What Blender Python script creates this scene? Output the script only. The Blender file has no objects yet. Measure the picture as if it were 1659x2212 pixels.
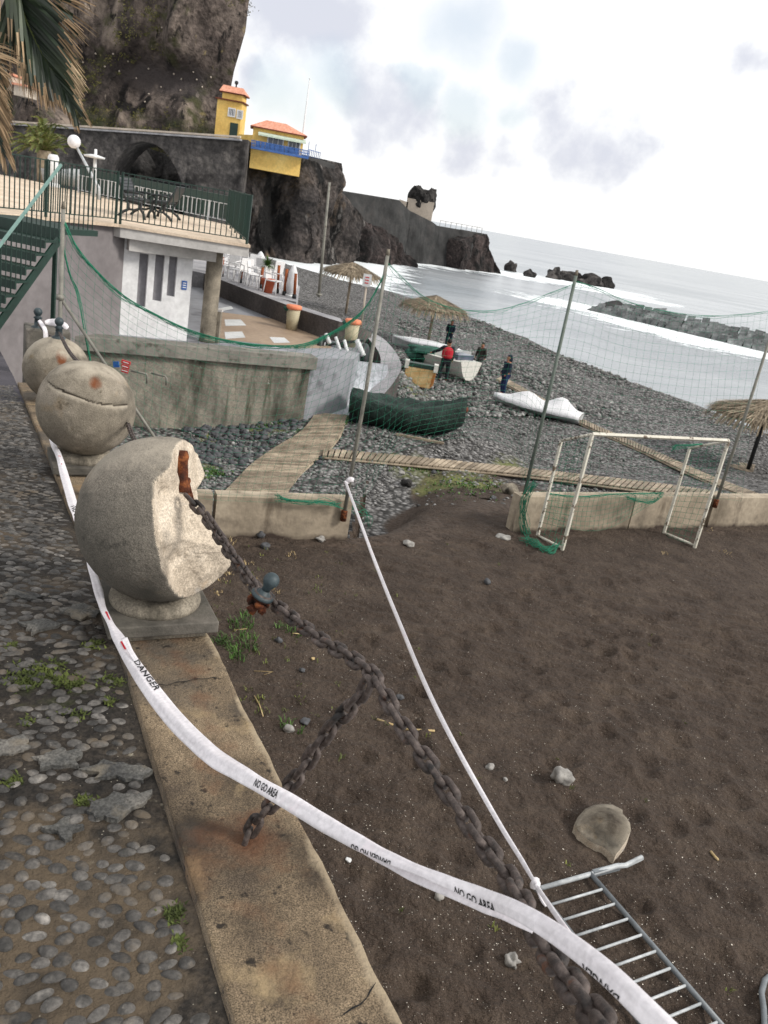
import bpy, math, random, numpy as np
from mathutils import Vector, Matrix, noise
random.seed(7); rng=np.random.default_rng(7)
SC=bpy.context.scene
# ---------------- camera model (picture measured on a 1659x2212 grid) ----------------
F=1800.;CX=829.5;CY=1106.;PITCH=math.radians(19.5);ROLL=math.radians(10.2);ZC=1.7
_s,_c=math.sin(ROLL),math.cos(ROLL);_sp,_cp=math.sin(PITCH),math.cos(PITCH)
cam_d=bpy.data.cameras.new('camera');cam=bpy.data.objects.new('camera',cam_d);SC.collection.objects.link(cam)
cam_d.sensor_fit='VERTICAL';cam_d.sensor_height=24;cam_d.sensor_width=18;cam_d.lens=24*F/2212.
cam_d.clip_start=.05;cam_d.clip_end=60000
r0=Vector((1,0,0));u0=Vector((0,_sp,_cp));fw=Vector((0,_cp,-_sp))
iR=_c*r0+_s*u0; iU=-_s*r0+_c*u0
cam.matrix_world=Matrix(((iR.x,iU.x,-fw.x,0),(iR.y,iU.y,-fw.y,0),(iR.z,iU.z,-fw.z,ZC),(0,0,0,1)))
cam_d.dof.use_dof=True;cam_d.dof.focus_distance=2.6;cam_d.dof.aperture_fstop=8.0
SC.camera=cam
SC.view_settings.view_transform='Standard';SC.view_settings.look='None';SC.view_settings.exposure=0.2;SC.view_settings.gamma=1
def ray(u,v):
    d=(u-CX)/F*iR-(v-CY)/F*iU+fw
    return d
def G(u,v,z=0.):
    d=ray(u,v);t=(z-ZC)/d.z;return Vector((d.x*t,d.y*t,z))
def DY(u,v,Y):
    d=ray(u,v);t=Y/d.y;return Vector((d.x*t,Y,ZC+d.z*t))
def DD(u,v,dist):
    d=ray(u,v).normalized()*dist;return Vector((d.x,d.y,d.z+ZC))
def PR(p):
    q=Vector(p)-Vector((0,0,ZC));d=q.dot(fw);return CX+F*q.dot(iR)/d, CY-F*q.dot(iU)/d
def ZT(x,y,v,lo=-9,hi=60):
    for _ in range(50):
        m=(lo+hi)/2
        if PR((x,y,m))[1]>v: lo=m
        else: hi=m
    return (lo+hi)/2
def VP(u,v,p,q):
    d=ray(u,v);n=Vector((q[1]-p[1],-(q[0]-p[0]),0));o=Vector((0,0,ZC))
    t=n.dot(Vector((p[0],p[1],0))-Vector((0,0,0)))/n.dot(d)
    return o+d*t
# ---------------- world: sky texture with broken bright cloud ----------------
W=bpy.data.worlds.new('World');SC.world=W;W.use_nodes=True
nt=W.node_tree;nt.nodes.clear()
SUN_EL=math.radians(36);SUN_AZ=math.radians(104)   # azimuth measured from +Y towards +X
def wn(t,**k):
    n=nt.nodes.new(t)
    for a,b in k.items(): setattr(n,a,b)
    return n
def wl(a,b): nt.links.new(a,b)
sky=wn('ShaderNodeTexSky',sky_type='NISHITA',sun_disc=False);sky.sun_elevation=SUN_EL;sky.sun_rotation=SUN_AZ
try: sky.dust_density=2.;sky.altitude=5
except Exception: pass
bg1=wn('ShaderNodeBackground');bg1.inputs[1].default_value=.15;wl(sky.outputs[0],bg1.inputs[0])
tc=wn('ShaderNodeTexCoord')
nz=wn('ShaderNodeTexNoise');nz.inputs['Scale'].default_value=11;nz.inputs['Detail'].default_value=6;nz.inputs['Roughness'].default_value=.55;wl(tc.outputs['Generated'],nz.inputs['Vector'])
sub=wn('ShaderNodeVectorMath',operation='SUBTRACT');wl(nz.outputs['Color'],sub.inputs[0]);sub.inputs[1].default_value=(.5,.5,.5)
scl=wn('ShaderNodeVectorMath',operation='SCALE');scl.inputs['Scale'].default_value=.085;wl(sub.outputs[0],scl.inputs[0])
wadd=wn('ShaderNodeVectorMath',operation='ADD');wl(tc.outputs['Generated'],wadd.inputs[0]);wl(scl.outputs[0],wadd.inputs[1])
def blob(u,v,rad,hard=.5):
    d=ray(u,v).normalized()
    n=wn('ShaderNodeVectorMath',operation='DISTANCE');wl(wadd.outputs[0],n.inputs[0]);n.inputs[1].default_value=d
    m=wn('ShaderNodeMapRange',interpolation_type='SMOOTHSTEP');m.clamp=True;wl(n.outputs['Value'],m.inputs['Value'])
    m.inputs['From Min'].default_value=rad/F*1.0;m.inputs['From Max'].default_value=rad/F*hard
    return m.outputs['Result']
def acc(lst):
    o=lst[0]
    for b in lst[1:]:
        n=wn('ShaderNodeMath',operation='MAXIMUM');wl(o,n.inputs[0]);wl(b,n.inputs[1]);o=n.outputs[0]
    return o
dark=acc([blob(785,205,140,.0),blob(840,250,150,.0),blob(800,285,120,.0),blob(900,285,100,.0),blob(1165,210,110,.0),blob(1200,265,140,.0),blob(1270,310,150,.0),blob(1340,360,110,.0),blob(1010,312,110,.0),blob(1075,335,100,.0),blob(600,20,170,.0),blob(740,10,160,.0),blob(525,150,90,.0),blob(1650,130,80,.0)])
hole=acc([blob(600,205,105,.2),blob(720,170,95,.2),blob(1000,235,72,.3),blob(910,190,60,.3),blob(1110,130,80,.1),blob(1000,60,120,.1),blob(1100,240,60,.2)])
n2=wn('ShaderNodeTexNoise');n2.inputs['Scale'].default_value=8;n2.inputs['Detail'].default_value=9;n2.inputs['Roughness'].default_value=.58;wl(tc.outputs['Generated'],n2.inputs['Vector'])
q1=wn('ShaderNodeMath',operation='MULTIPLY_ADD');wl(n2.outputs[0],q1.inputs[0]);q1.inputs[1].default_value=3.2;q1.inputs[2].default_value=-1.55
q2=wn('ShaderNodeMath',operation='ADD');wl(q1.outputs[0],q2.inputs[0]);wl(dark,q2.inputs[1])
q3=wn('ShaderNodeMapRange',interpolation_type='SMOOTHSTEP');wl(q2.outputs[0],q3.inputs['Value']);q3.inputs['From Min'].default_value=.28;q3.inputs['From Max'].default_value=1.15
dm=wn('ShaderNodeMath',operation='MULTIPLY');wl(q3.outputs[0],dm.inputs[0]);md=wn('ShaderNodeMapRange',interpolation_type='SMOOTHSTEP');wl(dark,md.inputs['Value']);md.inputs['From Min'].default_value=.0;md.inputs['From Max'].default_value=.35;wl(md.outputs[0],dm.inputs[1])
cc=wn('ShaderNodeMix',data_type='RGBA');wl(dm.outputs[0],cc.inputs['Factor'])
cc.inputs['A'].default_value=(1.0,1.0,1.0,1);cc.inputs['B'].default_value=(.66,.675,.75,1)
bg2=wn('ShaderNodeBackground');bg2.inputs[1].default_value=1.0;wl(cc.outputs['Result'],bg2.inputs[0])
hm=wn('ShaderNodeMath',operation='MULTIPLY');wl(hole,hm.inputs[0]);hm.inputs[1].default_value=.42
iv=wn('ShaderNodeMath',operation='SUBTRACT');iv.inputs[0].default_value=.95;wl(hm.outputs[0],iv.inputs[1])
mxw=wn('ShaderNodeMixShader');wl(iv.outputs[0],mxw.inputs[0]);wl(bg1.outputs[0],mxw.inputs[1]);wl(bg2.outputs[0],mxw.inputs[2])
wo=wn('ShaderNodeOutputWorld');wl(mxw.outputs[0],wo.inputs[0])
# ---------------- one soft, slightly warm sun behind thin cloud ----------------
sd=bpy.data.lights.new('sun','SUN');sd.energy=2.5;sd.angle=math.radians(13);sd.color=(1,.95,.87)
so=bpy.data.objects.new('sun',sd);SC.collection.objects.link(so)
sdir=Vector((math.sin(SUN_AZ)*math.cos(SUN_EL),math.cos(SUN_AZ)*math.cos(SUN_EL),math.sin(SUN_EL)))
so.rotation_euler=sdir.to_track_quat('Z','Y').to_euler();so.location=(20,-10,30)
SC.cycles.max_bounces=5;SC.cycles.diffuse_bounces=3;SC.cycles.transparent_max_bounces=6
# ---------------- helpers ----------------
COL=SC.collection;ORG={}
def lin(h):
    h=h.lstrip('#');o=[]
    for i in (0,2,4):
        x=int(h[i:i+2],16)/255.;o.append(x/12.92 if x<=.04045 else ((x+.055)/1.055)**2.4)
    return tuple(o)+(1,)
def tag(o,label=None,cat=None,group=None,kind=None):
    if label:o['label']=label
    if cat:o['category']=cat
    if group:o['group']=group
    if kind:o['kind']=kind
    return o
def T(name,label,cat,loc,group=None):
    o=bpy.data.objects.new(name,None);o.empty_display_size=.1;COL.objects.link(o);o.location=loc
    ORG[o.name]=Vector(loc);tag(o,label,cat,group);return o
def mapv(v):  # vector to tuple
    return (v[0],v[1],v[2])
class M:
    """collects faces; build() links them as ONE mesh object"""
    def __init__(s):s.v=[];s.f=[];s.m=[];s.sm=[];s.col=None
    def add(s,vs,fs,m=0,sm=False):
        b=len(s.v);s.v+= [tuple(x) for x in vs]
        s.f+= [[i+b for i in f] for f in fs];s.m+=[m]*len(fs);s.sm+=[sm]*len(fs);return b
    def quad(s,a,b,c,d,m=0):s.add([a,b,c,d],[(0,1,2,3)],m)
    def box(s,c,size,rz=0,m=0,R=None,taper=1.):
        x,y,z=[k/2 for k in size];c=Vector(c);R=R or Matrix.Rotation(rz,3,'Z')
        vs=[]
        for dz in(-1,1):
            k=taper if dz>0 else 1
            for dx,dy in((-1,-1),(1,-1),(1,1),(-1,1)):vs.append(c+R@Vector((dx*x*k,dy*y*k,dz*z)))
        s.add(vs,[(3,2,1,0),(4,5,6,7),(0,1,5,4),(1,2,6,5),(2,3,7,6),(3,0,4,7)],m)
    def beam(s,a,b,w,h,m=0,up=(0,0,1)):
        a=Vector(a);b=Vector(b);d=(b-a);L=d.length;d.normalize();up=Vector(up)
        x=d.cross(up)
        if x.length<1e-4:x=d.cross(Vector((0,1,0)))
        x.normalize();z=x.cross(d)
        R=Matrix((x,d,z)).transposed();s.box((a+b)/2,(w,L,h),m=m,R=R)
    def tube(s,pts,r,n=8,m=0,cap=True,sm=True,closed=False):
        pts=[Vector(p) for p in pts];k=len(pts)
        rr=r if isinstance(r,(list,tuple)) else [r]*k
        vs=[];prev=None
        for i,p in enumerate(pts):
            if closed:t=pts[(i+1)%k]-pts[i-1]
            else:t=pts[min(i+1,k-1)]-pts[max(i-1,0)]
            if t.length<1e-9:t=Vector((0,0,1))
            t.normalize()
            if prev is None:
                a=Vector((0,0,1)) if abs(t.z)<.9 else Vector((1,0,0));x=t.cross(a).normalized()
            else:
                x=prev-t*prev.dot(t)
                if x.length<1e-6:x=t.cross(Vector((0,0,1)))
                x.normalize()
            prev=x;y=t.cross(x)
            for j in range(n):
                a=2*math.pi*j/n;vs.append(p+(x*math.cos(a)+y*math.sin(a))*rr[i])
        fs=[]
        for i in range(k if closed else k-1):
            i2=(i+1)%k
            for j in range(n):
                j2=(j+1)%n;fs.append((i*n+j,i*n+j2,i2*n+j2,i2*n+j))
        if cap and not closed:
            fs.append(tuple(range(n))[::-1]);fs.append(tuple((k-1)*n+j for j in range(n)))
        s.add(vs,fs,m,sm)
    def lathe(s,c,prof,n=24,m=0,sm=True,ax=None):
        c=Vector(c);Q=ax or Matrix.Identity(3);vs=[];fs=[]
        for r,z in prof:
            for j in range(n):
                a=2*math.pi*j/n;vs.append(c+Q@Vector((r*math.cos(a),r*math.sin(a),z)))
        for i in range(len(prof)-1):
            for j in range(n):
                j2=(j+1)%n;fs.append((i*n+j,i*n+j2,(i+1)*n+j2,(i+1)*n+j))
        fs.append(tuple(range(n))[::-1]);fs.append(tuple((len(prof)-1)*n+j for j in range(n)))
        s.add(vs,fs,m,sm)
    def blob(s,c,size,seed=0,amp=.2,sub=2,m=0,sm=True,rz=0,fr=1.6,flat=None):
        vs0,fs=ico(sub);c=Vector(c);o=Vector((seed*3.7,seed*1.3,seed*.77));vs=[];R=Matrix.Rotation(rz,3,'Z')
        for p in vs0:
            k=1+amp*2*noise.noise(p*fr+o)
            q=Vector((p.x*size[0]*k,p.y*size[1]*k,p.z*size[2]*k))
            if flat is not None and q.z<-flat*size[2]:q.z=-flat*size[2]
            vs.append(c+R@q)
        s.add(vs,fs,m,sm)
    def sweep(s,secs,m=0,sm=False,caps=True,ring=True):
        n=len(secs[0]);vs=[p for sec in secs for p in sec];fs=[]
        for i in range(len(secs)-1):
            for j in range(n if ring else n-1):
                j2=(j+1)%n;fs.append((i*n+j,i*n+j2,(i+1)*n+j2,(i+1)*n+j))
        if caps and ring:
            fs.append(tuple(range(n))[::-1]);fs.append(tuple((len(secs)-1)*n+j for j in range(n)))
        s.add(vs,fs,m,sm)
    def prism(s,poly,z0,z1,m=0):
        n=len(poly);vs=[(p[0],p[1],z0) for p in poly]+[(p[0],p[1],z1) for p in poly]
        fs=[tuple(range(n))[::-1],tuple(range(n,2*n))]+[(i,(i+1)%n,(i+1)%n+n,i+n) for i in range(n)]
        s.add(vs,fs,m)
    def build(s,name,mats,parent=None,cols=None,bevel=0,smooth=None,**k):
        me=bpy.data.meshes.new(name);org=Vector((0,0,0))
        if parent is not None:
            r=parent
            while r.parent is not None:r=r.parent
            org=ORG[r.name]
        vs=s.v
        if org.length>0:vs=[(x-org.x,y-org.y,z-org.z) for x,y,z in vs]
        me.from_pydata(vs,[],s.f);mats=mats if isinstance(mats,(list,tuple)) else [mats]
        for q in mats:me.materials.append(q)
        me.polygons.foreach_set('material_index',s.m)
        sm=s.sm if smooth is None else [smooth]*len(s.f)
        me.polygons.foreach_set('use_smooth',sm)
        if cols is not None:
            at=me.attributes.new('mask','FLOAT_COLOR','POINT');at.data.foreach_set('color',np.asarray(cols,dtype=np.float32).ravel())
        me.update();me.validate()
        o=bpy.data.objects.new(name,me);COL.objects.link(o)
        if parent is not None:o.parent=parent
        if bevel:
            b=o.modifiers.new('bevel','BEVEL');b.width=bevel;b.segments=2;b.limit_method='ANGLE'
        tag(o,**k);return o
_ico={}
def ico(sub):
    if sub in _ico:return _ico[sub]
    import bmesh
    b=bmesh.new();bmesh.ops.create_icosphere(b,subdivisions=sub,radius=1.)
    b.verts.ensure_lookup_table();r=([v.co.copy() for v in b.verts],[tuple(v.index for v in f.verts) for f in b.faces]);b.free();_ico[sub]=r;return r
def fbm(x,y,z=0.,o=4):
    return noise.fractal(Vector((x,y,z)),1.,2.,o)
def smooth(t):
    t=max(0.,min(1.,t));return t*t*(3-2*t)
# ---------------- materials ----------------
def mat(name,cols,scale=4.,detail=5,rough=.85,bump=.3,bscale=None,bdist=.01,stretch=(1,1,1),spec=.3,second=None,lo=.3,hi=.7,mask=None,metal=0,vor=None,coat=0,streak=None,specks=None,island=0,grain=0,gk=.6):
    """cols: colours spread along a noise ramp; second=(colour,scale,threshold,width); mask: list of (channel, colour)"""
    m=bpy.data.materials.new(name);m.use_nodes=True;t=m.node_tree;N=t.nodes;L=t.links;N.clear()
    out=N.new('ShaderNodeOutputMaterial');p=N.new('ShaderNodeBsdfPrincipled');L.new(p.outputs[0],out.inputs[0])
    p.inputs['Roughness'].default_value=rough;p.inputs['Metallic'].default_value=metal
    p.inputs['Specular IOR Level'].default_value=spec
    if coat:p.inputs['Coat Weight'].default_value=coat
    tc=N.new('ShaderNodeTexCoord');mp=N.new('ShaderNodeMapping');mp.inputs['Scale'].default_value=stretch;L.new(tc.outputs['Object'],mp.inputs[0])
    def ns(sc,de=detail,off=0,src=None):
        n=N.new('ShaderNodeTexNoise');n.inputs['Scale'].default_value=sc;n.inputs['Detail'].default_value=de;n.inputs['Roughness'].default_value=.6
        L.new((src or mp).outputs[0],n.inputs['Vector']);return n
    cols=[lin(c) if isinstance(c,str) else tuple(c)+((1,) if len(c)==3 else ()) for c in cols]
    a=ns(scale);r=N.new('ShaderNodeValToRGB');L.new(a.outputs[0],r.inputs[0]);e=r.color_ramp.elements
    if len(cols)==1:cols=[tuple(x*.85 for x in cols[0][:3])+(1,),tuple(min(1,x*1.15) for x in cols[0][:3])+(1,)]
    e[0].position=lo;e[0].color=cols[0];e[1].position=hi;e[1].color=cols[-1]
    for i,c in enumerate(cols[1:-1]):
        q=e.new(lo+(hi-lo)*(i+1)/(len(cols)-1));q.color=c
    col=r.outputs[0]
    def mix(fac,c0,c1,mode='MIX'):
        x=N.new('ShaderNodeMix');x.data_type='RGBA';x.blend_type=mode
        if isinstance(fac,float):x.inputs['Factor'].default_value=fac
        else:L.new(fac,x.inputs['Factor'])
        L.new(c0,x.inputs['A'])
        if isinstance(c1,tuple):x.inputs['B'].default_value=c1
        else:L.new(c1,x.inputs['B'])
        return x.outputs['Result']
    def rng_(src,a,b,c=0.,d=1.):
        q=N.new('ShaderNodeMapRange');L.new(src,q.inputs['Value']);q.inputs['From Min'].default_value=a;q.inputs['From Max'].default_value=b;q.inputs['To Min'].default_value=c;q.inputs['To Max'].default_value=d;return q.outputs[0]
    if island:
        g=N.new('ShaderNodeNewGeometry');hv=N.new('ShaderNodeHueSaturation');L.new(rng_(g.outputs['Random Per Island'],0,1,1-island,1+island),hv.inputs['Value']);L.new(col,hv.inputs['Color']);col=hv.outputs[0]
    # fine value variation everywhere
    fn=ns(scale*9,3);col=mix(.35,col,rng_(fn.outputs[0],.25,.75,.55,1.45),'MULTIPLY')
    if grain:
        fg=ns(grain,2);col=mix(gk,col,rng_(fg.outputs[0],.36,.64,.45,1.55),'MULTIPLY')
    for sd_ in (second if isinstance(second,list) else [second] if second else []):
        c,sc,th,w=sd_[:4];st=sd_[4] if len(sd_)>4 else None;src=None
        if st:
            src=N.new('ShaderNodeMapping');src.inputs['Scale'].default_value=st;L.new(tc.outputs['Object'],src.inputs[0])
        b=ns(sc,6,src=src);col=mix(rng_(b.outputs[0],th,th+w),col,lin(c))
    hgt=None
    if vor:
        vs_,c0,c1,vb=vor
        v=N.new('ShaderNodeTexVoronoi');v.inputs['Scale'].default_value=vs_;L.new(mp.outputs[0],v.inputs['Vector'])
        hv=N.new('ShaderNodeSeparateColor');L.new(v.outputs['Color'],hv.inputs[0])
        col=mix(rng_(hv.outputs[0],.0,1.),col,lin(c1));col=mix(rng_(hv.outputs[1],.55,.85),col,lin(c0))
        col=mix(rng_(v.outputs['Distance'],.25,.7,0,.85),col,lin(c0))
        hgt=rng_(v.outputs['Distance'],0,.8,1,0)
    if specks:
        for (c,sc,rad) in specks:
            v=N.new('ShaderNodeTexVoronoi');v.inputs['Scale'].default_value=sc;L.new(mp.outputs[0],v.inputs['Vector'])
            s2=N.new('ShaderNodeSeparateColor');L.new(v.outputs['Color'],s2.inputs[0])
            mm=N.new('ShaderNodeMath');mm.operation='MULTIPLY';L.new(rng_(v.outputs['Distance'],rad,rad*.6),mm.inputs[0]);L.new(rng_(s2.outputs[0],.62,.66),mm.inputs[1])
            col=mix(mm.outputs[0],col,lin(c))
    if mask:
        at=N.new('ShaderNodeAttribute');at.attribute_name='mask';sp=N.new('ShaderNodeSeparateColor');L.new(at.outputs['Color'],sp.inputs[0])
        for ch,c in mask:
            q=ns(scale*2,4);ad=N.new('ShaderNodeMath');ad.operation='ADD';L.new(sp.outputs[ch],ad.inputs[0]);L.new(rng_(q.outputs[0],.3,.7,-.3,.3),ad.inputs[1])
            mu=N.new('ShaderNodeMath');mu.operation='MULTIPLY';L.new(rng_(ad.outputs[0],.25,.75),mu.inputs[0]);L.new(rng_(sp.outputs[ch],0.,.1),mu.inputs[1])
            col=mix(mu.outputs[0],col,lin(c) if isinstance(c,str) else c)
    L.new(col,p.inputs['Base Color'])
    if bump:
        b=N.new('ShaderNodeBump');b.inputs['Strength'].default_value=bump;b.inputs['Distance'].default_value=bdist
        q=ns(bscale or scale*6,6)
        if hgt is not None:
            ad=N.new('ShaderNodeMath');ad.operation='ADD';L.new(hgt,ad.inputs[0]);L.new(rng_(q.outputs[0],0,1,0,.4),ad.inputs[1]);L.new(ad.outputs[0],b.inputs['Height'])
        else:L.new(q.outputs[0],b.inputs['Height'])
        L.new(b.outputs[0],p.inputs['Normal'])
    return m
m_conc=mat('weathered_concrete',['#7b7368','#a29a8b','#b9b0a0'],2.2,rough=.9,bump=.5,bscale=40,bdist=.006,second=[('#5d594f',1.4,.55,.2)])
m_sphere=mat('sphere_concrete',['#655e54','#7d7568','#9c9285'],3.5,rough=.92,bump=.8,bscale=90,bdist=.006,grain=240,gk=.5,second=[('#4a463f',2.2,.52,.14),('#8a7353',4.,.6,.2),('#3b3832',8.,.62,.1),('#a89e90',1.6,.6,.1)],mask=[(0,'#6b4028'),(1,'#a59c8d'),(2,'#3a332b')])
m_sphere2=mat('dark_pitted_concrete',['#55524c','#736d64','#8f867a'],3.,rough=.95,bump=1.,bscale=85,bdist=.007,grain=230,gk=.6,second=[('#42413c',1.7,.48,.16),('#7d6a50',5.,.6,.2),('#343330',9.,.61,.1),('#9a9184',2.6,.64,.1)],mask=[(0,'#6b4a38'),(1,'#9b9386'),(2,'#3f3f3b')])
m_break=mat('fresh_broken_concrete',['#978b7c','#b8ab9a','#d0c4b4'],6.,rough=.95,bump=.8,bscale=60,bdist=.01,grain=150,gk=.45,second=[('#a3825a',4.,.6,.16),('#929599',4.5,.58,.2),('#7c7367',11.,.64,.1)])
m_plinth=mat('plinth_concrete',['#615b51','#847c6f','#9c9384'],3.,bump=.6,bscale=50,grain=120,gk=.5,second=[('#38342d',3.,.54,.14,(1,1,.3))])
m_slab=mat('dark_slab',['#4a4843','#5e5a53','#77716a'],4.,bump=.5,bscale=60,second=[('#33322e',3.,.52,.2)])
m_coping=mat('coping_stone',['#4f453b','#746552','#918069'],3.6,rough=.9,bump=1.,bscale=70,bdist=.014,grain=260,gk=1.,second=[('#3a322a',2.2,.5,.16),('#a08c6c',4.,.58,.14),('#625b52',1.1,.54,.2),('#77583f',2.,.6,.18),('#2f2923',26.,.6,.08,(1,1,1))],mask=[(0,'#64432f'),(1,'#a0917a'),(2,'#2a241e')])
m_coping_side=mat('wall_side_concrete',['#6a6459','#8a8274','#a0978a'],2.,bump=.5,bscale=30)
m_mud=mat('paving_mud_mortar',['#1b1916','#2f2a25','#4a4136'],4.,rough=.75,bump=1.,bscale=26,bdist=.03,grain=70,gk=.8,second=[('#564a3c',2.3,.55,.14),('#8d8676',9.,.66,.05)],mask=[(0,'#5a4e3f'),(1,'#39411f'),(2,'#3a3734')],specks=[('#8d877a',55.,.14)])
m_pebble=mat('paving_pebble',['#302e2b','#4b4845','#706c67'],14.,rough=.55,bump=.7,bscale=110,bdist=.005,spec=.45,island=.55,grain=70,gk=.55,second=[('#574c3e',7.,.52,.16),('#8c877f',20.,.66,.1)])
m_flag=mat('flat_paving_stone',['#3a3a3a','#545350','#74706a'],7.,rough=.75,bump=1.,bscale=45,bdist=.01,grain=120,gk=.6,second=[('#7a7163',6.,.56,.14),('#2c2c2c',5.,.6,.1)])
m_ground=mat('sand_and_shingle',['#484645','#6a6866','#8b8987'],.6,rough=.9,bump=1.,bscale=14,bdist=.03,vor=(10.,'#2c2b2a','#979594',1),mask=[(0,'#463b33'),(1,'#6f7440')],specks=[('#85807a',30.,.10)])
m_sand=mat('black_sand',['#3c322b','#493e36','#564a40'],2.2,rough=.95,bump=1.,bscale=16,bdist=.10,grain=140,gk=.85,second=[('#302823',1.1,.62,.2),('#64574a',4.5,.64,.16)],specks=[('#c9c2b6',20.,.08),('#a89f95',36.,.11),('#8d857c',70.,.16)])
m_shingle=mat('beach_pebbles',['#474645','#6d6c6a','#989695'],9.,rough=.85,bump=.2,island=.55)
m_rock=mat('dark_basalt',['#1b1b1b','#343231','#514d4b'],.16,detail=12,rough=.95,bump=1.,bscale=1.2,bdist=.6,grain=2.2,gk=.6,second=[('#6b6663',.3,.6,.1,(1,1,.35)),('#131313',.35,.54,.08)])
m_cliff=mat('cliff_rock',['#2f2a28','#544b46','#766b63'],.13,detail=13,rough=.95,bump=1.,bscale=.9,bdist=.9,grain=1.3,gk=.7,second=[('#8a7d72',.22,.57,.1,(1,1,.3)),('#45452f',.16,.58,.08),('#1a1716',.3,.55,.06,(1,1,.35)),('#7d7150',.5,.65,.06),('#1d1a19',.9,.6,.06,(1,1,.5)),('#9a8f84',.8,.67,.05,(1,1,.25))],mask=[(1,'#2f3220'),(2,'#474140')])
m_ochre=mat('ochre_stained_rock',['#232122','#413c3a','#625954'],.2,detail=12,rough=.95,bump=1.,bscale=1.1,bdist=.7,grain=1.8,gk=.65,second=[('#7d6b5a',.15,.61,.1,(1,1,.5)),('#131212',.2,.5,.08,(1,1,.4)),('#8b8682',.4,.64,.08,(1,1,.2))])
m_redrock=mat('reddish_lava',['#1b1919','#322c2b','#4c4240'],.25,detail=12,rough=.95,bump=1.,bscale=1.2,bdist=.6,grain=2.,gk=.6,second=[('#141313',.3,.52,.1)])
m_stonewall=mat('basalt_block_wall',['#343232','#474443','#5d5956'],.9,rough=.95,bump=1.,bscale=2.4,bdist=.2,grain=2.,gk=.5,second=[('#6c6763',.7,.62,.1),('#262424',.3,.55,.1)])
m_darkwall=mat('dark_breakwater_wall',['#2b2b2b','#383838','#464443'],.4,rough=.95,bump=.7,bscale=3.,bdist=.1,second=[('#242424',.2,.55,.1)])
m_palewall=mat('pale_render',['#a79c90','#bfb3a5'],.5,rough=.9,bump=.2)
m_yellow=mat('ochre_yellow_paint',['#cfa85e','#dfbb6c','#e9ca80'],.4,rough=.85,bump=.2,bscale=3,bdist=.03,second=[('#c09a55',.6,.6,.2,(1,1,.3))])
m_tile=mat('terracotta_tiles',['#b87a62','#cf937b','#dea891'],3.5,rough=.85,bump=.8,bscale=7,bdist=.08,stretch=(1,.25,1))
m_brown=mat('brown_trim',['#6b3a2c'],2.)
m_blue=mat('blue_paint',['#34548a','#4668a4'],2.,rough=.6)
m_white=mat('white_paint',['#c9cacb','#dcdddd'],1.5,rough=.6,bump=.05)
m_plastic=mat('white_plastic',['#d7d6d6','#e5e4e4'],2.,rough=.4,bump=0)
m_glass=mat('dark_window_glass',['#2b2f38','#596273'],1.,rough=.15,bump=0,spec=.6)
m_awn=mat('pale_green_awning',['#a9b8a6','#c7d0c2'],2.,rough=.8,bump=.1)
m_hut=mat('hut_white_paint',['#cfced0','#dededf','#e6e6e7'],.8,rough=.85,bump=.1,bscale=20)
m_hutgrey=mat('grey_recess',['#76757a','#8a888c'],1.,rough=.9)
m_greywall=mat('grey_painted_wall',['#6d6869','#7e797a','#8a8584'],.5,rough=.9,bump=.2,bscale=12,second=[('#625d5c',.7,.6,.2)])
m_soffit=mat('terrace_fascia',['#a5a29f','#b9b6b3','#c6c3c0'],1.,rough=.85,bump=.15)
m_terr=mat('cream_terrace_floor',['#b9a692','#cdbba6','#dbcab6'],.5,rough=.85,bump=.15,grain=20,gk=.2,second=[('#a8988a',.9,.6,.12)])
m_stain=mat('stained_retaining_wall',['#58554c','#827d73','#a09889'],.9,detail=9,rough=.92,bump=.5,bscale=12,bdist=.02,grain=25,gk=.3,second=[('#3b3b33',1.1,.5,.14,(1,1,.35)),('#3f4132',3.5,.57,.12,(1,1,.12)),('#c4c0b7',1.3,.62,.04,(1,1,.6))])
m_walltop=mat('wall_coping_concrete',['#66645f','#7e7b74','#908c83'],1.2,rough=.9,bump=.4,bscale=20,second=[('#55544c',3.,.56,.1)])
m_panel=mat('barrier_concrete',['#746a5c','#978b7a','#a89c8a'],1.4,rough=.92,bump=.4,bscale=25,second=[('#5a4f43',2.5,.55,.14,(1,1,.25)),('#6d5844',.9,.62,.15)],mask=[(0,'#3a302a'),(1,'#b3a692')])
m_pave=mat('wet_grey_paving',['#77787d','#8b8d93','#9a9ca1'],.5,rough=.45,bump=.15,spec=.5,second=[('#636469',1.2,.56,.1)])
m_tan=mat('tan_paving',['#8f7b68','#a38f7a'],.8,rough=.6,bump=.1,second=[('#7d6b5b',.7,.58,.12)])
m_asphalt=mat('old_tarmac',['#37353a','#47444a','#585458'],.8,rough=.85,bump=.4,bscale=40)
m_line=mat('white_road_paint',['#b9bbbb','#d2d3d3'],2.,rough=.7,bump=.05)
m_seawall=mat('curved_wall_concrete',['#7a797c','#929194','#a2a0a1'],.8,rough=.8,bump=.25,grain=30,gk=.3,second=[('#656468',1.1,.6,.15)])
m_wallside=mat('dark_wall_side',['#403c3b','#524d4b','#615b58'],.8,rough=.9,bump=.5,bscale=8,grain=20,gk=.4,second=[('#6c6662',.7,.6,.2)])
m_wood=mat('boardwalk_timber',['#6f6354','#8f8271','#a59885'],3.,rough=.85,bump=.4,bscale=25,grain=30,gk=.3,island=.3)
m_post=mat('brown_timber_post',['#7c3f22','#99552f'],3.,rough=.7,bump=.2)
m_black=mat('black_iron',['#16181a','#26292b'],8.,rough=.5,bump=.2,spec=.5)
m_dgreen=mat('dark_green_steel',['#10261f','#1b382f'],2.,rough=.5,bump=.05,spec=.5)
m_lgreen=mat('turquoise_rail_paint',['#6b8a83','#809d96'],2.,rough=.5,bump=0)
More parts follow.
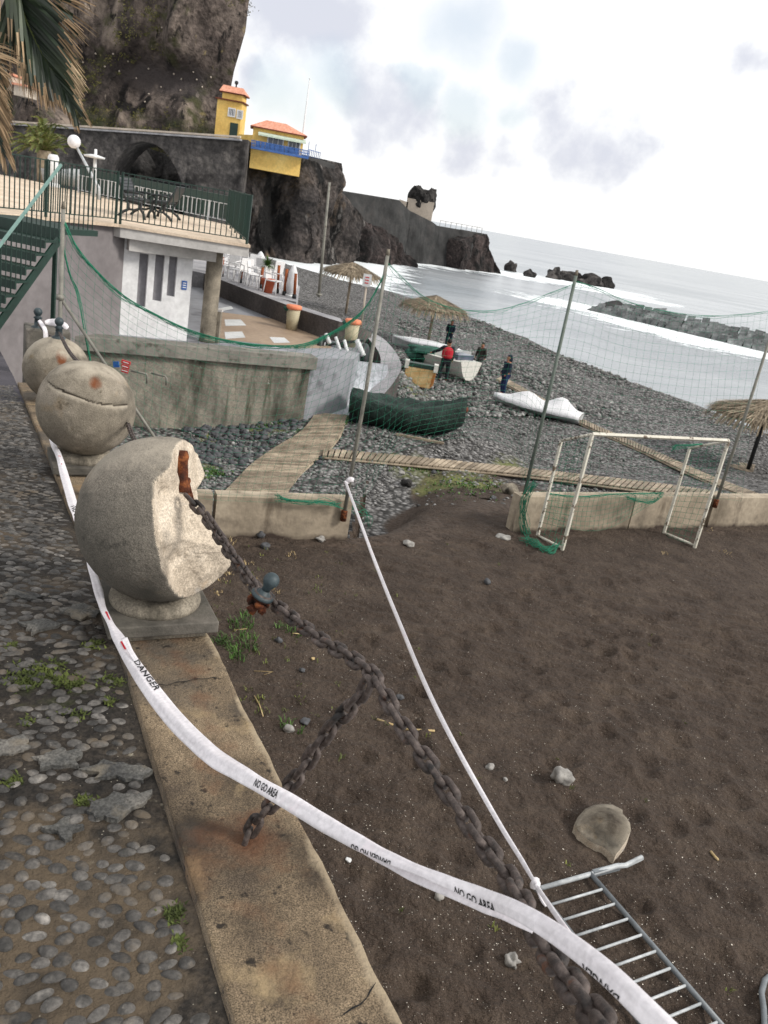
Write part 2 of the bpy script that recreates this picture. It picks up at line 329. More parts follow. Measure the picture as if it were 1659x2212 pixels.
m_rust=mat('rusty_chain_iron',['#27201d','#423834','#635853'],45.,detail=6,rough=.6,bump=.8,bscale=200,bdist=.003,spec=.45,second=[('#5c3b29',26.,.62,.1),('#1b1716',18.,.56,.1),('#776c66',14.,.68,.1)])
m_rustred=mat('flaking_rust',['#24150f','#4d2614','#87502c'],30.,rough=.9,bump=1.,bscale=70,bdist=.01)
m_finial=mat('dark_cast_knob',['#1d272b','#2b383d','#39464a'],20.,rough=.55,bump=.3,bscale=90,bdist=.003,spec=.5)
m_tape=mat('white_barrier_tape',['#d6d1d5','#e6e2e5'],9.,rough=.35,bump=.35,bscale=60,bdist=.003,stretch=(1,1,1),second=[('#e3c3cd',4.,.62,.25)])
m_ink=mat('black_print',['#101010'],4.,rough=.6,bump=0)
m_red=mat('red_print',['#b5202e'],4.,rough=.6,bump=0)
m_galv=mat('galvanised_steel',['#8f9396','#a9adb0','#c0c3c5'],12.,rough=.45,bump=.1,spec=.5)
m_galv2=mat('dull_grey_tube',['#5f6468','#777c80'],12.,rough=.45,bump=.1,spec=.5)
m_pole=mat('weathered_steel_pole',['#63625c','#7c7a72','#8c8a82'],4.,rough=.6,bump=.2,second=[('#54483c',6.,.6,.1)])
m_polegreen=mat('green_steel_pole',['#4f5a52','#6d756e'],4.,rough=.6,bump=.1)
m_net=mat('green_netting',['#1f6b52','#2f8266'],2.,rough=.8,bump=0)
m_goal=mat('chipped_white_post',['#b9b5a8','#d0ccc0'],5.,rough=.7,bump=.2,second=[('#6b5f52',7.,.56,.04)])
m_tarp=mat('dark_green_tarp',['#141f1c','#22312c','#34453f'],2.,rough=.75,bump=1.,bscale=5,bdist=.10)
m_tarp2=mat('green_tarp',['#1a352d','#2a5045','#4b786b'],2.,rough=.75,bump=.9,bscale=5,bdist=.08)
m_boat=mat('white_boat_hull',['#bcbab2','#d5d3cc'],1.5,rough=.45,bump=.05)
m_boatg=mat('grey_boat_hull',['#8f9192','#b3b5b5'],1.5,rough=.6,bump=.05)
m_cover=mat('white_boat_cover',['#c9c9cb','#dedee0'],2.,rough=.7,bump=.4,bscale=5,bdist=.05)
m_rustw=mat('rust_streaked_enamel',['#a9814e','#c4a878','#cdbf9c'],3.,rough=.6,bump=.2,second=[('#95602f',4.,.54,.1,(1,1,.4))])
m_thatch=mat('dry_palm_thatch',['#665a4a','#857866','#9f927d'],5.,rough=.95,bump=.4,bscale=20,bdist=.03,island=.4)
m_skin=mat('skin',['#8a5c47','#a3705a'],5.,rough=.6,bump=0)
m_hair=mat('dark_hair',['#15110f','#241d1a'],9.,rough=.7,bump=0)
m_cred=mat('red_cloth',['#9c1a27','#b62a36'],5.,rough=.9,bump=.2)
m_cblk=mat('black_cloth',['#14161b','#202329'],5.,rough=.9,bump=.2)
m_cbrown=mat('brown_leather',['#1d1815','#2d2520'],5.,rough=.7,bump=.2)
m_cnavy=mat('navy_cloth',['#101a24','#1c2a3c'],5.,rough=.9,bump=.2)
m_jean=mat('blue_trousers',['#1a2244','#28315a'],5.,rough=.9,bump=.2)
m_cgrey=mat('grey_trousers',['#4b4a4a','#615f5e'],5.,rough=.9,bump=.2)
m_orange=mat('orange_plastic',['#cf7452','#dc8c6a'],3.,rough=.7,bump=0)
m_beige=mat('beige_bin_plastic',['#a39a80','#b9b095'],3.,rough=.6,bump=.1)
m_terracotta=mat('terracotta_pot',['#b5583c','#c86d50'],3.,rough=.8,bump=.1)
m_sign=mat('blue_sign',['#2c5aa0'],3.,rough=.5,bump=0)
m_signred=mat('red_sign',['#c2262f'],3.,rough=.5,bump=0)
m_leaf=mat('palm_leaf',['#121b11','#1d2a1a','#344026'],3.,rough=.5,bump=0,spec=.5,island=.4)
m_leafdry=mat('dry_palm_tip',['#63513c','#846f56','#a08d72'],3.,rough=.8,bump=0,island=.45)
m_leaf2=mat('bright_palm_leaf',['#3c4420','#5a6330','#7a7a3c'],2.,rough=.6,bump=0,island=.4)
m_grass=mat('fresh_grass',['#2c401d','#42602a','#5a7a3a'],9.,rough=.7,bump=0,island=.4)
m_straw=mat('dry_straw',['#a38c62','#c2ad84'],9.,rough=.8,bump=0)
m_stone=mat('loose_grey_stone',['#6f6c69','#8f8c88','#aaa7a2'],12.,rough=.85,bump=.4,bscale=70,bdist=.005)
m_stone2=mat('loose_dark_stone',['#3c3d40','#57585b'],12.,rough=.7,bump=.3,bscale=70,bdist=.005)
m_lamp=mat('white_globe',['#c9c9cd','#dcdce0'],2.,rough=.35,bump=0)
m_armor=mat('concrete_armour_slab',['#474a4a','#626565','#7d8080'],.5,rough=.85,bump=.6,bscale=3,bdist=.1,grain=3,gk=.4,island=.35)
# ================= SETTING =================
def spline0(P,k=6):
    o=[]
    for i in range(len(P)-1):
        a=P[max(i-1,0)];b_=P[i];c=P[i+1];d=P[min(i+2,len(P)-1)]
        for j in range(k):
            t=j/k;o.append(.5*((2*b_)+(c-a)*t+(2*a-5*b_+4*c-d)*t*t+(-a+3*b_-3*c+d)*t**3))
    o.append(P[-1].copy());return o
def wall_y(x):
    if x<-.49:return 11.75+.445*(x+.49)
    if x>2.2:return 13.4+.575*(x-2.2)
    t=(x+.49)/2.69;return 11.75+t*(13.4-11.75)
_cx=[-60,-18.35,-11.37,-8.51,-2.27,3.55,6.13,8.06,11.55,13.46,14.9,18,30,60];_cy=[95,84.6,75.7,72.7,67.3,60.2,53.7,48.3,40.6,36.6,33.9,29,14,-10]
_w0=G(560,632,-1.38);_w1=G(735,692,-1.38);_wd=(_w1-_w0);_wd.z=0;_wl=_wd.length;_wd.normalize();_wn=Vector((-_wd.y,_wd.x,0))
def crest(x):return float(np.interp(x,_cx,_cy))
def TB(x,y):
    s=y-wall_y(x)
    if s<=0:z=-3.0
    else:
        g=smooth((x+.4)/2.);L=1.3*(1-g)+8*g
        z=-3.0-.95*smooth(s/L)
    z-=.25*smooth((y-20)/8)
    k=math.exp(-(((x+.2)/2.6)**2+((y-21.6)/2.)**2)/2);k=min(1,k*1.35);z=z*(1-k)+(-3.42)*k
    dw=(x-_w0.x)*_wn.x+(y-_w0.y)*_wn.y;al=(x-_w0.x)*_wd.x+(y-_w0.y)*_wd.y
    if dw>.45:
        hi=-1.5-.42*max(0,dw)-.5*max(0,al-_wl+.5);z=max(z,hi)
    yc=crest(x)
    z+=.25*math.exp(-((y-yc+1.5)/2.)**2)
    if y>yc:z-=(y-yc)*.2
    return z
def GT(u,v,lift=0.):
    d=ray(u,v);t=2.;pt=2.
    while t<200:
        z=ZC+d.z*t
        if z<=TB(d.x*t,d.y*t)+lift:
            a,b=pt,t
            for _ in range(25):
                m=(a+b)/2
                if ZC+d.z*m<=TB(d.x*m,d.y*m)+lift:b=m
                else:a=m
            return Vector((d.x*b,d.y*b,ZC+d.z*b))
        pt=t;t*=1.01
    return Vector((d.x*t,d.y*t,TB(d.x*t,d.y*t)))
def grid(xs_fn,ys,nx,zf):
    V=[];C=[]
    for y in ys:
        x0,x1=xs_fn(y)
        for i in range(nx):
            x=x0+(x1-x0)*i/(nx-1);z,c=zf(x,y);V.append((x,y,z));C.append(c)
    ny=len(ys);Fc=[(j*nx+i,j*nx+i+1,(j+1)*nx+i+1,(j+1)*nx+i) for j in range(ny-1) for i in range(nx-1)]
    return V,Fc,C
# --- shingle beach: one sheet that runs under everything
moss_c=[(GT(1000,1040),1.9),(GT(900,1010),1.0),(GT(430,1020),.9),(GT(560,930),.9),(GT(1100,1010),1.2),(GT(900,850),1.2),(GT(1120,880),.8),(GT(600,905),.9),(GT(450,940),.8)]
def zb(x,y):
    z=TB(x,y);s=y-wall_y(x)
    z-= .12 if s<-.4 else 0
    n=fbm(x*.9,y*.9,3,4);z+=.05*n*(1 if y>wall_y(x) else 0)+.12*fbm(x*.15,y*.15,1,3)*smooth((y-16)/10)
    g=smooth((x+.5)/1.5)*(1-smooth((x-2.0)/2.5))
    sand=1-smooth((s-(4.6*g+.4)+1.3*fbm(x*.8,y*.8,9,3))/1.8)
    mo=0.
    for c,r in moss_c:
        dd=math.hypot(x-c.x,(y-c.y)*.8)/r;mo=max(mo,.55*(1-smooth(dd))) if dd<1 else mo
    return z,(sand,mo,0,1)
ys=[5.]
while ys[-1]<110:ys.append(ys[-1]+.012*ys[-1])
V_,F_,C_=grid(lambda y:(-8-.6*y,6+.75*y),ys,300,zb)
b=M();b.add(V_,F_,0,True);ground=b.build('beach_ground',m_ground,cols=C_,kind='structure',label='grey shingle beach sloping down to the sea')
# --- fine black sand of the court
WL=Vector((-.86,3.04,0));WD=Vector((-.478,.878,0)).normalized();WN=Vector((WD.y,-WD.x,0))  # line of the promenade wall, pointing away; WN to the sand side
prn=random.Random(5);pits=[(prn.uniform(0,8),prn.uniform(3.5,13),prn.uniform(.06,.16),prn.uniform(.02,.05)) for _ in range(300)]
for (x0,y0,dx,dy) in ((1.2,4.5,.28,.62),(4.5,6.,-.2,.66),(2.6,5.,.1,.68),(5.6,8.,.3,.6),(.3,6.5,.25,.62)):
    for k in range(11):
        sx=.09*(1 if k%2 else -1);pits.append((x0+dx*k+sx,y0+dy*k,.11,.05))
def zsnd(x,y):
    z=-2.985+.03*fbm(x*.7,y*.7,2,3)+.03*fbm(x*4.,y*6.,5,6)
    z+=.018*math.sin((x*.5+y*2.2)*13+4*noise.noise(Vector((x*.8,y*.8,0))))*max(0,noise.noise(Vector((x*.25,y*.25,7)))+.3)*smooth((y-4.5)/3)
    for px,py,r,h in pits:
        d2=(x-px)**2+(y-py)**2
        if d2<4*r*r:
            q=math.sqrt(d2)/r;z-=h*math.exp(-q*q*1.5)-h*.4*math.exp(-(q-1.3)**2*6)
    s=y-wall_y(x)
    if s>0 and x>-.4:z+=(TB(x,y)+3.0)
    z-=.5*smooth((s+ .1)/1.2)*(1-smooth((x+.4)/1.))  # dips away behind the left panel
    return z,(0,0,0,1)
ys=[2.6]
while ys[-1]<20.:ys.append(ys[-1]+.0052*ys[-1])
def xs(y):
    t=(y-WL.y)/WD.y;return (WL.x+WD.x*t-.1,2.+.72*y)
V_,F_,C_=grid(xs,[y for y in ys],320,zsnd)
keep=[];V2=V_
for f in F_:
    cx=sum(V_[i][0] for i in f)/4;cy=sum(V_[i][1] for i in f)/4
    s=cy-wall_y(cx);lim=-.02
    if -.5<cx<2.25:lim=3.4+1.1*fbm(cx*1.3,cy*1.3,4,3)*2
    if s<lim:keep.append(f)
b=M();b.add(V_,keep,0,True);b.build('black_sand_court',m_sand,kind='structure',label='dark volcanic sand of the beach sports court')
# --- sea
ms=bpy.data.materials.new('sea_water');ms.use_nodes=True;t=ms.node_tree;N=t.nodes;L=t.links;p=N['Principled BSDF']
tcn=N.new('ShaderNodeTexCoord')
def mpn(sc):
    q=N.new('ShaderNodeMapping');q.inputs['Scale'].default_value=sc;L.new(tcn.outputs['Object'],q.inputs[0]);return q
def nn(mp,sc,de):
    q=N.new('ShaderNodeTexNoise');q.inputs['Scale'].default_value=sc;q.inputs['Detail'].default_value=de;q.inputs['Roughness'].default_value=.6;L.new(mp.outputs[0],q.inputs['Vector']);return q
m1=mpn((.5,1,1));w1=nn(m1,.8,6);w2=nn(m1,.12,5);w3=nn(mpn((.35,1,1)),.045,6)
ra=N.new('ShaderNodeValToRGB');L.new(w3.outputs[0],ra.inputs[0]);ra.color_ramp.elements[0].position=.35;ra.color_ramp.elements[0].color=lin('#747c82');ra.color_ramp.elements[1].position=.62;ra.color_ramp.elements[1].color=lin('#9a9fa3')
at=N.new('ShaderNodeAttribute');at.attribute_name='mask';sp=N.new('ShaderNodeSeparateColor');L.new(at.outputs['Color'],sp.inputs[0])
fo=nn(mpn((.55,1,1)),.3,12);fo.inputs['Roughness'].default_value=.72
def mth(op,a,b):
    q=N.new('ShaderNodeMath');q.operation=op
    for i,x in enumerate((a,b)):
        if isinstance(x,(int,float)):q.inputs[i].default_value=x
        else:L.new(x,q.inputs[i])
    return q.outputs[0]
fm=mth('ADD',fo.outputs[0],mth('MULTIPLY',sp.outputs[0],.5));mrn=N.new('ShaderNodeMapRange');L.new(fm,mrn.inputs['Value']);mrn.inputs['From Min'].default_value=.68;mrn.inputs['From Max'].default_value=.76
mc=N.new('ShaderNodeMix');mc.data_type='RGBA';L.new(mrn.outputs[0],mc.inputs['Factor']);L.new(ra.outputs[0],mc.inputs['A']);mc.inputs['B'].default_value=(.78,.82,.84,1);L.new(mc.outputs['Result'],p.inputs['Base Color'])
L.new(mth('ADD',mth('MULTIPLY',mrn.outputs[0],.5),.22),p.inputs['Roughness']);p.inputs['IOR'].default_value=1.33
bp=N.new('ShaderNodeBump');bp.inputs['Strength'].default_value=.75;bp.inputs['Distance'].default_value=.6;L.new(mth('ADD',mth('MULTIPLY',w1.outputs[0],.35),w2.outputs[0]),bp.inputs['Height']);L.new(bp.outputs[0],p.inputs['Normal'])
SEA=-6.8
foamsrc=[G(u,v,SEA) for u,v in ((545,540),(600,548),(660,552),(735,548),(790,552),(860,560),(930,568),(1000,577),(1075,590),(1105,592),(1150,600),(1200,606),(1260,615),(1310,625),(1280,668),(1340,680),(1450,715),(1560,745),(700,545),(800,548),(1350,640))]
def zs(x,y):
    yc=crest(x)+10
    f=max(0,.85-abs(y-yc-2)/7.)
    if y<260:
        for q in foamsrc:
            d=math.hypot((x-q.x)*.8,y-q.y);f=max(f,1-d/17.) if d<17 else f
        if x<4:f=max(f,(.5+.3*smooth((y-88)/25))*smooth((4-x)/14)*(1-smooth((y-150)/40)))
    return SEA,(f,0,0,1)
ys=[12.]
while ys[-1]<400:ys.append(ys[-1]*1.022)
while ys[-1]<42000:ys.append(ys[-1]*1.5)
V_,F_,C_=grid(lambda y:(-60-2.2*y,50+2.2*y),ys,420,zs)
b=M();b.add(V_,F_,0,True);b.build('sea',ms,cols=C_,kind='structure',label='pale grey sea with white surf')
# --- promenade (falls away gently after the first sphere)
def zprom(x,y):
    s=(Vector((x,y,0))-WL).dot(WD)
    if s<=0:return 0.
    return -.11*s*s/(s+.4)-.03*max(0,s-7)
def prom_pt(s,o):  # along, offset to the left of wall centre
    q=WL+WD*s-WN*o;return q
patch_tan=[(G(120,1900),.55),(G(30,2080),.5),(G(330,1990),.3),(G(200,2150),.4),(G(60,1850),.3)]
patch_moss=[(G(90,1460),.25),(G(150,1500),.2),(G(270,1475),.18),(G(200,1390),.12),(G(30,1490),.2),(G(60,1560),.12),(G(420,1930),.08),(G(15,1680),.08),(G(60,1685),.06)]
def zp(x,y,o):
    z=zprom(x,y)+.008*fbm(x*3,y*3,1,4)+.007*fbm(x*9,y*9,6,3)+.008*fbm(x*.6,y*.6,8,2)-.004
    t_=0;mo=0
    for c,r in patch_tan:
        d=math.hypot(x-c.x,y-c.y)/r;t_=max(t_,.75*(1-smooth(d)))
    for c,r in patch_moss:
        d=math.hypot(x-c.x,y-c.y)/r;mo=max(mo,.32*(1-smooth(d)))
    far=smooth((o-0)/1) if False else 0
    return z,(t_,mo,0,1)
V_=[];C_=[];F_=[];so_=[-3+.05*i for i in range(60)]+[.0+.06*i for i in range(285)]
oo=[.18]+[.2+.045*i for i in range(60)]+[2.9+.35*i for i in range(16)]
for s in so_:
    for o in oo:
        q=prom_pt(s,o);z,c=zp(q.x,q.y,o);V_.append((q.x,q.y,z));C_.append(c)
no=len(oo);F_=[(j*no+i,(j+1)*no+i,(j+1)*no+i+1,j*no+i+1) for j in range(len(so_)-1) for i in range(no-1)]
b=M()
def mi(f):
    s=so_[f[0]//no];return 1 if s>5.2 else 0
for k in (0,1):b.add([], [],0)
base=b.add(V_,[],0)
b.f+= [list(f) for f in F_];b.m+=[mi(f) for f in F_];b.sm+=[True]*len(F_)
# set cobbles: half-sunk rounded pebbles, long axis across the walk, and flat irregular stones
slabs=[[(6,1283),(27,1272),(98,1286),(74,1293)],[(42,1347),(92,1336),(131,1351),(68,1371)],[(-30,1598),(45,1595),(68,1616),(45,1634),(-30,1640)],[(71,1640),(134,1616),(182,1625),(167,1655),(95,1660)],[(182,1665),(225,1645),(324,1662),(311,1692),(212,1682)],[(185,1752),(231,1722),(317,1715),(327,1725),(265,1765),(212,1770)],[(130,1318),(180,1305),(225,1325),(175,1345)],[(100,1790),(150,1770),(180,1790),(130,1815)]]
slabW=[[G(u,v,0) for u,v in s] for s in slabs]
def inpoly(x,y,P):
    r=False;j=len(P)-1
    for i in range(len(P)):
        if (P[i].y>y)!=(P[j].y>y) and x<(P[j].x-P[i].x)*(y-P[i].y)/(P[j].y-P[i].y)+P[i].x:r=not r
        j=i
    return r
dome=[];dF=[];nr,nsg=4,14
dome.append((0,0,1))
for k in range(1,nr+1):
    a=k/nr*1.45
    for j in range(nsg):
        q=2*math.pi*j/nsg;dome.append((math.sin(a)*math.cos(q),math.sin(a)*math.sin(q),math.cos(a)))
for j in range(nsg):
    dF.append((0,1+j,1+(j+1)%nsg))
    for k in range(nr-1):
        A=1+k*nsg+j;B=1+k*nsg+(j+1)%nsg;dF.append((A,A+nsg,B+nsg,B))
dome2=[(0,0,1)];dF2=[]
for k in range(1,3):
    for j in range(8):
        q=2*math.pi*j/8;a=k/2*1.4;dome2.append((math.sin(a)*math.cos(q),math.sin(a)*math.sin(q),math.cos(a)))
for j in range(8):dF2+=[(0,1+j,1+(j+1)%8),(1+j,9+j,9+(j+1)%8,1+(j+1)%8)]
pr_=random.Random(11);dn=Vector((1,.25,0)).normalized()
PV=[];PF=[]
s=-1.9;row=0
while s<6.4:
    near=smooth((.9-s)/1.6)   # looser and bigger close to the camera
    ps=.035+.005*near;po=.062-.008*near
    o=.23+(row%2)*po*.5
    while o<.2+2.9:
        q=prom_pt(s+pr_.uniform(-.3,.3)*ps,o+pr_.uniform(-.28,.28)*po)
        u,v=PR((q.x,q.y,0))
        drop=.03+.10*near*(1 if fbm(q.x*2.2,q.y*2.2,6,3)>.0 else .35)
        if pr_.random()>drop and -70<u<900 and v<2320 and not any(inpoly(q.x,q.y,P) for P in slabW):
            w=po*pr_.uniform(.33,.58);h=ps*pr_.uniform(.36,.52)*(1+.0*near);zz=pr_.uniform(.3,1.0)*.55*h+.004
            ang=math.atan2(dn.y,dn.x)+pr_.uniform(-.35,.35)*(1+1.2*near);ca,sa=math.cos(ang),math.sin(ang)
            tz=zp(q.x,q.y,o)[0];sk=pr_.uniform(-.3,.3);bb=len(PV)
            for x,y,z in (dome if s<2.2 else dome2):
                k=1+.07*math.sin(2*math.atan2(y,x)+sk*9)+.05*math.sin(3*math.atan2(y,x)+sk*17)
                X=x*w*k;Y=y*h*k+sk*X*.4
                PV.append((q.x+X*ca-Y*sa,q.y+X*sa+Y*ca,tz+z*zz*(1.1)-.004))
            PF+= [tuple(i+bb for i in f) for f in (dF if s<2.2 else dF2)]
        o+=po
    s+=ps;row+=1
b.add(PV,PF,2,True)
for P in slabW:
    c=sum(P,Vector((0,0,0)))/len(P);ring=[]
    n=len(P)
    for i in range(n):
        for k in range(5):
            a=P[i].lerp(P[(i+1)%n],k/5);a=a+(a-c).normalized()*.02*fbm(a.x*30,a.y*30,1,3)*1.6;ring.append(a)
    zc_=zprom(c.x,c.y)
    vs=[(a.x,a.y,zc_-.02) for a in ring]+[(a.x*.98+c.x*.02,a.y*.98+c.y*.02,zc_+.009+.003*fbm(a.x*6,a.y*6,2,2)) for a in ring]
    k=len(ring);vs2=[(a.x*.6+c.x*.4,a.y*.6+c.y*.4,zc_+.011+.004*fbm(a.x*9,a.y*9,3,2)) for a in ring];vs+=vs2+[(c.x,c.y,zc_+.011)]
    fs=[(i,(i+1)%k,(i+1)%k+k,i+k) for i in range(k)]+[(i+k,(i+1)%k+k,(i+1)%k+2*k,i+2*k) for i in range(k)]+[(i+2*k,(i+1)%k+2*k,3*k) for i in range(k)]
    b.add(vs,fs,3,False)
b.build('promenade',[m_mud,m_asphalt,m_pebble,m_flag],cols=C_+[(0,0,0,1)]*(len(b.v)-len(C_)),kind='structure',label='cobbled promenade of dark beach pebbles')
# --- promenade wall with worn coping
w=T('promenade_wall','tan rust-stained coping of the promenade wall beside the cobbles','wall',mapv(WL))
b=M();cols=[];S=[-3.6+.03*i for i in range(340)]
prof=[(-.172,-.5),(-.172,-.02),(-.171,.009)]+[(-.17+.02*i,.012) for i in range(18)]+[(.183,.008),(.19,-.01),(.192,-.03)]
def anch(c): return c
anc=G(528,1812,.012)
for s in S:
    base_=WL+WD*s
    for k,(o,z) in enumerate(prof):
        q=base_+WN*o;zz=z+zprom(base_.x,base_.y);e=0
        if k>19:e=.007*fbm(s*7,o*3,1,4);q=q+WN*(e-.004)-Vector((0,0,1))*abs(e)
        if 2<k<20:zz+=.002*fbm(q.x*9,q.y*9,2,4)
        b.v.append((q.x,q.y,zz))
        da=math.hypot(q.x-anc.x,q.y-anc.y);rc=max(0,1-abs(o-.0+.05*math.sin(s*3))/.12)*.36*(1 if s<.2 else .3)
        rc=max(rc,.5*(1-smooth(da/.28)))
        lc=.7*smooth((o-.13)/.05)*(1 if fbm(s*1.4,o*2,4,3)>-.15 else .3)
        dk=0
        for sc_,w_ in ((-.12,.006),(-1.95,.004)):
            pass
        if s>.33:dk=max(dk,0.0)
        cols.append((rc,lc,dk,1))
n=len(prof);b.f+=[[i*n+j,i*n+j+1,(i+1)*n+j+1,(i+1)*n+j] for i in range(len(S)-1) for j in range(n-1)]
b.m+=[0]*len(b.f);b.sm+=[True]*len(b.f);b.build('coping',m_coping,w,cols=cols)
b=M()
for pth in (((279,1485),(300,1479),(322,1481),(345,1478),(361,1480),(382,1473),(403,1472),(420,1466),(443,1466),(462,1463),(484,1467)),((736,2196),(752,2184),(764,2176),(778,2170),(792,2156),(800,2140),(812,2122))):
    pp=[G(u,v,.0155) for u,v in pth];L_=[];R_=[]
    for i,q in enumerate(pp):
        t_=(pp[min(i+1,len(pp)-1)]-pp[max(i-1,0)]).normalized();nn__=Vector((t_.y,-t_.x,0))*(.0016*(.5+abs(math.sin(i*2.3))) if 0<i<len(pp)-1 else .0005);L_.append(q+nn__);R_.append(q-nn__)
    b.add(L_+R_,[(i,i+1,len(pp)+i+1,len(pp)+i) for i in range(len(pp)-1)])
b.build('crack',m_ink,w)
b=M();a0=WL+WD*-3.6;a1=WL+WD*6.6
for (p0,p1) in ((a0,a1),):
    q=[p0-WN*.17,p0+WN*.185,p1+WN*.185,p1-WN*.17]
    zt=lambda p:zprom(p.x,p.y)-.03
    K=24
    for i in range(K):
        A=p0.lerp(p1,i/K);B=p0.lerp(p1,(i+1)/K)
        b.quad((A+WN*.183).to_tuple()[:2]+(-3.4,),(B+WN*.183).to_tuple()[:2]+(-3.4,),(B+WN*.183).to_tuple()[:2]+(zt(B),),(A+WN*.183).to_tuple()[:2]+(zt(A),))
b.build('wall_face',m_coping_side,w)
# --- esplanade slab in front of the retaining wall, slipway, painted marks
TL=G(190,725,-1.9);TR=G(680,770,-1.9);wd=(TR-TL).normalized()
TLx=TL-wd*1.2
c1=G(765,775,-1.95);c2=G(795,745,-1.95);c3=G(735,712,-1.95);c4=G(640,695,-1.95);c5=G(460,628,-1.95)
b=M();poly=[TLx,TR,c1,c2,c3,c4,c5,Vector((-16,40,0)),Vector((-34,40,0)),Vector((-34,16,0)),Vector((-9,14.4,0))]
b.prism(poly,-4.6,-1.95);b.build('esplanade',m_pave,kind='structure',label='grey paved esplanade below the terrace')
b=M();tp=[G(u,v,-1.946) for u,v in ((462,672),(600,690),(680,705),(712,722),(716,752),(640,752),(560,742),(482,733),(455,728))]
b.add(tp,[tuple(range(len(tp)))[::-1]]);b.build('tan_pavement',m_tan,kind='structure')
b=M()
for q in (((485,690),(520,690),(532,703),(487,704)),((485,717),(523,716),(530,729),(487,732)),((582,728),(614,729),(627,740),(592,741)),((460,668),(500,661),(504,667),(462,676))):
    pts=[G(u,v,-1.942) for u,v in q];b.add(pts,[(3,2,1,0)])
b.build('painted_parking_marks',m_line,kind='structure')
b=M();La=[(682,772),(676,800),(670,840),(664,880),(655,905)];Lb=[(812,780),(800,815),(785,850),(768,880),(755,905)];zz=[-1.952,-2.35,-2.85,-3.25,-3.5]
pl=[G(u,v,z) for (u,v),z in zip(La,zz)];pr2=[DY(815,783,23.4),DY(813,812,23.1),DY(800,835,22.8),DY(782,858,22.3),DY(757,900,21.5)]
secs=[]
pl=spline0(pl);pr2=spline0(pr2)
for a,c in zip(pl,pr2):
    a=a-Vector((.5,0,0));c=c+Vector((.3,0,0));secs.append([a,c,c-Vector((0,0,1.2)),a-Vector((0,0,1.2))])
b.sweep(secs,0,True);b.build('slipway',mat('wet_slipway_concrete',['#8d9097','#a1a5ac','#b2b6bd'],.6,rough=.4,bump=.2,spec=.5,grain=14,gk=.3,second=[('#777a80',1.5,.58,.1)]),kind='structure',label='wet grey concrete slipway')
# --- retaining wall of the esplanade
w=T('retaining_wall','long stained concrete retaining wall beside the pebble bank','wall',mapv((TL+TR)/2))
nrm=Vector((wd.y,-wd.x,0))
b=M();b.sweep([[q+nrm*.02+Vector((0,0,-2.75)),q+nrm*.02+Vector((0,0,-.3)),q-nrm*.3+Vector((0,0,-.3)),q-nrm*.3+Vector((0,0,-2.75))] for q in (TLx,TR-wd*.08)]);b.build('wall_body',m_stain,w)
b=M();b.sweep([[q+nrm*.16+Vector((0,0,-.31)),q+nrm*.16+Vector((0,0,.0)),q-nrm*.34+Vector((0,0,.0)),q-nrm*.34+Vector((0,0,-.31))] for q in (TLx,TR+wd*.03)]);b.build('coping',m_walltop,w,bevel=.015)
# --- curved sea wall with raised deck for the restaurant
cur=[(455,592,36,-9),(560,632,31,0),(650,667,28.6,0),(757,698,26.3,0),(797,720,25.2,0),(826,746,24.4,0),(842,772,23.8,0),(843,795,23.4,0),(826,824,22.9,0),(803,850,22.4,0)]
cp=[DY(u,v,Y) for u,v,Y,_ in cur]
for i,(u,v) in enumerate(((455,592),(560,632),(650,665),(735,692))):cp[i]=G(u,v,-1.38)
wid=[.5,.5,.5,.55,.55,.56,.58,.6,.62,.64]
# refine
fine=[];fw_=[]
for i in range(len(cp)-1):
    p_1=cp[max(i-1,0)];p1=cp[i];p2=cp[i+1];p3=cp[min(i+2,len(cp)-1)]
    for k in range(6):
        t=k/6
        q=.5*((2*p1)+(p2-p_1)*t+(2*p_1-5*p1+4*p2-p3)*t*t+(-p_1+3*p1-3*p2+p3)*t**3);fine.append(q);fw_.append(wid[i]*(1-t)+wid[i+1]*t)
fine.append(cp[-1]);fw_.append(wid[-1]);secs=[]
for i,q in enumerate(fine):
    d=(fine[min(i+1,len(fine)-1)]-fine[max(i-1,0)]);d.z=0;d.normalize();n_=Vector((d.y,-d.x,0));h=fw_[i]/2
    secs.append([q-n_*h-Vector((0,0,4-0*q.z)),q-n_*h,q+n_*h,q+n_*h-Vector((0,0,4))])
b=M();m0=len(secs)
fs=[];vs=[p_ for s_ in secs for p_ in s_]
top=[(i*4+1,i*4+2,(i+1)*4+2,(i+1)*4+1) for i in range(m0-1)]
sides=[(i*4+0,i*4+1,(i+1)*4+1,(i+1)*4+0) for i in range(m0-1)]+[(i*4+2,i*4+3,(i+1)*4+3,(i+1)*4+2) for i in range(m0-1)]+[(0,1,2,3),(4*m0-1,4*m0-2,4*m0-3,4*m0-4)]
w=T('sea_wall','low curved concrete sea wall with pale grey top','wall',mapv(cp[4]))
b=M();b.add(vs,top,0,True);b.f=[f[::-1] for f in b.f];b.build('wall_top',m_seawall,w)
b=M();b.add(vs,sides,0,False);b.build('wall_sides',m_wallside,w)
dk=[cp[0]+Vector((0,-.2,0)),cp[1],cp[2]+Vector((0,.1,0)),DY(652,655,30.5),DY(600,560,41),DY(505,530,47),Vector((-20,47,0)),Vector((-20,36,0))]
dk=[cp[0]+Vector((0,.2,0)),cp[1],G(640,652,-1.42),G(648,618,-1.42),G(560,563,-1.42),G(470,530,-1.42),Vector((-24,60,0)),Vector((-26,36,0))];b=M();b.prism(dk,-4.6,-1.42);b.build('restaurant_deck_floor',m_seawall,kind='structure')
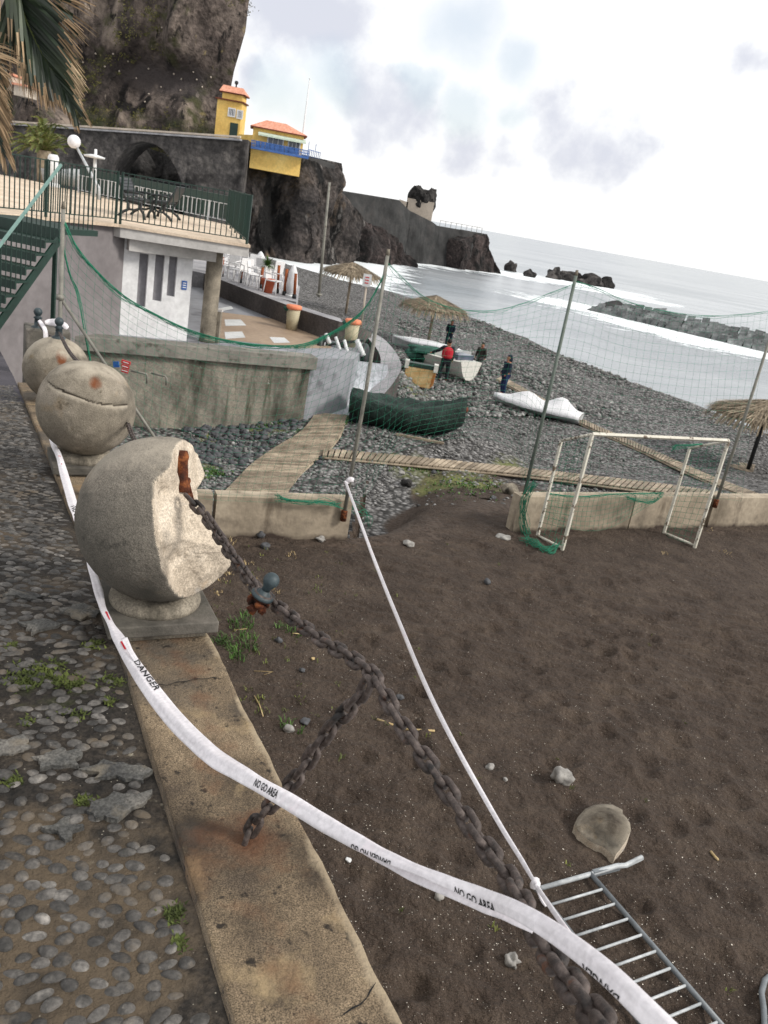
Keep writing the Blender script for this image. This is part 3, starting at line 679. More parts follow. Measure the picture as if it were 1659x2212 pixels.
# ================= TERRACE BUILDING =================
slL=DY(257,485,18.7);slR=DY(541,531,19.6)
ZF=.5;slL.z=ZF;slR.z=ZF
gL=Vector((-7.98,16.,0));hL=Vector((-6.76,19.16,0));hR=Vector((-5.38,19.86,0))
gdir=(hL-gL).normalized()
tb=T('terrace_building','white and grey concrete building carrying the cream viewing terrace','building',(-6.7,19.2,-1.9))
edge_back=G(497,487,ZF)
bk=[G(60,388,ZF),G(-200,360,ZF)]
floorp=[slL,slR,edge_back,bk[0],Vector((-34,38,0)),Vector((-34,14.,0)),gL-gdir*2.2,gL+gdir*.0]
b=M();b.prism([Vector((p_.x,p_.y,0)) for p_ in floorp],ZF-.06,ZF);b.build('terrace_floor',m_terr,tb)
def inset(p,d):return p
b=M();b.prism([Vector((slL.x+.02,slL.y+.05,0)),Vector((slR.x-.03,slR.y+.04,0)),Vector((edge_back.x-.05,edge_back.y,0)),Vector((-9,26,0)),Vector((-7.4,19,0))],ZF-.27,ZF-.064);b.build('terrace_slab',m_soffit,tb)
b=M();back=Vector((-1.9,.9,0))
b.beam(slL+Vector((.1,.35,-.40)),slR+Vector((-.9,.45,-.40)),.3,.26)
b.build('slab_beam',m_soffit,tb)
b=M();gn=Vector((gdir.y,-gdir.x,0));A=gL-gdir*4.;B=hL+gdir*.02
b.sweep([[q+gn*0.0+Vector((0,0,-2.9)),q+Vector((0,0,ZF-.064)),q-gn*.4+Vector((0,0,ZF-.064)),q-gn*.4+Vector((0,0,-2.9))] for q in (A,B+gdir*.4)]);b.build('grey_wall',m_greywall,tb)
hd=(hR-hL).normalized();hn=Vector((hd.y,-hd.x,0));HH=2.42
# hut wall with three tall recessed slots
LW=(hR-hL).length
def hp(s,z,o=0.):return hL+hd*s+hn*o+Vector((0,0,-1.95+z))
def slot_u(u,v):  # pixel to wall coordinates
    q=VP(u,v,hL,hR);return (q-hL).dot(hd),q.z+1.95
sl=[]
for (ua,ub,vt,vb) in ((299,319,547,662),(334,354,544,650),(364,382,545,640)):
    s0,zt_=slot_u(ua+3,vt);s1,_=slot_u(ub+3,vt);_,zb_=slot_u(ua,vb);sl.append((s0,s1,zb_,zt_))
b=M();xs_=[0]+[v for q in sl for v in q[:2]]+[LW];
for i in range(len(xs_)-1):
    x0,x1=xs_[i],xs_[i+1]
    if i%2==0:b.quad(hp(x0,0),hp(x1,0),hp(x1,HH),hp(x0,HH))
    else:
        z0,z1=sl[i//2][2],sl[i//2][3]
        b.quad(hp(x0,0),hp(x1,0),hp(x1,z0),hp(x0,z0));b.quad(hp(x0,z1),hp(x1,z1),hp(x1,HH),hp(x0,HH))
        for a_,c_ in (((x0,z0),(x1,z0)),((x1,z0),(x1,z1)),((x1,z1),(x0,z1)),((x0,z1),(x0,z0))):
            b.quad(hp(*a_),hp(*c_),hp(c_[0],c_[1],-.12),hp(a_[0],a_[1],-.12))
b.quad(hp(LW,0),hp(LW,0,-3),hp(LW,HH,-3),hp(LW,HH));b.quad(hp(0,0,-3),hp(0,0),hp(0,HH),hp(0,HH,-3));b.quad(hp(0,HH),hp(LW,HH),hp(LW,HH,-3),hp(0,HH,-3));b.quad(hp(LW,0,-3),hp(0,0,-3),hp(0,HH,-3),hp(LW,HH,-3))
b.build('hut_wall',m_hut,tb)
for q in sl:
    b=M();b.quad(hp(q[0],q[2],-.12),hp(q[1],q[2],-.12),hp(q[1],q[3],-.12),hp(q[0],q[3],-.12));b.build('window_slot',m_hutgrey,tb)
colb=G(447,738,-1.95);b=M();b.lathe((colb.x,colb.y,-1.95),[(.2,0),(.19,.1),(.185,2.1),(.2,2.18)],20,0);b.build('column',m_plinth,tb)
sg=T('blue_notice','small blue notice with white lettering on the hut wall','sign',mapv(VP(398,616,hL,hR)))
sc_=VP(398,616,hL,hR);b=M();RH=Matrix((hd,-hn,Vector((0,0,1)))).transposed()
b.box(sc_+hn*.012,(.12,.015,.2),R=RH);b.build('panel',m_sign,sg)
b=M()
for dz in(.05,.0,-.05):
    b=M();b.box(sc_+hn*.022+Vector((0,0,dz)),(.08,.004,.022),R=RH);b.build('lettering',m_white,sg)
# --- bollard post beside the column
q=G(466,740,-1.95);bo=T('esplanade_post','square grey stub post standing right of the round column','bollard',mapv(q));b=M();b.box((q.x,q.y,q.z+.38),(.15,.15,.76));b.build('shaft',m_plinth,bo,bevel=.01);b=M();b.box((q.x,q.y,q.z+.785),(.18,.18,.05));b.build('cap',m_soffit,bo)
# --- railings
def railing(name,label,path,h=1.05,sp=.115,mats=(m_dgreen,),r=.011,gp=None,posts=1.6):
    t_=T(name,label,'railing',mapv(path[0]),gp)
    bars=M();rl=M();seen=set()
    for a,c in zip(path[:-1],path[1:]):
        a=Vector(a);c=Vector(c);Ln=(c-a).length;n=max(1,int(Ln/sp))
        for i in range(n+1):
            q=a.lerp(c,i/n);bars.beam(q+Vector((0,0,.1)),q+Vector((0,0,h)),r*1.6,r*1.6,up=(0,1,0))
        for z in(.1,h):rl.beam(a+Vector((0,0,z)),c+Vector((0,0,z)),.035,.02)
        m_=max(1,int(Ln/posts))
        for i in range(m_+1):
            q=a.lerp(c,i/m_);ps=M();ps.beam(q,q+Vector((0,0,h+.02)),.045,.045,up=(0,1,0));ps.build('post',mats[0],t_)
    bars.build('bars',mats[0],t_);rl.build('rails',mats[0],t_)
    return t_
cornr=VP(50,483,gL,hL);cornr=gL-gdir*1.2
railing('terrace_railing','dark green railing along the front edge of the terrace, behind the stair','',) if False else None
pA=Vector((gL.x,gL.y,ZF))-gdir*.9
railing('terrace_railing','dark green bar railing along the terrace front above the white hut',[Vector((slL.x-.02,slL.y+.12,ZF)),Vector((slR.x-.12,slR.y+.12,ZF))],gp='terrace railings')
railing('terrace_railing','dark green bar railing on the terrace edge above the grey wall',[pA,Vector((slL.x-.1,slL.y+.06,ZF))],gp='terrace railings')
railing('terrace_railing','dense green railing running back along the right end of the terrace',[Vector((slR.x-.12,slR.y+.16,ZF)),Vector((edge_back.x-.1,edge_back.y-.1,ZF))],mats=(m_dgreen,),gp='terrace railings')
# white balustrade at the back
p0=G(158,378,ZF);p1=G(500,450,ZF)
p0=DY(170,395,32);p1=DY(533,455,27.7);p0.z=p1.z=ZF
railing('white_balustrade','long white balustrade at the back of the cream terrace',[p0,p1],h=.6,sp=.2,mats=(m_white,),r=.018)
b=M();b.beam(p0+Vector((0,.35,.5)),p1+Vector((-.3,.35,.5)),.3,.7)
hb=b.build('dark_planter_wall',m_dgreen);tag(hb,'low dark wall behind the white balustrade','wall')
# ================= STAIR =================
st=T('green_staircase','dark green open-riser staircase leading up to the terrace','staircase',(-6.3,13,-1.5))
top=Vector((-5.84,13.6,.6));run=Vector((-.045,-.22,-.2));nx=Vector((-1,.28,0)).normalized();ra_=Vector((run.x,run.y,0)).normalized()
b=M();RS=Matrix((nx*-1,Vector((nx.y,-nx.x,0)),Vector((0,0,1)))).transposed()
b.box(top+nx*.75-ra_*.5+Vector((0,0,-.05)),(1.5,1.0,.09),R=RS);b.box(top+nx*.75+Vector((0,0,-.12)),(1.5,.04,.2),R=RS)
b.build('landing',m_dgreen,st)
for i in range(1,10):
    c=top+run*i+nx*.62;b=M();b.box(c+Vector((0,0,0)),(1.25,.3,.035),R=RS);b.box(c-ra_*(-.14)+Vector((0,0,-.045)),(1.25,.03,.12),R=RS);b.build('step',m_dgreen,st)
b=M()
for o in (0.02,1.24):b.beam(top+nx*o+Vector((0,0,-.18)),top+nx*o+run*10+Vector((0,0,-.18)),.03,.14)
b.build('stringer',m_dgreen,st)
b=M();e=top+nx*.02;b.beam(e+Vector((0,0,.95)),e+run*10+Vector((0,0,.95)),.035,.035);b.build('handrail',m_lgreen,st)
b=M()
for i in range(0,11):
    q=e+run*i;b.beam(q,q+Vector((0,0,.95)),.018,.018,up=(0,1,0))
    q=e+run*(i+.5);b.beam(q+Vector((0,0,.0)),q+Vector((0,0,.95)),.012,.012,up=(0,1,0)) if i<10 else None
for i in range(8):
    q=e-ra_*(.13*i);b.beam(q,q+Vector((0,0,.95)),.014,.014,up=(0,1,0))
b.build('balusters',m_dgreen,st)
b=M();q=top+nx*.3-ra_*.3;b.beam((q.x,q.y,zprom(q.x,q.y)-.1),(q.x,q.y,.5),.06,.06,up=(0,1,0));b.build('support_post',m_dgreen,st)
# ================= CLIFFS, SEAWALLS, HOUSES =================
def rockwall(name,label,cat,tops,bots,thick,ncol,nrow,amp,fr,material,slope=.0,toplock=.25,seed=0,back=None,parent=None,kind=None,jag=0,mesh_only=False,cols=None):
    """tops/bots: lists of (u,v,Y); solid rock or wall swept between them"""
    us=[a[0] for a in tops];P=[DY(*a) for a in tops]
    if isinstance(bots,(int,float)):bz=[bots]*len(P)
    else:bz=[(b_ if isinstance(b_,(int,float)) else ZT(P[i].x,P[i].y,b_[1])) for i,b_ in enumerate(bots)]
    cum=[0]
    for i in range(len(P)-1):cum.append(cum[-1]+max(.01,(P[i+1]-P[i]).length))
    secs=[];C=[]
    for i in range(ncol):
        t=cum[-1]*i/(ncol-1)
        k=max(j for j in range(len(cum)) if cum[j]<=t+1e-6);k=min(k,len(cum)-2);f=(t-cum[k])/(cum[k+1]-cum[k])
        q=P[k].lerp(P[k+1],f);zb_=bz[k]*(1-f)+bz[k+1]*f
        dirn=(P[k+1]-P[k]);dirn.z=0
        dirn=dirn.normalized() if dirn.length>.01 else Vector((1,0,0))
        nf=Vector((dirn.y,-dirn.x,0))
        if jag:q.z+=jag*(fbm(t*.35,seed,2,4))
        row=[]
        row.append(q-nf*thick+Vector((0,0,zb_-q.z)));row.append(q-nf*thick);
        for j in range(nrow+1):
            s=j/nrow;z=q.z*(1-s)+zb_*s
            o=slope*(q.z-z)
            pp=q+nf*o;pp.z=z
            a_=amp*(toplock+(1-toplock)*min(1,s*5))
            n_=noise.fractal(Vector((pp.x*fr,pp.y*fr,z*fr*.55+seed)),1.,2.1,6)
            r_=1-abs(noise.noise(Vector((pp.x*fr*1.7,seed,z*fr*.5))))*2
            pp=pp+nf*(a_*(n_+.45*r_))+dirn*(.35*a_*noise.noise(Vector((pp.x*fr,z*fr,seed+9))))
            if 0<j:pp.z+=.12*a_*noise.noise(Vector((pp.x*fr,z*fr,seed+4)))
            row.append(pp);
        secs.append(row)
    m_=M();m_.sweep(secs,0,True)
    if mesh_only:return m_
    if parent is not None:return m_.build(name,material,parent)
    o=m_.build(name,material,kind=kind);tag(o,label,cat);return o
# great cliff: right edge follows the photo, then turns back into depth
def cliff():
    edge=[(529,-20),(523,60),(511,110),(500,150),(492,190),(480,222),(473,250),(470,292)]
    YC=134.;E=[DY(u,v,YC) for u,v in edge]
    zs_=[e.z for e in E][::-1];xs2=[e.x for e in E][::-1]
    def xe(z):return float(np.interp(z,zs_,xs2))+ (max(0,z-zs_[-1])*.16)
    secs=[];cols=[];zt=62.
    for i in range(230):
        row=[]
        for j in range(150):
            z=-7+(zt+7)*j/149
            X1=xe(z)
            t=i/200
            if t<=1:x=-125+(X1+125)*t;y=YC+ (1-t)*-0+0
            else:y=YC+(t-1)*15/.15*2.6;x=X1*y/YC-(t-1)*12
            ed=min(1,max(.12,(X1-x)/9)) if t<=1 else .25
            n_=noise.fractal(Vector((x*.055,y*.05,z*.035)),1.,2.1,7);r_=1-abs(noise.noise(Vector((x*.12,3,z*.05))))*2
            d=(5.5*n_+2.6*r_+1.1*(1-abs(noise.noise(Vector((x*.35,7,z*.16))))*2))*ed
            sm_=math.exp(-(((x+43)/9)**2+((z-14.8)/2.8)**2))
            d=d*(1-.85*sm_)-1.5*sm_
            y+= -d+.10*(z)*(1 if z<30 else 1);x+=.4*ed*noise.noise(Vector((x*.2,z*.2,4)))
            row.append((x,y,z));g=1 if z<9.5 else 0
            cols.append((0,.55*smooth((10.8-z)/2.5)*(1 if noise.noise(Vector((x*.2,z*.3,1)))>-.1 else .3),.9*sm_,1))
        secs.append(row)
    m_=M();m_.sweep(secs,0,True,caps=False,ring=False);o=m_.build('cliff',m_cliff,cols=cols,kind='structure',label='towering dark brown cliff above the sea wall road')
cliff()
_cl=bpy.data.objects['cliff'].data;b=M();gr=random.Random(77);cnt=0;vv=_cl.vertices
while cnt<620:
    p_=vv[gr.randrange(len(vv))].co
    if p_.z<2 or p_.z>34 or p_.x<-75 or p_.y>150:continue
    if noise.noise(Vector((p_.x*.09,p_.z*.12,5)))<(.05 if p_.z>10 else -.35):continue
    cnt+=1;rr=gr.uniform(.25,.8)
    for _ in range(16):
        c=Vector(p_)+Vector((gr.gauss(0,rr),-abs(gr.gauss(0,rr*.5))-.1,gr.gauss(0,rr*.5)));a=gr.uniform(0,6.28);s_=gr.uniform(.08,.22);d=Vector((math.cos(a),gr.uniform(-.5,.5),math.sin(a)))*s_;e=Vector((-math.sin(a),gr.uniform(-.5,.5),math.cos(a)))*s_*.6
        b.add([c-d,c+e,c+d],[(0,1,2)])
tag(b.build('cliff_plants',mat('cliff_scrub',['#34371f','#55552f','#7a6f46'],3.,rough=.9,bump=0,island=.45),kind='stuff'),'olive and dry scrub clinging to the cliff','vegetation')
b=M()
for (u,v) in ((207,116),(245,117),(277,133),(227,144),(258,154),(295,169),(321,149),(348,188),(376,160),(392,171),(390,195),(418,156),(437,188),(456,167),(322,203),(313,220),(150,230),(425,172),(180,135),(192,20),(350,60)):
    d=ray(u,v);hit,loc,nr_0,_=bpy.data.objects['cliff'].ray_cast(Vector((0,0,ZC)),d)
    if hit:b.blob(loc+Vector((0,-.1,0)),(.15,.12,.14),u,.25,1)
tag(b.build('rock_bolt_plates',m_palewall,kind='stuff'),'pale bolt plates dotted over the cliff face','bolt plates')
# rock-bolt plates on the smooth part
# road sea wall with the great arch
YA=112.
t1=[(-60,262,YA),(60,269,YA)];bt=[-3,-3]
arch=[(233,392),(238,374),(247,352),(262,330),(282,312),(305,305),(328,309),(350,322),(368,342),(382,365),(392,388),(398,408),(402,424)]
def topv(u):return float(np.interp(u,[60,300,520,531],[269,286,301,302]))
tp_=[(-60,262,YA),(60,269,YA),(228,topv(228),YA)];bb_=[-4,-4,-4]
for u,v in arch:tp_.append((u+.1*(v-topv(u))*0,topv(u),YA));bb_.append((u,v))
# arch bottoms are measured directly below the top point, so shift u by the lean of the verticals
fixed=[];
for (u,v) in arch:
    q=DY(u,v,YA);tt=ZT(q.x,q.y,0)  # placeholder
    zt_=DY(u,topv(u),YA).z;pu,pv=PR((q.x,q.y,zt_));fixed.append((pu,pv,q.z))
tp_=[(-60,262,YA),(60,269,YA),(fixed[0][0]-1,fixed[0][1],YA)];bb_=[-4,-4,-4]
for pu,pv,z in fixed:tp_.append((pu,topv(pu),YA));bb_.append(z)
tp_.append((fixed[-1][0]+1,topv(fixed[-1][0]+1),YA));bb_.append(-7.4);tp_.append((536,302,YA+1));bb_.append(-7.4)
sw=T('road_sea_wall','dark stone sea wall with one huge arch below the cliff road','wall',(-37,YA,0))
rockwall('wall_masonry','','',tp_,bb_,6.5,240,40,.35,.35,m_stonewall,parent=sw)
b=M();A=DY(-60,260,YA);B=DY(520,299,YA)
b.beam(A+Vector((0,-.1,.15)),B+Vector((0,-.1,.15)),.5,.22);b.build('parapet_rail',m_palewall,sw)
b=M()
b.beam(A+Vector((0,3,-.15)),B+Vector((0,3,-.15)),7,.2)
tag(b.build('cliff_road',m_seawall,kind='structure'),'road ledge on top of the sea wall')
# rocks seen through the arch
o=rockwall('cave_rock','pale streaked rock mass inside the arch of the sea wall','rock',[(200,330,YA+17),(262,322,YA+14),(300,312,YA+15),(350,330,YA+19),(420,350,YA+20)],-7.4,5,90,60,3.2,.2,m_rock,seed=3,slope=.1)
# headland below the houses
hl=[(440,292,124),(480,298,123),(516,303,122),(519,322,121.5),(545,347,121),(600,357,121),(650,367,122),(662,340,123),(724,352,128),(726,405,131),(742,425,137),(752,450,141)]
rockwall('headland_rock','ochre and black headland rock under the yellow houses','rock',hl,-7.4,17,300,110,3.6,.17,m_ochre,slope=.09,toplock=.12,seed=5)
hw=[(648,336,125.3),(690,343,127),(725,354,129.6),(722,398,130)]
rockwall('terrace_wall','dark stone terrace wall right of the yellow restaurant','wall',[(655,338,122.6),(690,344,124.4),(724,355,127)],[(0,400),(0,410),(0,425)],5,60,12,.15,.5,m_darkwall,seed=2)
# farther breakwater mole
rockwall('harbour_mole','long dark mole wall running out to sea behind the headland','wall',[(728,410,160),(800,422,166),(862,432,172),(885,455,175),(900,462,176),(935,480,180),(945,488,182),(1048,506,192),(1052,520,193)],-7.4,9,220,40,.8,.2,m_darkwall,slope=.06,toplock=.05,seed=8)
rockwall('lava_rocks','reddish brown lava rocks at the foot of the mole','rock',[(738,432,146),(752,445,147),(772,470,148),(800,492,150),(835,497,154),(858,520,158),(880,548,162)],-7.4,10,140,50,2.2,.2,m_redrock,slope=.18,toplock=.5,seed=12,jag=1.5)
rockwall('mole_tip_rock','jagged black rock at the seaward tip of the mole','rock',[(990,520,183),(1020,512,188),(1050,505,192),(1056,530,193),(1066,560,194),(1082,586,196)],-7.4,7,100,40,1.6,.25,m_redrock,slope=.12,toplock=.6,seed=15,jag=.8)
# pale base and black lava stack on the mole
q=DY(908,470,181);bs=T('lava_stack','jagged black lava stack on a pale square base on the mole','rock',mapv(q))
A=DY(880,432,181);B=DY(937,446,181);C=DY(935,487,181)
b=M();b.box(((A.x+B.x)/2,183.5,(A.z+C.z)/2-.3),(abs(B.x-A.x),6,(A.z-C.z)+1.4));b.build('base_block',m_palewall,bs)
b=M();k0=DY(862,430,180.5);k1=DY(882,437,180.5);k2=DY(880,452,180.5)
b.add([k0,k1,k2+Vector((0,0,-.8)),k0+Vector((0,4,0)),k1+Vector((0,4,0)),k2+Vector((0,4,-.8))],[(0,1,2),(3,5,4),(0,3,4,1),(1,4,5,2),(2,5,3,0)]);b.build('sloping_wall',m_palewall,bs)
b=M();c=DY(912,430,183)
vs0,fs0=ico(4);vs=[]
hx=(DY(943,430,183).x-DY(882,430,183).x)/2;hz=(DY(912,398,183).z-DY(912,447,183).z)/2
for p_ in vs0:
    x,y,z=p_;sx=1-.12*max(0,z)
    k=1+.16*noise.fractal(p_*2.2+Vector((5,1,2)),1.,2.,5)
    zz=max(-1,min(.85,z*1.5))
    q=Vector((x/max(.55,math.hypot(x,y))**.5*hx*sx*k*1.02,y*hx*k,zz*hz*k))
    if zz>.5 and (-.75<x<-.15 or .45<x<.85):q.z+=hz*.35*(abs(noise.noise(Vector((x*3,y*3,1))))+.3)
    vs.append(c+q)
b.add(vs,fs0,0,False);b.build('lava_top',m_rock,bs)
# people-sized post at the end of the mole & rail
b=M();A=DY(950,486,183);B=DY(1040,502,191)
for i in range(9):
    q=A.lerp(B,i/8);b.beam(q-Vector((0,0,.3)),q+Vector((0,0,1.)),.09,.09,up=(0,1,0))
b.beam(A+Vector((0,0,.9)),B+Vector((0,0,.9)),.08,.08);o=b.build('mole_railing',m_pole);tag(o,'thin railing along the low end of the mole','railing')
# sea rocks
def searock(u,v,wpx,hpx,lab,seed,Y=None):
    q=G(u,v,SEA) if Y is None else DY(u,v,Y)
    k=q.y/F;b=M();b.blob((q.x,q.y,SEA+hpx*k*.1),(wpx*k/2,wpx*k*.4,hpx*k*.85),seed,.32,4,fr=1.5);b2=b.build('sea_rock',m_rock);tag(b2,lab,'rock','rocks standing in the sea')
searock(1103,586,22,22,'small pointed dark sea rock just right of the mole tip',21)
searock(1144,598,24,14,'low dark sea rock, second right of the mole tip',22)
searock(1196,602,30,20,'rounded dark sea rock at the left end of the reef row',23)
searock(1232,607,56,18,'long low dark sea rock in the middle of the reef row',24)
searock(1272,615,50,20,'dark humped sea rock in the reef row before its last rock',25)
searock(1310,621,30,22,'dark sea rock at the right end of the reef row',26)
# slab-armoured breakwater
bw=T('slab_breakwater','breakwater of tilted grey slabs lying in the sea','breakwater',mapv(G(1450,700,SEA)))
P0=G(1262,668,SEA);P1=G(1690,770,SEA);Pm=P0.lerp(P1,.5)
prof2=[(1265,662,0),(1290,652,1),(1335,642,1),(1352,655,1),(1450,680,1),(1560,706,1),(1659,728,1),(1760,750,1)]
m_=M();secs=[];d=(P1-P0).normalized();n_=Vector((d.y,-d.x,0));n_=-n_ if n_.y>0 else n_
Lb=(P1-P0).length*1.3
def bh(t):  # crest height along the bank
    q=P0+d*(t*Lb)+(-n_)*5.5
    u,_=PR((q.x,q.y,SEA+2));vt=float(np.interp(u,[a[0] for a in prof2],[a[1] for a in prof2]));return max(.3,ZT(q.x,q.y,vt)-SEA)
for i in range(40):
    t=i/39;q=P0+d*(t*Lb);h=bh(t);row=[]
    for o_,z in((0,-1.),(.0,.1),(-2.6,.5),(-5.5,1.),(-9,.5),(-12,-.5)):
        p_=q+n_*o_;p_.z=SEA+(z*h if z>0 else z)-.35;row.append(p_)
    secs.append(row)
m_.sweep(secs);m_.build('rock_core',m_darkwall,bw)
m_=M();r=random.Random(3)
for k in range(5):
    for i in range(34):
        t=(i+.5*(k%2)+r.uniform(-.2,.2))/34;h=bh(t)
        if t*Lb<k*1.3:continue
        o_=-.6-k*1.25;z=SEA+h*(.08+.9*k/4.3)
        q=P0+d*(t*Lb)+n_*o_;R=Matrix.Rotation(math.atan2(d.y,d.x)+r.uniform(-.15,.15)+.35,3,'Z')@Matrix.Rotation(r.uniform(.2,.55)+.15,3,'X')@Matrix.Rotation(r.uniform(-.25,.1),3,'Y')
        m_.box((q.x,q.y,z),(Lb/34*r.uniform(.7,1.2),r.uniform(1.3,2.3),r.uniform(.2,.4)),R=R)
m_.build('armour_slabs',m_armor,bw)
# ---------------- yellow houses ----------------
RX=Vector((1,0,0))
def facebox(m_,a,w,dep,h,m=0,e=Vector((1,0,0)),o=0):
    """box whose front lower left corner is a"""
    n=Vector((e.y,-e.x,0));q=[a+n*o,a+n*o+e*w,a+n*o+e*w-n*dep,a+n*o-n*dep];m_.prism(q,a.z,a.z+h,m)
def window(par,a,e,w,h,frame=m_white,glass=m_glass,bars=3,o=.06):
    n=Vector((e.y,-e.x,0));R=Matrix((e,-n,Vector((0,0,1)))).transposed();c=a+e*w/2+Vector((0,0,h/2))
    m_=M()
    for dx in(-w/2,w/2):m_.box(c+e*dx+n*o,(.16,.12,h+.16),R=R)
    for dz in(-h/2,h/2):m_.box(c+n*o+Vector((0,0,dz)),(w-.16,.12,.16),R=R)
    for i in range(1,bars+1):m_.box(c+n*o+e*(-w/2+w*i/(bars+1)),(.08,.09,h-.16),R=R)
    f=m_.build('window',frame,par);m_=M();m_.box(c+n*(o-.03),(w-.16,.06,h-.16),R=R);m_.build('pane',glass,f)
Y1=126.
e1=(DY(540,228,Y1)-DY(474,207,Y1));e1.z=0;e1=Vector((e1.x,0,0)).normalized()
h1=T('yellow_tower_house','tall narrow ochre house with tiled roof against the cliff','house',mapv(DY(495,290,Y1)))
# widths from px at depth
A=DY(463,292,Y1);B=DY(527,302,Y1);W1=B.x-A.x-.75;topz=DY(475,214,Y1).z;z0=A.z-1.5
b=M();facebox(b,Vector((A.x,Y1,z0)),W1,3,topz-z0,e=e1);facebox(b,Vector((A.x+.5,Y1+.4,topz)),W1-.6,2.4,.95,e=e1);b.build('wall',m_yellow,h1)
b=M();facebox(b,Vector((A.x-.25,Y1-.3,topz)),W1+.5,3.4,.16,e=e1);facebox(b,Vector((A.x+.15,Y1+.1,topz+.95)),W1+.1,3.,.14,e=e1);b.build('cornice',m_brown,h1)
b=M();zr=topz+1.09;x0=A.x+.1;x1=A.x+W1+.3;y0=Y1+.0;y1=Y1+3.2
b.add([(x0,y0,zr),(x1,y0,zr),(x1,y1,zr),(x0,y1,zr),(x0+.1,y0+1.6,zr+.95),(x1-.7,y0+1.6,zr+.9)],[(0,1,5,4),(1,2,5),(2,3,4,5),(3,0,4),(3,2,1,0)]);rf=b.build('roof',m_tile,h1)
b=M();q=Vector((A.x+2.0,Y1+1.6,zr+.7));b.lathe(q,[(.1,0),(.1,.5),(.25,.62),(.28,.85),(.15,1.0)],10);b.build('chimney',m_black,rf)
for (ua,va,ub,vb) in((493,233,507,252),(512,238,523,257)):
    P_=DY(ua,vb-2,Y1);Q_=DY(ub,vb,Y1);t_=DY(ua,va,Y1);window(h1,Vector((P_.x,Y1,P_.z)),e1,Q_.x-P_.x,t_.z-P_.z)
q=DY(503,300,Y1);b=M();b.box((q.x,Y1-.02,q.z+1.),(1.1,.12,2.1));b.build('door',m_dgreen,h1)
# restaurant
Y2=117.
f0=DY(540,345,Y2);f1=DY(648,366,Y2+1.35);t0=DY(551,275,Y2);ze=t0.z;zb2=min(f0.z,f1.z)+.1
e2=Vector((f1.x-f0.x,1.35,0)).normalized();W2=(Vector((f1.x,f1.y,0))-Vector((f0.x,f0.y,0))).length;D2=4.
l0=DY(513,322,Y2+4.2);n2_=Vector((e2.y,-e2.x,0))
h2=T('yellow_restaurant','wide ochre restaurant with terracotta roof and blue balcony above the sea','house',(f0.x,f0.y,zb2))
a=Vector((f0.x,f0.y,zb2-1.0));b=M();facebox(b,a,W2,D2,ze-a.z,e=e2)
ls=Vector((l0.x-f0.x,l0.y-f0.y,0));lsn=ls.normalized()
# lower annex to the left
q0=Vector((f0.x,f0.y,0));b.prism([q0+ls,q0+Vector((.02,.02,0)),q0-n2_*D2,q0+ls-n2_*2],l0.z-.3,DY(516,290,Y2+4.2).z);b.build('wall',m_yellow,h2)
b=M();zr=ze;ov=.4
c=[Vector((f0.x,f0.y,0))+e2*(-ov)+n2_*ov,Vector((f0.x,f0.y,0))+e2*(W2+ov)+n2_*ov,Vector((f0.x,f0.y,0))+e2*(W2+ov)-n2_*(D2+ov),Vector((f0.x,f0.y,0))+e2*(-ov)-n2_*(D2+ov)]
b.prism(c,zr,zr+.14);b.build('eaves',m_brown,h2)
b=M();r0_=Vector((f0.x,f0.y,0))+e2*1.6-n2_*2;r1_=Vector((f0.x,f0.y,0))+e2*(W2-2.4)-n2_*2
vs=[Vector((q.x,q.y,zr+.142)) for q in c]+[Vector((r0_.x,r0_.y,zr+1.25)),Vector((r1_.x,r1_.y,zr+1.25))]
b.add(vs,[(0,1,5,4),(1,2,5),(2,3,4,5),(3,0,4),(3,2,1,0)]);b.build('roof',m_tile,h2)
def h2p(s,z,o=0):return Vector((f0.x,f0.y,z))+e2*s+n2_*o
zb_=DY(560,322,Y2).z
b=M();R2=Matrix((e2,-n2_,Vector((0,0,1)))).transposed()
b.box(h2p(W2/2+.4,zb_,.7),(W2+.9,1.4,.24),R=R2)
for zz_ in(.5,.85):b.box(h2p(W2/2+.4,zb_+zz_,1.36),(W2+.9,.09,.09),R=R2)
for i in range(42):b.box(h2p(.0+(W2+.8)*i/41,zb_+.48,1.36),(.09,.06,.8),R=R2)
b.build('balcony',m_blue,h2)
b=M()
for i in range(9):b.box(h2p(.8+(W2-1.6)*i/8,zb_+.55,.6),(.45,.4,.75),R=R2)
b.build('balcony_furniture',m_blue,h2)
za=DY(556,283,Y2).z
b=M();A_=h2p(.7,za,.05);B_=h2p(W2+.3,za,.05);b.add([A_,B_,B_+n2_*1.-Vector((0,0,.3)),A_+n2_*1.-Vector((0,0,.3)),A_-Vector((0,0,.08)),B_-Vector((0,0,.08)),B_+n2_*1.-Vector((0,0,.5)),A_+n2_*1.-Vector((0,0,.5))],[(0,1,2,3),(7,6,5,4),(3,2,6,7),(0,3,7,4),(1,5,6,2)]);b.build('awning',m_awn,h2)
for s0,s1 in((2.0,4.0),(4.7,6.2)):window(h2,h2p(s0,zb_+.15),e2,s1-s0,1.75,bars=2)
q=h2p(W2+1.2,0,-4);fp=T('flagpole','thin tall white pole rising behind the yellow restaurant','pole',(q.x,q.y,ze-3))
qq=DY(654,292,Y2+5);q2=DY(668,172,Y2+5);b=M();b.tube([Vector((qq.x,qq.y,ze-5)),qq,Vector((qq.x,qq.y,q2.z))],[.14,.12,.07],8);b.build('mast',m_white,fp);b=M();b.lathe((qq.x,qq.y,q2.z),[(.05,0),(.12,.1),(.05,.2)],8);b.build('finial',m_white,fp)
A=DY(664,338,124);B=DY(690,345,127);b=M()
for i in range(8):
    q=A.lerp(B,i/7);b.beam(q-Vector((0,0,.4)),q+Vector((0,0,1. if i not in(0,4) else 1.9)),.07,.07,up=(0,1,0))
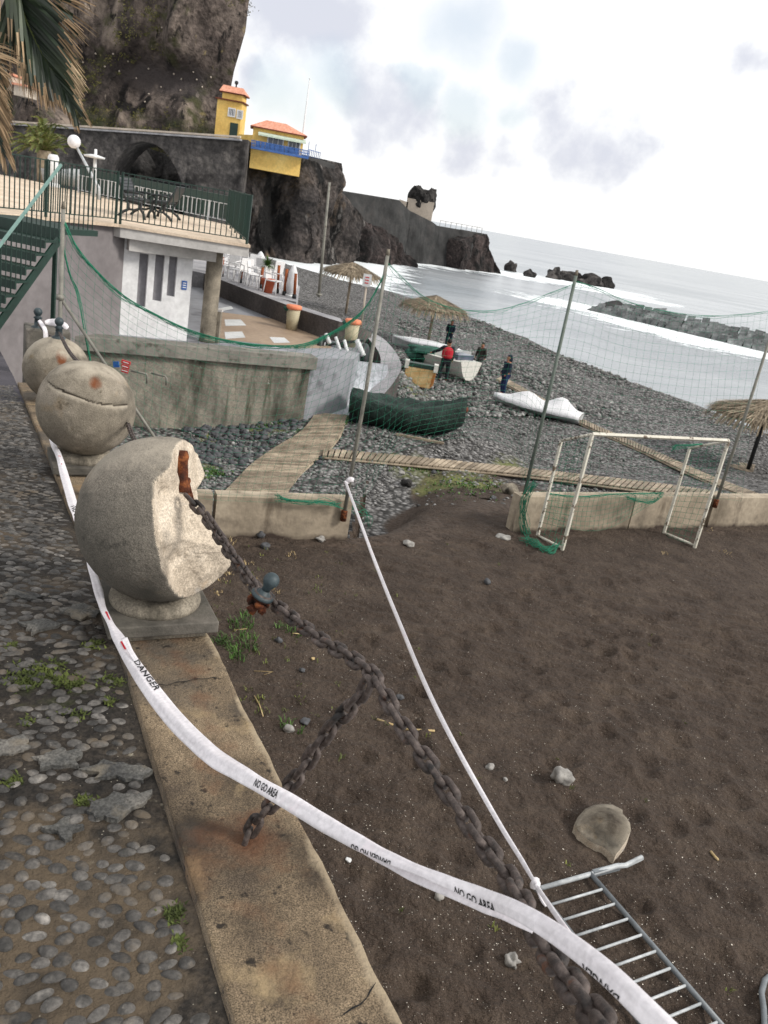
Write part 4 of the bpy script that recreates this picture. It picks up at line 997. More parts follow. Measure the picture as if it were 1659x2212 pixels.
b.beam(A+Vector((0,0,.9)),B+Vector((0,0,.9)),.07,.07);tag(b.build('terrace_fence',m_blue),'blue railing on the headland right of the restaurant','railing')
# village bank and rooftops far left, seen through the palm
rockwall('hill_bank','grey terraced bank left of the cliff behind the palm','rock',[(-200,120,118),(-40,150,118),(40,180,116),(75,235,114),(90,262,113)],-2,6,60,30,2.,.12,m_cliff,slope=.1,seed=30)
for i,(u,v,w_,h_) in enumerate(((20,180,34,26),(55,200,24,18))):
    q=DY(u,v,111);tb_=T('hillside_house',['small white hillside house seen behind the upper palm frond','lower white hillside house beside the bigger one behind the palm'][i],'house',mapv(q));k=111/F
    b=M();b.box(q,(w_*k,3,h_*k));b.build('wall',m_palewall,tb_);b=M();b.box(q+Vector((0,0,h_*k/2+.12)),(w_*k+.4,3.4,.24));b.build('roof',m_tile,tb_)
# ================= TERRACE OBJECTS =================
def iron_bench():
    t_=T('park_bench','x','bench',(0,0,0))
    for sx in(-.75,.75):
        b=M()
        b.tube([(sx,-.28,0),(sx,-.25,.14),(sx,-.16,.26),(sx,-.2,.4),(sx,.2,.42),(sx,.3,.62),(sx,.42,.88)],[.045,.035,.042,.045,.042,.036,.03],6)
        b.tube([(sx,.36,0),(sx,.28,.1),(sx,.12,.2),(sx,.14,.34),(sx,.2,.42)],.04,6)
        b.tube([(sx,-.2,.4),(sx,-.27,.5),(sx,-.2,.6),(sx,.0,.62),(sx,.28,.6)],.034,6)
        b.tube([(sx,-.16,.26),(sx,-.02,.2),(sx,.12,.2)],.03,6)
        b.build('leg_frame',m_black,t_)
    b=M()
    for y,z in((-.18,.44),(-.09,.445),(0,.445),(.09,.445),(.17,.45)):b.box((0,y,z),(1.56,.08,.05))
    b.build('seat',m_black,t_)
    b=M()
    for k in range(6):
        f=k/5;b.box((0,.25+.17*f,.52+.36*f),(1.56,.03,.065),R=Matrix.Rotation(-.38,3,'X'))
    b.box((0,.36,.7),(1.5,.012,.4),R=Matrix.Rotation(-.42,3,'X'))
    b.build('backrest',m_black,t_);return t_
def place(src,loc,rz,label,group=None):
    n=src.copy();COL.objects.link(n);n.location=loc;n.rotation_euler=(0,0,rz);n['label']=label
    if group:n['group']=group
    for ch in list(src.children):
        c=ch.copy();COL.objects.link(c);c.parent=n
        for g in ch.children:
            d=g.copy();COL.objects.link(d);d.parent=c
    return n
bn=iron_bench();q=G(300,470,ZF);bn.location=q;bn.rotation_euler=(0,0,math.radians(98));bn['label']='black cast-iron park bench, left one of the back-to-back pair on the terrace';bn['group']='terrace benches'
q=G(352,473,ZF);place(bn,q,math.radians(-82),'black cast-iron park bench, right one of the back-to-back pair on the terrace','terrace benches')
q=G(372,452,ZF);place(bn,q,math.radians(172),'black cast-iron park bench standing farther back by the balustrade','terrace benches')
# leaning globe lamp
q=DY(215,385,29.);q.z=ZF;lp=T('globe_lamp','white globe lamp on a tilted pole on the terrace','street lamp',mapv(q))
gt=DY(160,306,29.);b=M();b.tube([q,Vector((q.x,q.y,ZF+.35)),gt+(q-gt).normalized()*.1],[.07,.06,.04],8);b.build('pole',m_galv,lp)
b=M();b.lathe(gt-Vector((0,0,.2)),[(.0,0)]+[(.21*math.sin(a),.2-.21*math.cos(a)) for a in [i*math.pi/12 for i in range(1,12)]]+[(0,.41)],20);b.build('globe',m_lamp,lp)
q=DY(203,395,31);q.z=ZF;tp2=DY(207,322,31);ms_=T('disc_mast','white mast carrying a flat white disc beside the globe lamp','mast',mapv(q))
b=M();b.tube([q,tp2],[.09,.05],8);b.build('mast_pole',m_white,ms_);c=DY(204,339,31);b=M();b.lathe(c,[(.05,-.05),(.34,-.03),(.36,.03),(.1,.08)],20);b.build('disc',m_white,ms_)
q=DY(115,356,33);wp=T('white_pillar','short white cylinder pillar in front of the small palm','pillar',mapv(q));b=M();z1=DY(118,334,33).z;b.lathe((q.x,q.y,ZF-.1),[(.2,0),(.2,z1-ZF),(.14,z1-ZF+.1)],16);b.build('shaft',m_white,wp)
b=M();b.lathe((q.x,q.y,ZF-.1),[(.26,0),(.26,.2),(.2,.25)],16);b.build('foot',m_white,wp)
# moored boat shapes behind balustrade -> a white launch on the terrace edge
q=DY(155,365,33.5);lb=T('stored_white_boat','low white boat stored behind the balustrade under the palm','boat',mapv(q))
def hull(L_,B_,H_,sheer=.15,n=16,tr=.75,bow=1.):
    """boat hull along +x, returns sections (closed loops) outer; keel at z=0"""
    secs=[]
    for i in range(n+1):
        t=i/n;x=-L_/2+L_*t
        w=B_/2*(tr+(1-tr)*math.sin(min(1,t/.45)*math.pi/2)) if t<.45 else B_/2*max(.02,(1-((t-.45)/.55)**2.3))
        zt_=H_*(1+sheer*(2*t-1)**2*(1.4 if t>.5 else .6));zk=H_*.5*max(0,(t-.75)/.25)**2*bow
        loop=[]
        for a in range(9):
            f=a/8;y=-w+2*w*f;e_=abs(2*f-1);z=zk+(zt_-zk)*(e_**2.6);loop.append((x,y,z))
        secs.append((loop,w,zt_))
    return secs
def boatmesh(Lh,W_,H_,rim=.05,deck=None,**k):
    sec=hull(Lh,W_,H_,**k);m_=M();o_=[];i_=[]
    loops=[]
    for loop,w,zt_ in sec:
        inner=[(x,y*(1-rim/max(w,.06)) if w>.08 else y*.5,(z+.045)) for x,y,z in loop[::-1]]
        inner[0]=(inner[0][0],inner[0][1],zt_);inner[-1]=(inner[-1][0],inner[-1][1],zt_)
        loops.append([Vector(q_) for q_ in loop+inner])
    if deck:
        m_=M();L2=[]
        for loop,w,zt_ in sec:
            n_=9;L2.append([Vector(q_) for q_ in loop]+[Vector((loop[0][0],w*(1-2*j/6),zt_+.04*(1-abs(1-2*j/6)))) for j in range(1,6)])
        m_.sweep(L2,0,False);return m_,sec
    m_.sweep(loops,0,True);return m_,sec
def tf(m_,loc,rz,tilt=0,roll=0):
    R=Matrix.Rotation(rz,3,'Z')@Matrix.Rotation(tilt,3,'Y')@Matrix.Rotation(roll,3,'X');l=Vector(loc);m_.v=[tuple(l+R@Vector(v)) for v in m_.v];return m_
m_,_=boatmesh(3.0,1.,.45);tf(m_,(q.x+.4,q.y+.2,ZF+.1),.05);m_.build('hull',m_boatg,lb)
m_=M();m_.blob((-.1,0,.4),(.9,.4,.3),3,.1,2);tf(m_,(q.x+.4,q.y+.2,ZF+.1),.05);m_.build('cover',m_boatg,lb)
# ================= STONE SPHERES =================
def frame_at(c):
    v=(Vector((0,0,ZC))-c).normalized();x=iR-v*iR.dot(v);x.normalize();y=v.cross(x);return x,y,v  # picture right, up, toward viewer
RS_=.305
def sphere(name,label,u,v,dist,kind,pedestal=True,top_iron=False,r=RS_):
    c=DD(u,v,dist);t_=T(name,label,'stone bollard',(c.x,c.y,zprom(c.x,c.y)),'stone spheres on the promenade wall')
    ex,ey,ez=frame_at(c);vs0,fs0=ico({'broken':7,'crack':6,'stain':5}[kind]);vs=[];cols=[];cut=[]
    for p in vs0:
        n=1+.006*fbm(p.x*3,p.y*3,p.z*3,4)+.0025*fbm(p.x*14,p.y*14,p.z*14,2)
        a=p.dot(ex);b_=p.dot(ey);d=p.dot(ez);k=1.;col=[0,0,0,1];isc=False
        if kind=='broken':
            def tt(nv,dd_,am=.03,f=4.):
                m=nv[0]*a+nv[1]*b_+nv[2]*d;dn_=math.sqrt(nv[0]**2+nv[1]**2+nv[2]**2);m/=dn_
                if m<=.02:return 9.
                t0=dd_/m;q=p*min(t0,1.)
                return t0*(1+am*.45*fbm(q.x*f+3,q.y*f,q.z*f,3)/max(dd_,.3))
            tA=tt((.95,.08,.30),.21+.16*smooth((b_-.40)/.2),.05,5);tC=tt((.874,.485,.02),.47,.05,5);tE=tt((.62,.22,.75),.60,.06,3.5);tD=tt((.47,-.52,.66),.74,.06,4)
            t0=max(tA,min(tC,tE,tD))
            if t0<1.:
                k=t0;isc=True
                k*=1-.27*smooth((1-t0)/.55)
                k*=1+.009*fbm(p.x*16,p.y*16,p.z*16,5)
            else:
                e=max(0,1-(t0-1.)/.12) if t0<1.12 else 0
                col[1]=.7*e*(1 if b_>-.5 else .3)
            if a<-.1 or b_<-.3:col[2]=.35  # shade put into the colour: left side and underside darker
            if b_>.3:col[1]=max(col[1],.5*smooth((b_-.3)/.4));col[2]=0  # light from above put into the colour: top paler, painted shade cleared
        elif kind=='crack':
            q=(.26*a+.90*b_+.30*d)-.43+.012*math.sin(a*7);lim=smooth((.80-abs(a-.04))/.06)
            if d>-.1:
                k-=.03*math.exp(-(q/.016)**2)*lim
                if q>0:k+=.010*smooth(q/.02)*lim*smooth((.93-b_)/.1)
                q2=math.hypot((a-.20)/.18,(b_-.50)/.22);col[0]=.75*(1-smooth((q2-.2)/1.))*(1 if q>.01 else 0)
                if -.16<q<0:col[1]=.8*lim*(1+q/.16)
                if 0<q<.03:col[2]=.9*lim
            col[1]=max(col[1],.55*smooth((b_-.3)/.5))
            if b_>.93:
                h_=max(0,1-math.hypot(a,d-.1)/.2);k-=.10*h_
                col[2]=max(col[2],h_)
        else:
            q2=math.hypot((a-.15)/.22,(b_-.35)/.35);col[0]=.8*(1-smooth((q2-.4)/.7));
            col[1]=.6*smooth((b_-.1)/.4)
        vs.append(c+p*(r*n*k));cols.append(col);cut.append(isc)
    m_=M();m_.add(vs,fs0,0,True)
    m_.m=[1 if sum(cut[i] for i in f)>=2 else 0 for f in fs0]
    m_.sm=[True]*len(fs0)
    m_.build('sphere',[m_sphere2 if kind=='broken' else m_sphere,m_break],t_,cols=cols)
    # collar, slab, block under the sphere, aligned with the wall
    zb_=c.z-r;g=zprom(c.x,c.y)+.008
    b=M();b.lathe((c.x,c.y,zb_-.02),[(.175,-.02),(.18,.0),(.178,.012),(.165,.03),(.13,.045)],40);b.build('collar',m_plinth,t_)
    R=Matrix((WN,WD,Vector((0,0,1)))).transposed()
    b=M();b.box((c.x,c.y,zb_-.058),(.42,.42,.05),R=R);b.build('slab',m_slab,t_,bevel=.006)
    b=M();b.box((c.x,c.y,(zb_-.083+g)/2-.01),(.345,.345,max(.05,zb_-.083-g+.02)),R=R);b.build('base_block',m_plinth,t_,bevel=.008)
    return t_,c
s1,c1_=sphere('stone_sphere','nearest stone sphere, its right side broken off to a pale raw face',350,1121,3.36,'broken',r=.32)
s2,c2_=sphere('stone_sphere','middle stone sphere with a long curved crack and a rust patch',187,881,5.75,'crack')
s3,c3_=sphere('stone_sphere','farthest stone sphere, partly hidden, with rust stains and an iron knob',122,797,8.7,'stain')
# rusty socket left in the broken sphere
ex,ey,ez=frame_at(c1_);up=Vector((0,0,1))
def sp(u,v,off=0.):  # point seen at pixel on plane through sphere centre facing the viewer, moved toward viewer
    d=ray(u,v).normalized();o=Vector((0,0,ZC));t=(c1_-o).dot(ez)/d.dot(ez);return o+d*t+ez*off
b=M();A=sp(388,978,.10);B=sp(393,1066,.10);ax=(B-A)
vs=[];fs=[];nn_=18
for i in range(14):
    t=i/13
    for j in range(nn_):
        a=2*math.pi*j/nn_;rr=.027*(1+.16*fbm(math.cos(a)*2,math.sin(a)*2,t*5,4))*(1+.12*math.sin(t*9));q=A+ax*t+(ex*math.cos(a)+ez*math.sin(a))*rr;vs.append(q)
for i in range(13):
    for j in range(nn_):fs.append((i*nn_+j,i*nn_+(j+1)%nn_,(i+1)*nn_+(j+1)%nn_,(i+1)*nn_+j))
fs.append(tuple(range(nn_))[::-1]);fs.append(tuple(13*nn_+j for j in range(nn_)));b.add(vs,fs,0,True)
for k,(u,v,s_) in enumerate(((378,1030,.016),(396,1010,.014),(402,1070,.017),(386,1075,.02),(404,1045,.014),(399,1088,.018),(380,1055,.014))):
    b.blob(sp(u,v,.05),(s_,s_,s_*1.7),k,.4,2)
b.build('rusted_socket',m_rustred,s1)
b=M();A=sp(406,1040,.03);b.tube([A,sp(412,1065,.035),sp(418,1085,.04)],[.005,.006,.004],6);b.build('rusted_bar',m_rustred,s1)
# knob on the farthest sphere and on the end pillar
def knob(par,q,s=1.):
    b=M();b.lathe(q,[(.055*s,-.03),(.055*s,.0),(.03*s,.02),(.026*s,.07*s),(.038*s,.08*s),(.02*s,.095*s)]+[(.036*s*math.sin(a),.13*s-.036*s*math.cos(a)) for a in [math.pi*(.25+.75*i/6) for i in range(6)]],16);return b.build('iron_knob',m_finial,par)
kt=c3_+Vector((.01,0,RS_));knob(s3,kt,1.15)
q=DY(92,735,10.);ep=T('end_pillar','mossy grey block at the end of the promenade wall, tape tied round its knob','pillar',(q.x,q.y,zprom(q.x,q.y)))
zt_=DY(92,705,10.).z;b=M();R=Matrix((WN,WD,Vector((0,0,1)))).transposed();b.box((q.x+.05,q.y,zt_-.6),(.5,.42,1.2),R=R);b.build('block',m_slab,ep,bevel=.02)
kp=Vector((q.x-.02,q.y-.1,zt_));knob(ep,kp,1.4)
# ================= CHAINS =================
def link_path(h,w,n=7):
    pts=[]
    for i in range(n):
        a=-math.pi/2+math.pi*i/(n-1);pts.append((h-w+w*math.cos(a),w*math.sin(a)))
    for i in range(n):
        a=math.pi/2+math.pi*i/(n-1);pts.append((-(h-w)+w*math.cos(a),w*math.sin(a)))
    return pts
LP=link_path(.0285,.0125)
def resample(P,step):
    out=[P[0].copy()];need=step;acc_=0
    for i in range(len(P)-1):
        a,b_=P[i],P[i+1];L=(b_-a).length;pos=0
        while L-pos>=need:
            pos+=need;out.append(a.lerp(b_,pos/L));need=step
        need-=(L-pos)
    return out
def spline(P,k=8):
    o=[]
    for i in range(len(P)-1):
        a=P[max(i-1,0)];b_=P[i];c=P[i+1];d=P[min(i+2,len(P)-1)]
        for j in range(k):
            t=j/k;o.append(.5*((2*b_)+(c-a)*t+(2*a-5*b_+4*c-d)*t*t+(-a+3*b_-3*c+d)*t**3))
    o.append(P[-1].copy());return o
def chain(name,label,P,s=1.,pitch=.0425,rw=.0072,seed=0,roll0=.75,n=9,extra=None):
    P=resample(spline(P),pitch*s);b=M();r=random.Random(seed)
    for i in range(len(P)-1):
        a,c=P[i],P[i+1];x=(c-a).normalized();z=x.cross(Vector((0,0,1)))
        z=z.normalized() if z.length>.05 else Vector((1,0,0));y=z.cross(x)
        an=roll0+(math.pi/2 if i%2 else 0)+r.uniform(-.16,.16);e=y*math.cos(an)+z*math.sin(an);m=(a+c)/2
        x2=(x+e*r.uniform(-.07,.07)).normalized()
        pts=[m+x2*(p*s)+e*(q*s) for p,q in LP]
        b.tube(pts,rw*s,n,closed=True)
    if extra:extra(b)
    o=b.build(name,m_rust);tag(o,label,'chain');return o
mainpx=[(404,1072,3.2),(440,1112,3.12),(478,1168,3.0),(512,1218,2.87),(548,1265,2.72),(600,1310,2.55),(650,1350,2.40),(700,1386,2.28),(750,1416,2.17),(800,1452,2.07),(830,1498,2.02),(862,1556,1.96),(900,1612,1.91),(940,1668,1.86),(978,1728,1.81),(1022,1792,1.75),(1066,1852,1.68),(1108,1912,1.61),(1140,1974,1.50),(1172,2034,1.41),(1204,2086,1.34),(1238,2134,1.27),(1274,2180,1.21),(1312,2228,1.16),(1358,2284,1.11),(1412,2350,1.06)]
chain('iron_chain','heavy rusty chain running from the broken sphere down past the camera',[DD(*a) for a in mainpx],s=1.12)
ga=G(530,1812,.018);gd=(ga-Vector((0,0,ZC))).length
br=[(796,1474,2.05)]+[(u,v,2.05+(gd-2.05)*t) for u,v,t in ((770,1515,.12),(735,1550,.24),(702,1590,.37),(672,1635,.5),(640,1680,.63),(598,1725,.76),(562,1765,.88),(540,1795,.96))]
chain('anchor_chain','short rusty chain branch joining the heavy chain to the coping',[DD(*a) for a in br]+[ga+Vector((0,0,.005)),ga+Vector((0,0,-.04))],seed=4,roll0=.2,s=1.2)
# second length beside the first between the sphere and the cast knob
chain('iron_chain','slack second strand of rusty chain beside the main one near the broken sphere',[DD(*a) for a in ((446,1112,3.02),(478,1160,2.93),(512,1210,2.82),(545,1255,2.70),(562,1284,2.63))],seed=9,roll0=0,s=.85)
k2=kt+Vector((0,0,.05))
top2=c2_+Vector((.0,0,RS_-.02));dd2=(top2-k2)
chain('rusty_chain','rusty chain from the iron knob down to the top of the cracked sphere',[k2+Vector((.02,-.03,0)),k2.lerp(top2,.4)+Vector((0,0,-.06)),k2.lerp(top2,.75)+Vector((0,0,-.06)),top2],seed=5,s=.8,n=6)
k3=kp+Vector((.03,-.05,.05));e3=c3_+Vector((-.02,.12,RS_*.9));chain('rusty_chain','rusty chain from the end pillar knob to the farthest sphere',[k3,k3.lerp(e3,.5)+Vector((0,0,-.05)),e3],seed=6,s=.8,n=6)
a1_=DD(276,915,5.6);a2_=DD(291,951,5.1);a3_=DD(330,1010,4.3);chain('rusty_chain','rusty chain between the cracked sphere and the broken sphere',[a1_,a2_,a3_,DD(368,1050,3.35)],seed=7,s=.8,n=6)
# cast knob ripped from the sphere, hanging on the chain
P=DD(586,1254,2.50);Q=DD(538,1334,2.56);d=(P-Q).normalized();kn=T('cast_iron_finial','dark cast-iron knob torn from the broken sphere hanging on the chain','finial',mapv(P))
x_=d.cross(ez).normalized();y_=d.cross(x_);AX=Matrix((x_,y_,d)).transposed()
b=M();b.lathe(P-d*.0,[(.013,-.036),(.0135,-.024),(.018,-.018)]+[(.0245*math.sin(a),-.0245*math.cos(a)+.0) for a in [math.pi*(.28+.70*i/8) for i in range(9)]],24,ax=AX);b.build('ball',m_finial,kn)
b=M();b.lathe(P,[(.034,-.062),(.036,-.055),(.030,-.049),(.017,-.046),(.014,-.036)],20,ax=AX);b.build('flange',m_finial,kn)
b=M();b.lathe(P,[(.009,-.125),(.010,-.10),(.017,-.088),(.02,-.075),(.03,-.064)],9,ax=AX);
for k in range(9):
    a=k*2.4;b.blob(P-d*(.07+.004*k)+(x_*math.cos(a)+y_*math.sin(a))*.024,(.012,.012,.014),k,.45,2)
b.build('rusted_root',m_rustred,kn)
b=M();pts=[P-d*.052+(x_*math.cos(a)*.026+y_*math.sin(a)*.026) for a in [i*math.pi/7 for i in range(14)]];b.tube(pts,.006,6,closed=True);b.build('rusty_ring',m_rust,kn)
# ================= TAPES =================
def ribbon(rows,nacross=7,bulge=.12,fold=None,seed=0):
    """rows: (u,v,dist,width_px,tilt); a band of tape with thickness, curling slightly toward the viewer. returns mesh builder and surface function"""
    C=[DD(a[0],a[1],a[2]) for a in rows];W_=[a[3]*a[2]/F/2*.9 for a in rows];TL_=[a[4] for a in rows]
    Cs=spline(C,10);n=len(Cs)
    def itp(L_,i):
        t=i/10;k=min(int(t),len(L_)-2);f=t-k;f=f*f*(3-2*f);return L_[k]*(1-f)+L_[k+1]*f
    rowsP=[];fr=[]
    for i,c in enumerate(Cs):
        t=(Cs[min(i+1,n-1)]-Cs[max(i-1,0)]).normalized();v=(Vector((0,0,ZC))-c).normalized();a=t.cross(v).normalized();nv=a.cross(t)
        if nv.dot(v)<0:nv=-nv
        th=itp(TL_,i);a2=a*math.cos(th)+nv*math.sin(th);n2_=nv*math.cos(th)-a*math.sin(th);w=itp(W_,i)/max(.3,math.cos(th))
        fr.append((c,a2,n2_,w))
    def S(i,s,off=0.):   # i fractional row, s in -1..1 across
        k=min(int(i),n-2);f=i-k
        o=[]
        for kk in(k,k+1):
            c,a2,n2_,w=fr[kk];wr=.07*w*math.sin(s*5+kk*.05+seed)+.035*w*math.sin(s*13-kk*.09)+.03*w*noise.noise(Vector((s*2,kk*.25,seed)))
            o.append(c+a2*(w*s)+n2_*(bulge*w*(1-s*s)*2+wr+off))
        return o[0].lerp(o[1],f)
    b=M()
    secs=[]
    for i in range(n):
        sec=[S(i,-1+2*j/(nacross-1)) for j in range(nacross)]+[S(i,1-2*j/(nacross-1),-.0012) for j in range(nacross)];secs.append(sec)
    b.sweep(secs,0,True);return b,S,n
tape1=[(100,890,6.4,12,0),(114,955,6.1,12,0),(127,985,5.3,13,0),(140,1030,4.95,18,.2),(156,1085,4.55,20,.2),(166,1125,4.25,13,.9),(178,1165,4.0,5,.3),(186,1198,3.8,5,0),(200,1235,3.6,16,.2),(212,1275,3.4,20,0),(222,1312,3.18,14,.5),(238,1345,3.0,13,.6),(258,1382,2.82,26,.2),(282,1425,2.64,30,0),(312,1470,2.46,36,.1),(345,1515,2.34,40,.1),(382,1560,2.22,42,0),(425,1603,2.10,42,0),(468,1640,1.99,42,.3),(515,1668,1.90,38,.1),(565,1698,1.82,34,0),(625,1732,1.74,38,0),(690,1772,1.66,38,.1),(760,1812,1.58,35,.1),(830,1848,1.51,27,.4),(900,1878,1.45,21,.5),(970,1906,1.40,26,.2),(1040,1936,1.35,36,.0),(1110,1964,1.27,38,0),(1180,2004,1.21,42,0),(1250,2053,1.15,45,0),(1320,2110,1.09,48,0),(1390,2178,1.04,50,0),(1470,2258,1.0,52,0)]
tb1=T('barrier_tape','white printed barrier tape sagging from behind the spheres over the coping','tape',mapv(DD(*tape1[19][:3])))
b,S1,n1=ribbon(tape1,bulge=.16,nacross=11);b.build('tape_band',m_tape,tb1)
# folded-over layer below the middle stretch
fold=[(760,1824,1.60,10,.2),(830,1860,1.53,18,.2),(900,1894,1.47,26,.2),(970,1922,1.42,30,.1),(1040,1953,1.37,30,0),(1100,1982,1.32,20,0),(1150,2012,1.285,8,0)]
b,_,_=ribbon(fold,bulge=.05,seed=2);b.build('tape_fold',m_tape,tb1)
fold=[(268,1378,2.75,14,.2),(290,1420,2.62,10,.2),(330,1475,2.47,8,.1)]
b,_,_=ribbon(fold,bulge=.05,seed=2);b.build('tape_fold',m_tape,tb1)
def lettering(text,S,i0,i1,s0,s1,par,mt=m_ink,flip=False,clip=(-.97,.97)):
    cu=bpy.data.curves.new('txt','FONT');cu.body=text;cu.size=1.;cu.resolution_u=2;cu.offset=.015
    o=bpy.data.objects.new('txt',cu);COL.objects.link(o);dg=bpy.context.evaluated_depsgraph_get();me=bpy.data.meshes.new_from_object(o.evaluated_get(dg))
    bpy.data.objects.remove(o)
    import bmesh
    bm=bmesh.new();bm.from_mesh(me);bmesh.ops.triangulate(bm,faces=bm.faces[:]);bmesh.ops.subdivide_edges(bm,edges=bm.edges[:],cuts=1)
    xs=[v.co.x for v in bm.verts];x0,x1=min(xs),max(xs);V=[];Fs=[]
    for v in bm.verts:
        fx=(v.co.x-x0)/(x1-x0);fy=v.co.y/.72
        if flip:fx=1-fx;fy=1-fy
        i=i0+(i1-i0)*fx;s_=s0+(s1-s0)*fy;s_=max(clip[0],min(clip[1],s_));V.append(S(i,s_,.0012))
    for f in bm.faces:Fs.append([v.index for v in f.verts])
    bm.free();q=M();q.add(V,Fs,0,False);return q.build('lettering',mt,par)
# across direction: s=+1 lies on one edge; find which edge is the upper one on the picture
ua,va=PR(S1(200,1));ub,vb=PR(S1(200,-1));UP=1 if va<vb else -1
def row_at(S,n,u,v):
    best=(1e9,0)
    for i in range(n*2-2):
        p_=PR(S(i/2,0));d_=(p_[0]-u)**2+(p_[1]-v)**2
        if d_<best[0]:best=(d_,i/2)
    return best[1]
r_=lambda u,v:row_at(S1,n1,u,v)
lettering('DANGER',S1,r_(286,1430),r_(330,1495),.25*UP,1.0*UP,tb1)
lettering('NO GO AREA',S1,r_(552,1690),r_(600,1718),-.45*UP,.55*UP,tb1)
lettering('NO GO AREA',S1,r_(985,1912),r_(1068,1950),-.75*UP-.5*UP,-.05*UP-.2*UP,tb1,clip=(-.97,.97))
lettering('ABSOLUTELY NO',S1,r_(765,1815),r_(845,1855),-.45*UP-.9*UP,-.45*UP,tb1,flip=True) if False else lettering('DANGER NO GO',S1,r_(765,1815),r_(848,1857),-1.45*UP,-.55*UP,tb1,flip=True)
lettering('DANGER',S1,r_(1255,2078),r_(1340,2150),-1.5*UP,-.7*UP,tb1,flip=True)
lettering('NO GO',S1,r_(160,1092),r_(167,1125),-.6*UP,.7*UP,tb1)
b=M()
for (u0_,v0_,u1_,v1_) in ((128,985,132,1005),(262,1385,270,1402),(226,1322,234,1340)):
    a=row_at(S1,n1,u0_,v0_);c=row_at(S1,n1,u1_,v1_);q=[S1(a,-.5,.002),S1(a,.1,.002),S1(c,.05,.002),S1(c,-.2,.002)];b.quad(*q)
b.build('red_print',m_red,tb1)
pbase=Vector((-.49,11.72,0));
t0_=DY(747,1043,11.62);t0d=(t0_-Vector((0,0,ZC))).length
def invd(t,a,b_):return 1/((1-t)/a+t/b_)
px2=[(747,1043,6.0),(770,1105,6.8),(800,1187,7.6),(832,1270,8.5),(868,1358,9.3),(905,1448,10.2),(945,1535,11.0),(990,1622,11.0),(1038,1708,11.0),(1085,1790,11.0),(1125,1855,10.2),(1156,1908,7.6),(1195,1968,11.0),(1240,2030,12.8),(1290,2088,12.8),(1345,2150,14.4),(1410,2218,16.1)]
Lp=[0]
for a,c in zip(px2[:-1],px2[1:]):Lp.append(Lp[-1]+math.hypot(c[0]-a[0],c[1]-a[1]))
rows2=[(u,v,invd(l/Lp[-1],t0d,1.22),w_,.2*math.sin(i)) for i,((u,v,w_),l) in enumerate(zip(px2,Lp))]
tb2=T('barrier_tape','taut white barrier tape from the middle fence pole down to the foreground','tape',mapv(t0_))
b,S2,n2=ribbon(rows2,bulge=.12,seed=4);b.build('tape_band',m_tape,tb2)
b=M();b.blob(DY(748,1042,11.6),(.035,.03,.03),2,.4,2);b.blob(DY(757,1037,11.6),(.055,.02,.04),6,.5,2);b.build('knot',m_tape,tb2)
kd=rows2[11][2];kq=DD(1156,1908,kd);b=M();b.blob(kq,(.009,.007,.012),3,.35,2);b.build('knot',m_tape,tb2)
b,_,_=ribbon([(1158,1910,kd*.995,10,0),(1166,1930,kd*.99,8,.5),(1172,1945,kd*.99,9,0),(1180,1958,kd*.99,4,.4)],bulge=.3,seed=5);b.build('loose_end',m_tape,tb2)
# tape round the end pillar
tb3=T('barrier_tape','short twist of white barrier tape tied to the end pillar','tape',mapv(kp))
b,_,_=ribbon([(84,692,9.67,7,0),(90,700,9.61,8,.3),(97,712,9.55,9,.2),(99,728,9.55,10,.3),(99,742,9.55,8,0)],bulge=.1);b.build('tape_band',m_tape,tb3)
b,_,_=ribbon([(97,697,9.55,8,0),(108,696,9.55,14,.3),(122,697,9.49,16,.2),(138,703,9.44,14,0),(147,709,9.44,8,.3)],bulge=.1);b.build('tape_band',m_tape,tb3)
# ================= ON THE SAND =================
def zs_at(x,y):return zsnd(x,y)[0]
def GS(u,v):
    q=G(u,v,-2.985);return Vector((q.x,q.y,zs_at(q.x,q.y)))
# broken-off shell of the sphere
cpx=[(1240,1782),(1247,1768),(1262,1754),(1280,1742),(1300,1737),(1322,1740),(1340,1748),(1344,1752),(1343,1763),(1350,1775),(1356,1792),(1358,1808),(1350,1826),(1337,1840),(1331,1845),(1328,1852),(1322,1848),(1312,1838),(1300,1830),(1285,1824),(1271,1816),(1260,1806),(1249,1798),(1245,1788)]
cw=[G(u,v,-2.93) for u,v in cpx];cc_=sum(cw,Vector((0,0,0)))/len(cw)
vs=[];fs=[];K=len(cw);rings=7
for r_i in range(rings+1):
    f=1-r_i/rings
    for i,p_ in enumerate(cw):
        q=cc_+(p_-cc_)*f;e=math.hypot(q.x-cc_.x,q.y-cc_.y)/.27;jit=.012*fbm(q.x*9,q.y*9,2,4)
        q.z=-2.975+.05+.10*max(0,1-((q.x-cc_.x-.05)**2+(q.y-cc_.y-.03)**2)/.085)+jit*1.6;vs.append(q)
for i,p_ in enumerate(cw):vs.append(Vector((p_.x,p_.y-.01,-3.03)))
for r_i in range(rings):
    for i in range(K):
        j=(i+1)%K;fs.append((r_i*K+i,r_i*K+j,(r_i+1)*K+j,(r_i+1)*K+i))
b=M();b.add(vs,fs,0,True);b.add([],[]);bo_=(rings+1)*K
b.f+= [[i,bo_+i,bo_+(i+1)%K,(i+1)%K] for i in range(K)];b.m+=[1]*K;b.sm+=[False]*K
o=b.build('sphere_fragment',[m_sphere,m_break],cols=[(0,.45*(1-f_/5.) if f_<5 else 0,.3+.4*f_/7,1) for f_ in range(8) for _ in range(K)]+[(0,.5,0,1)]*K);tag(o,'curved piece of the broken stone sphere lying on the dark sand','stone fragment')
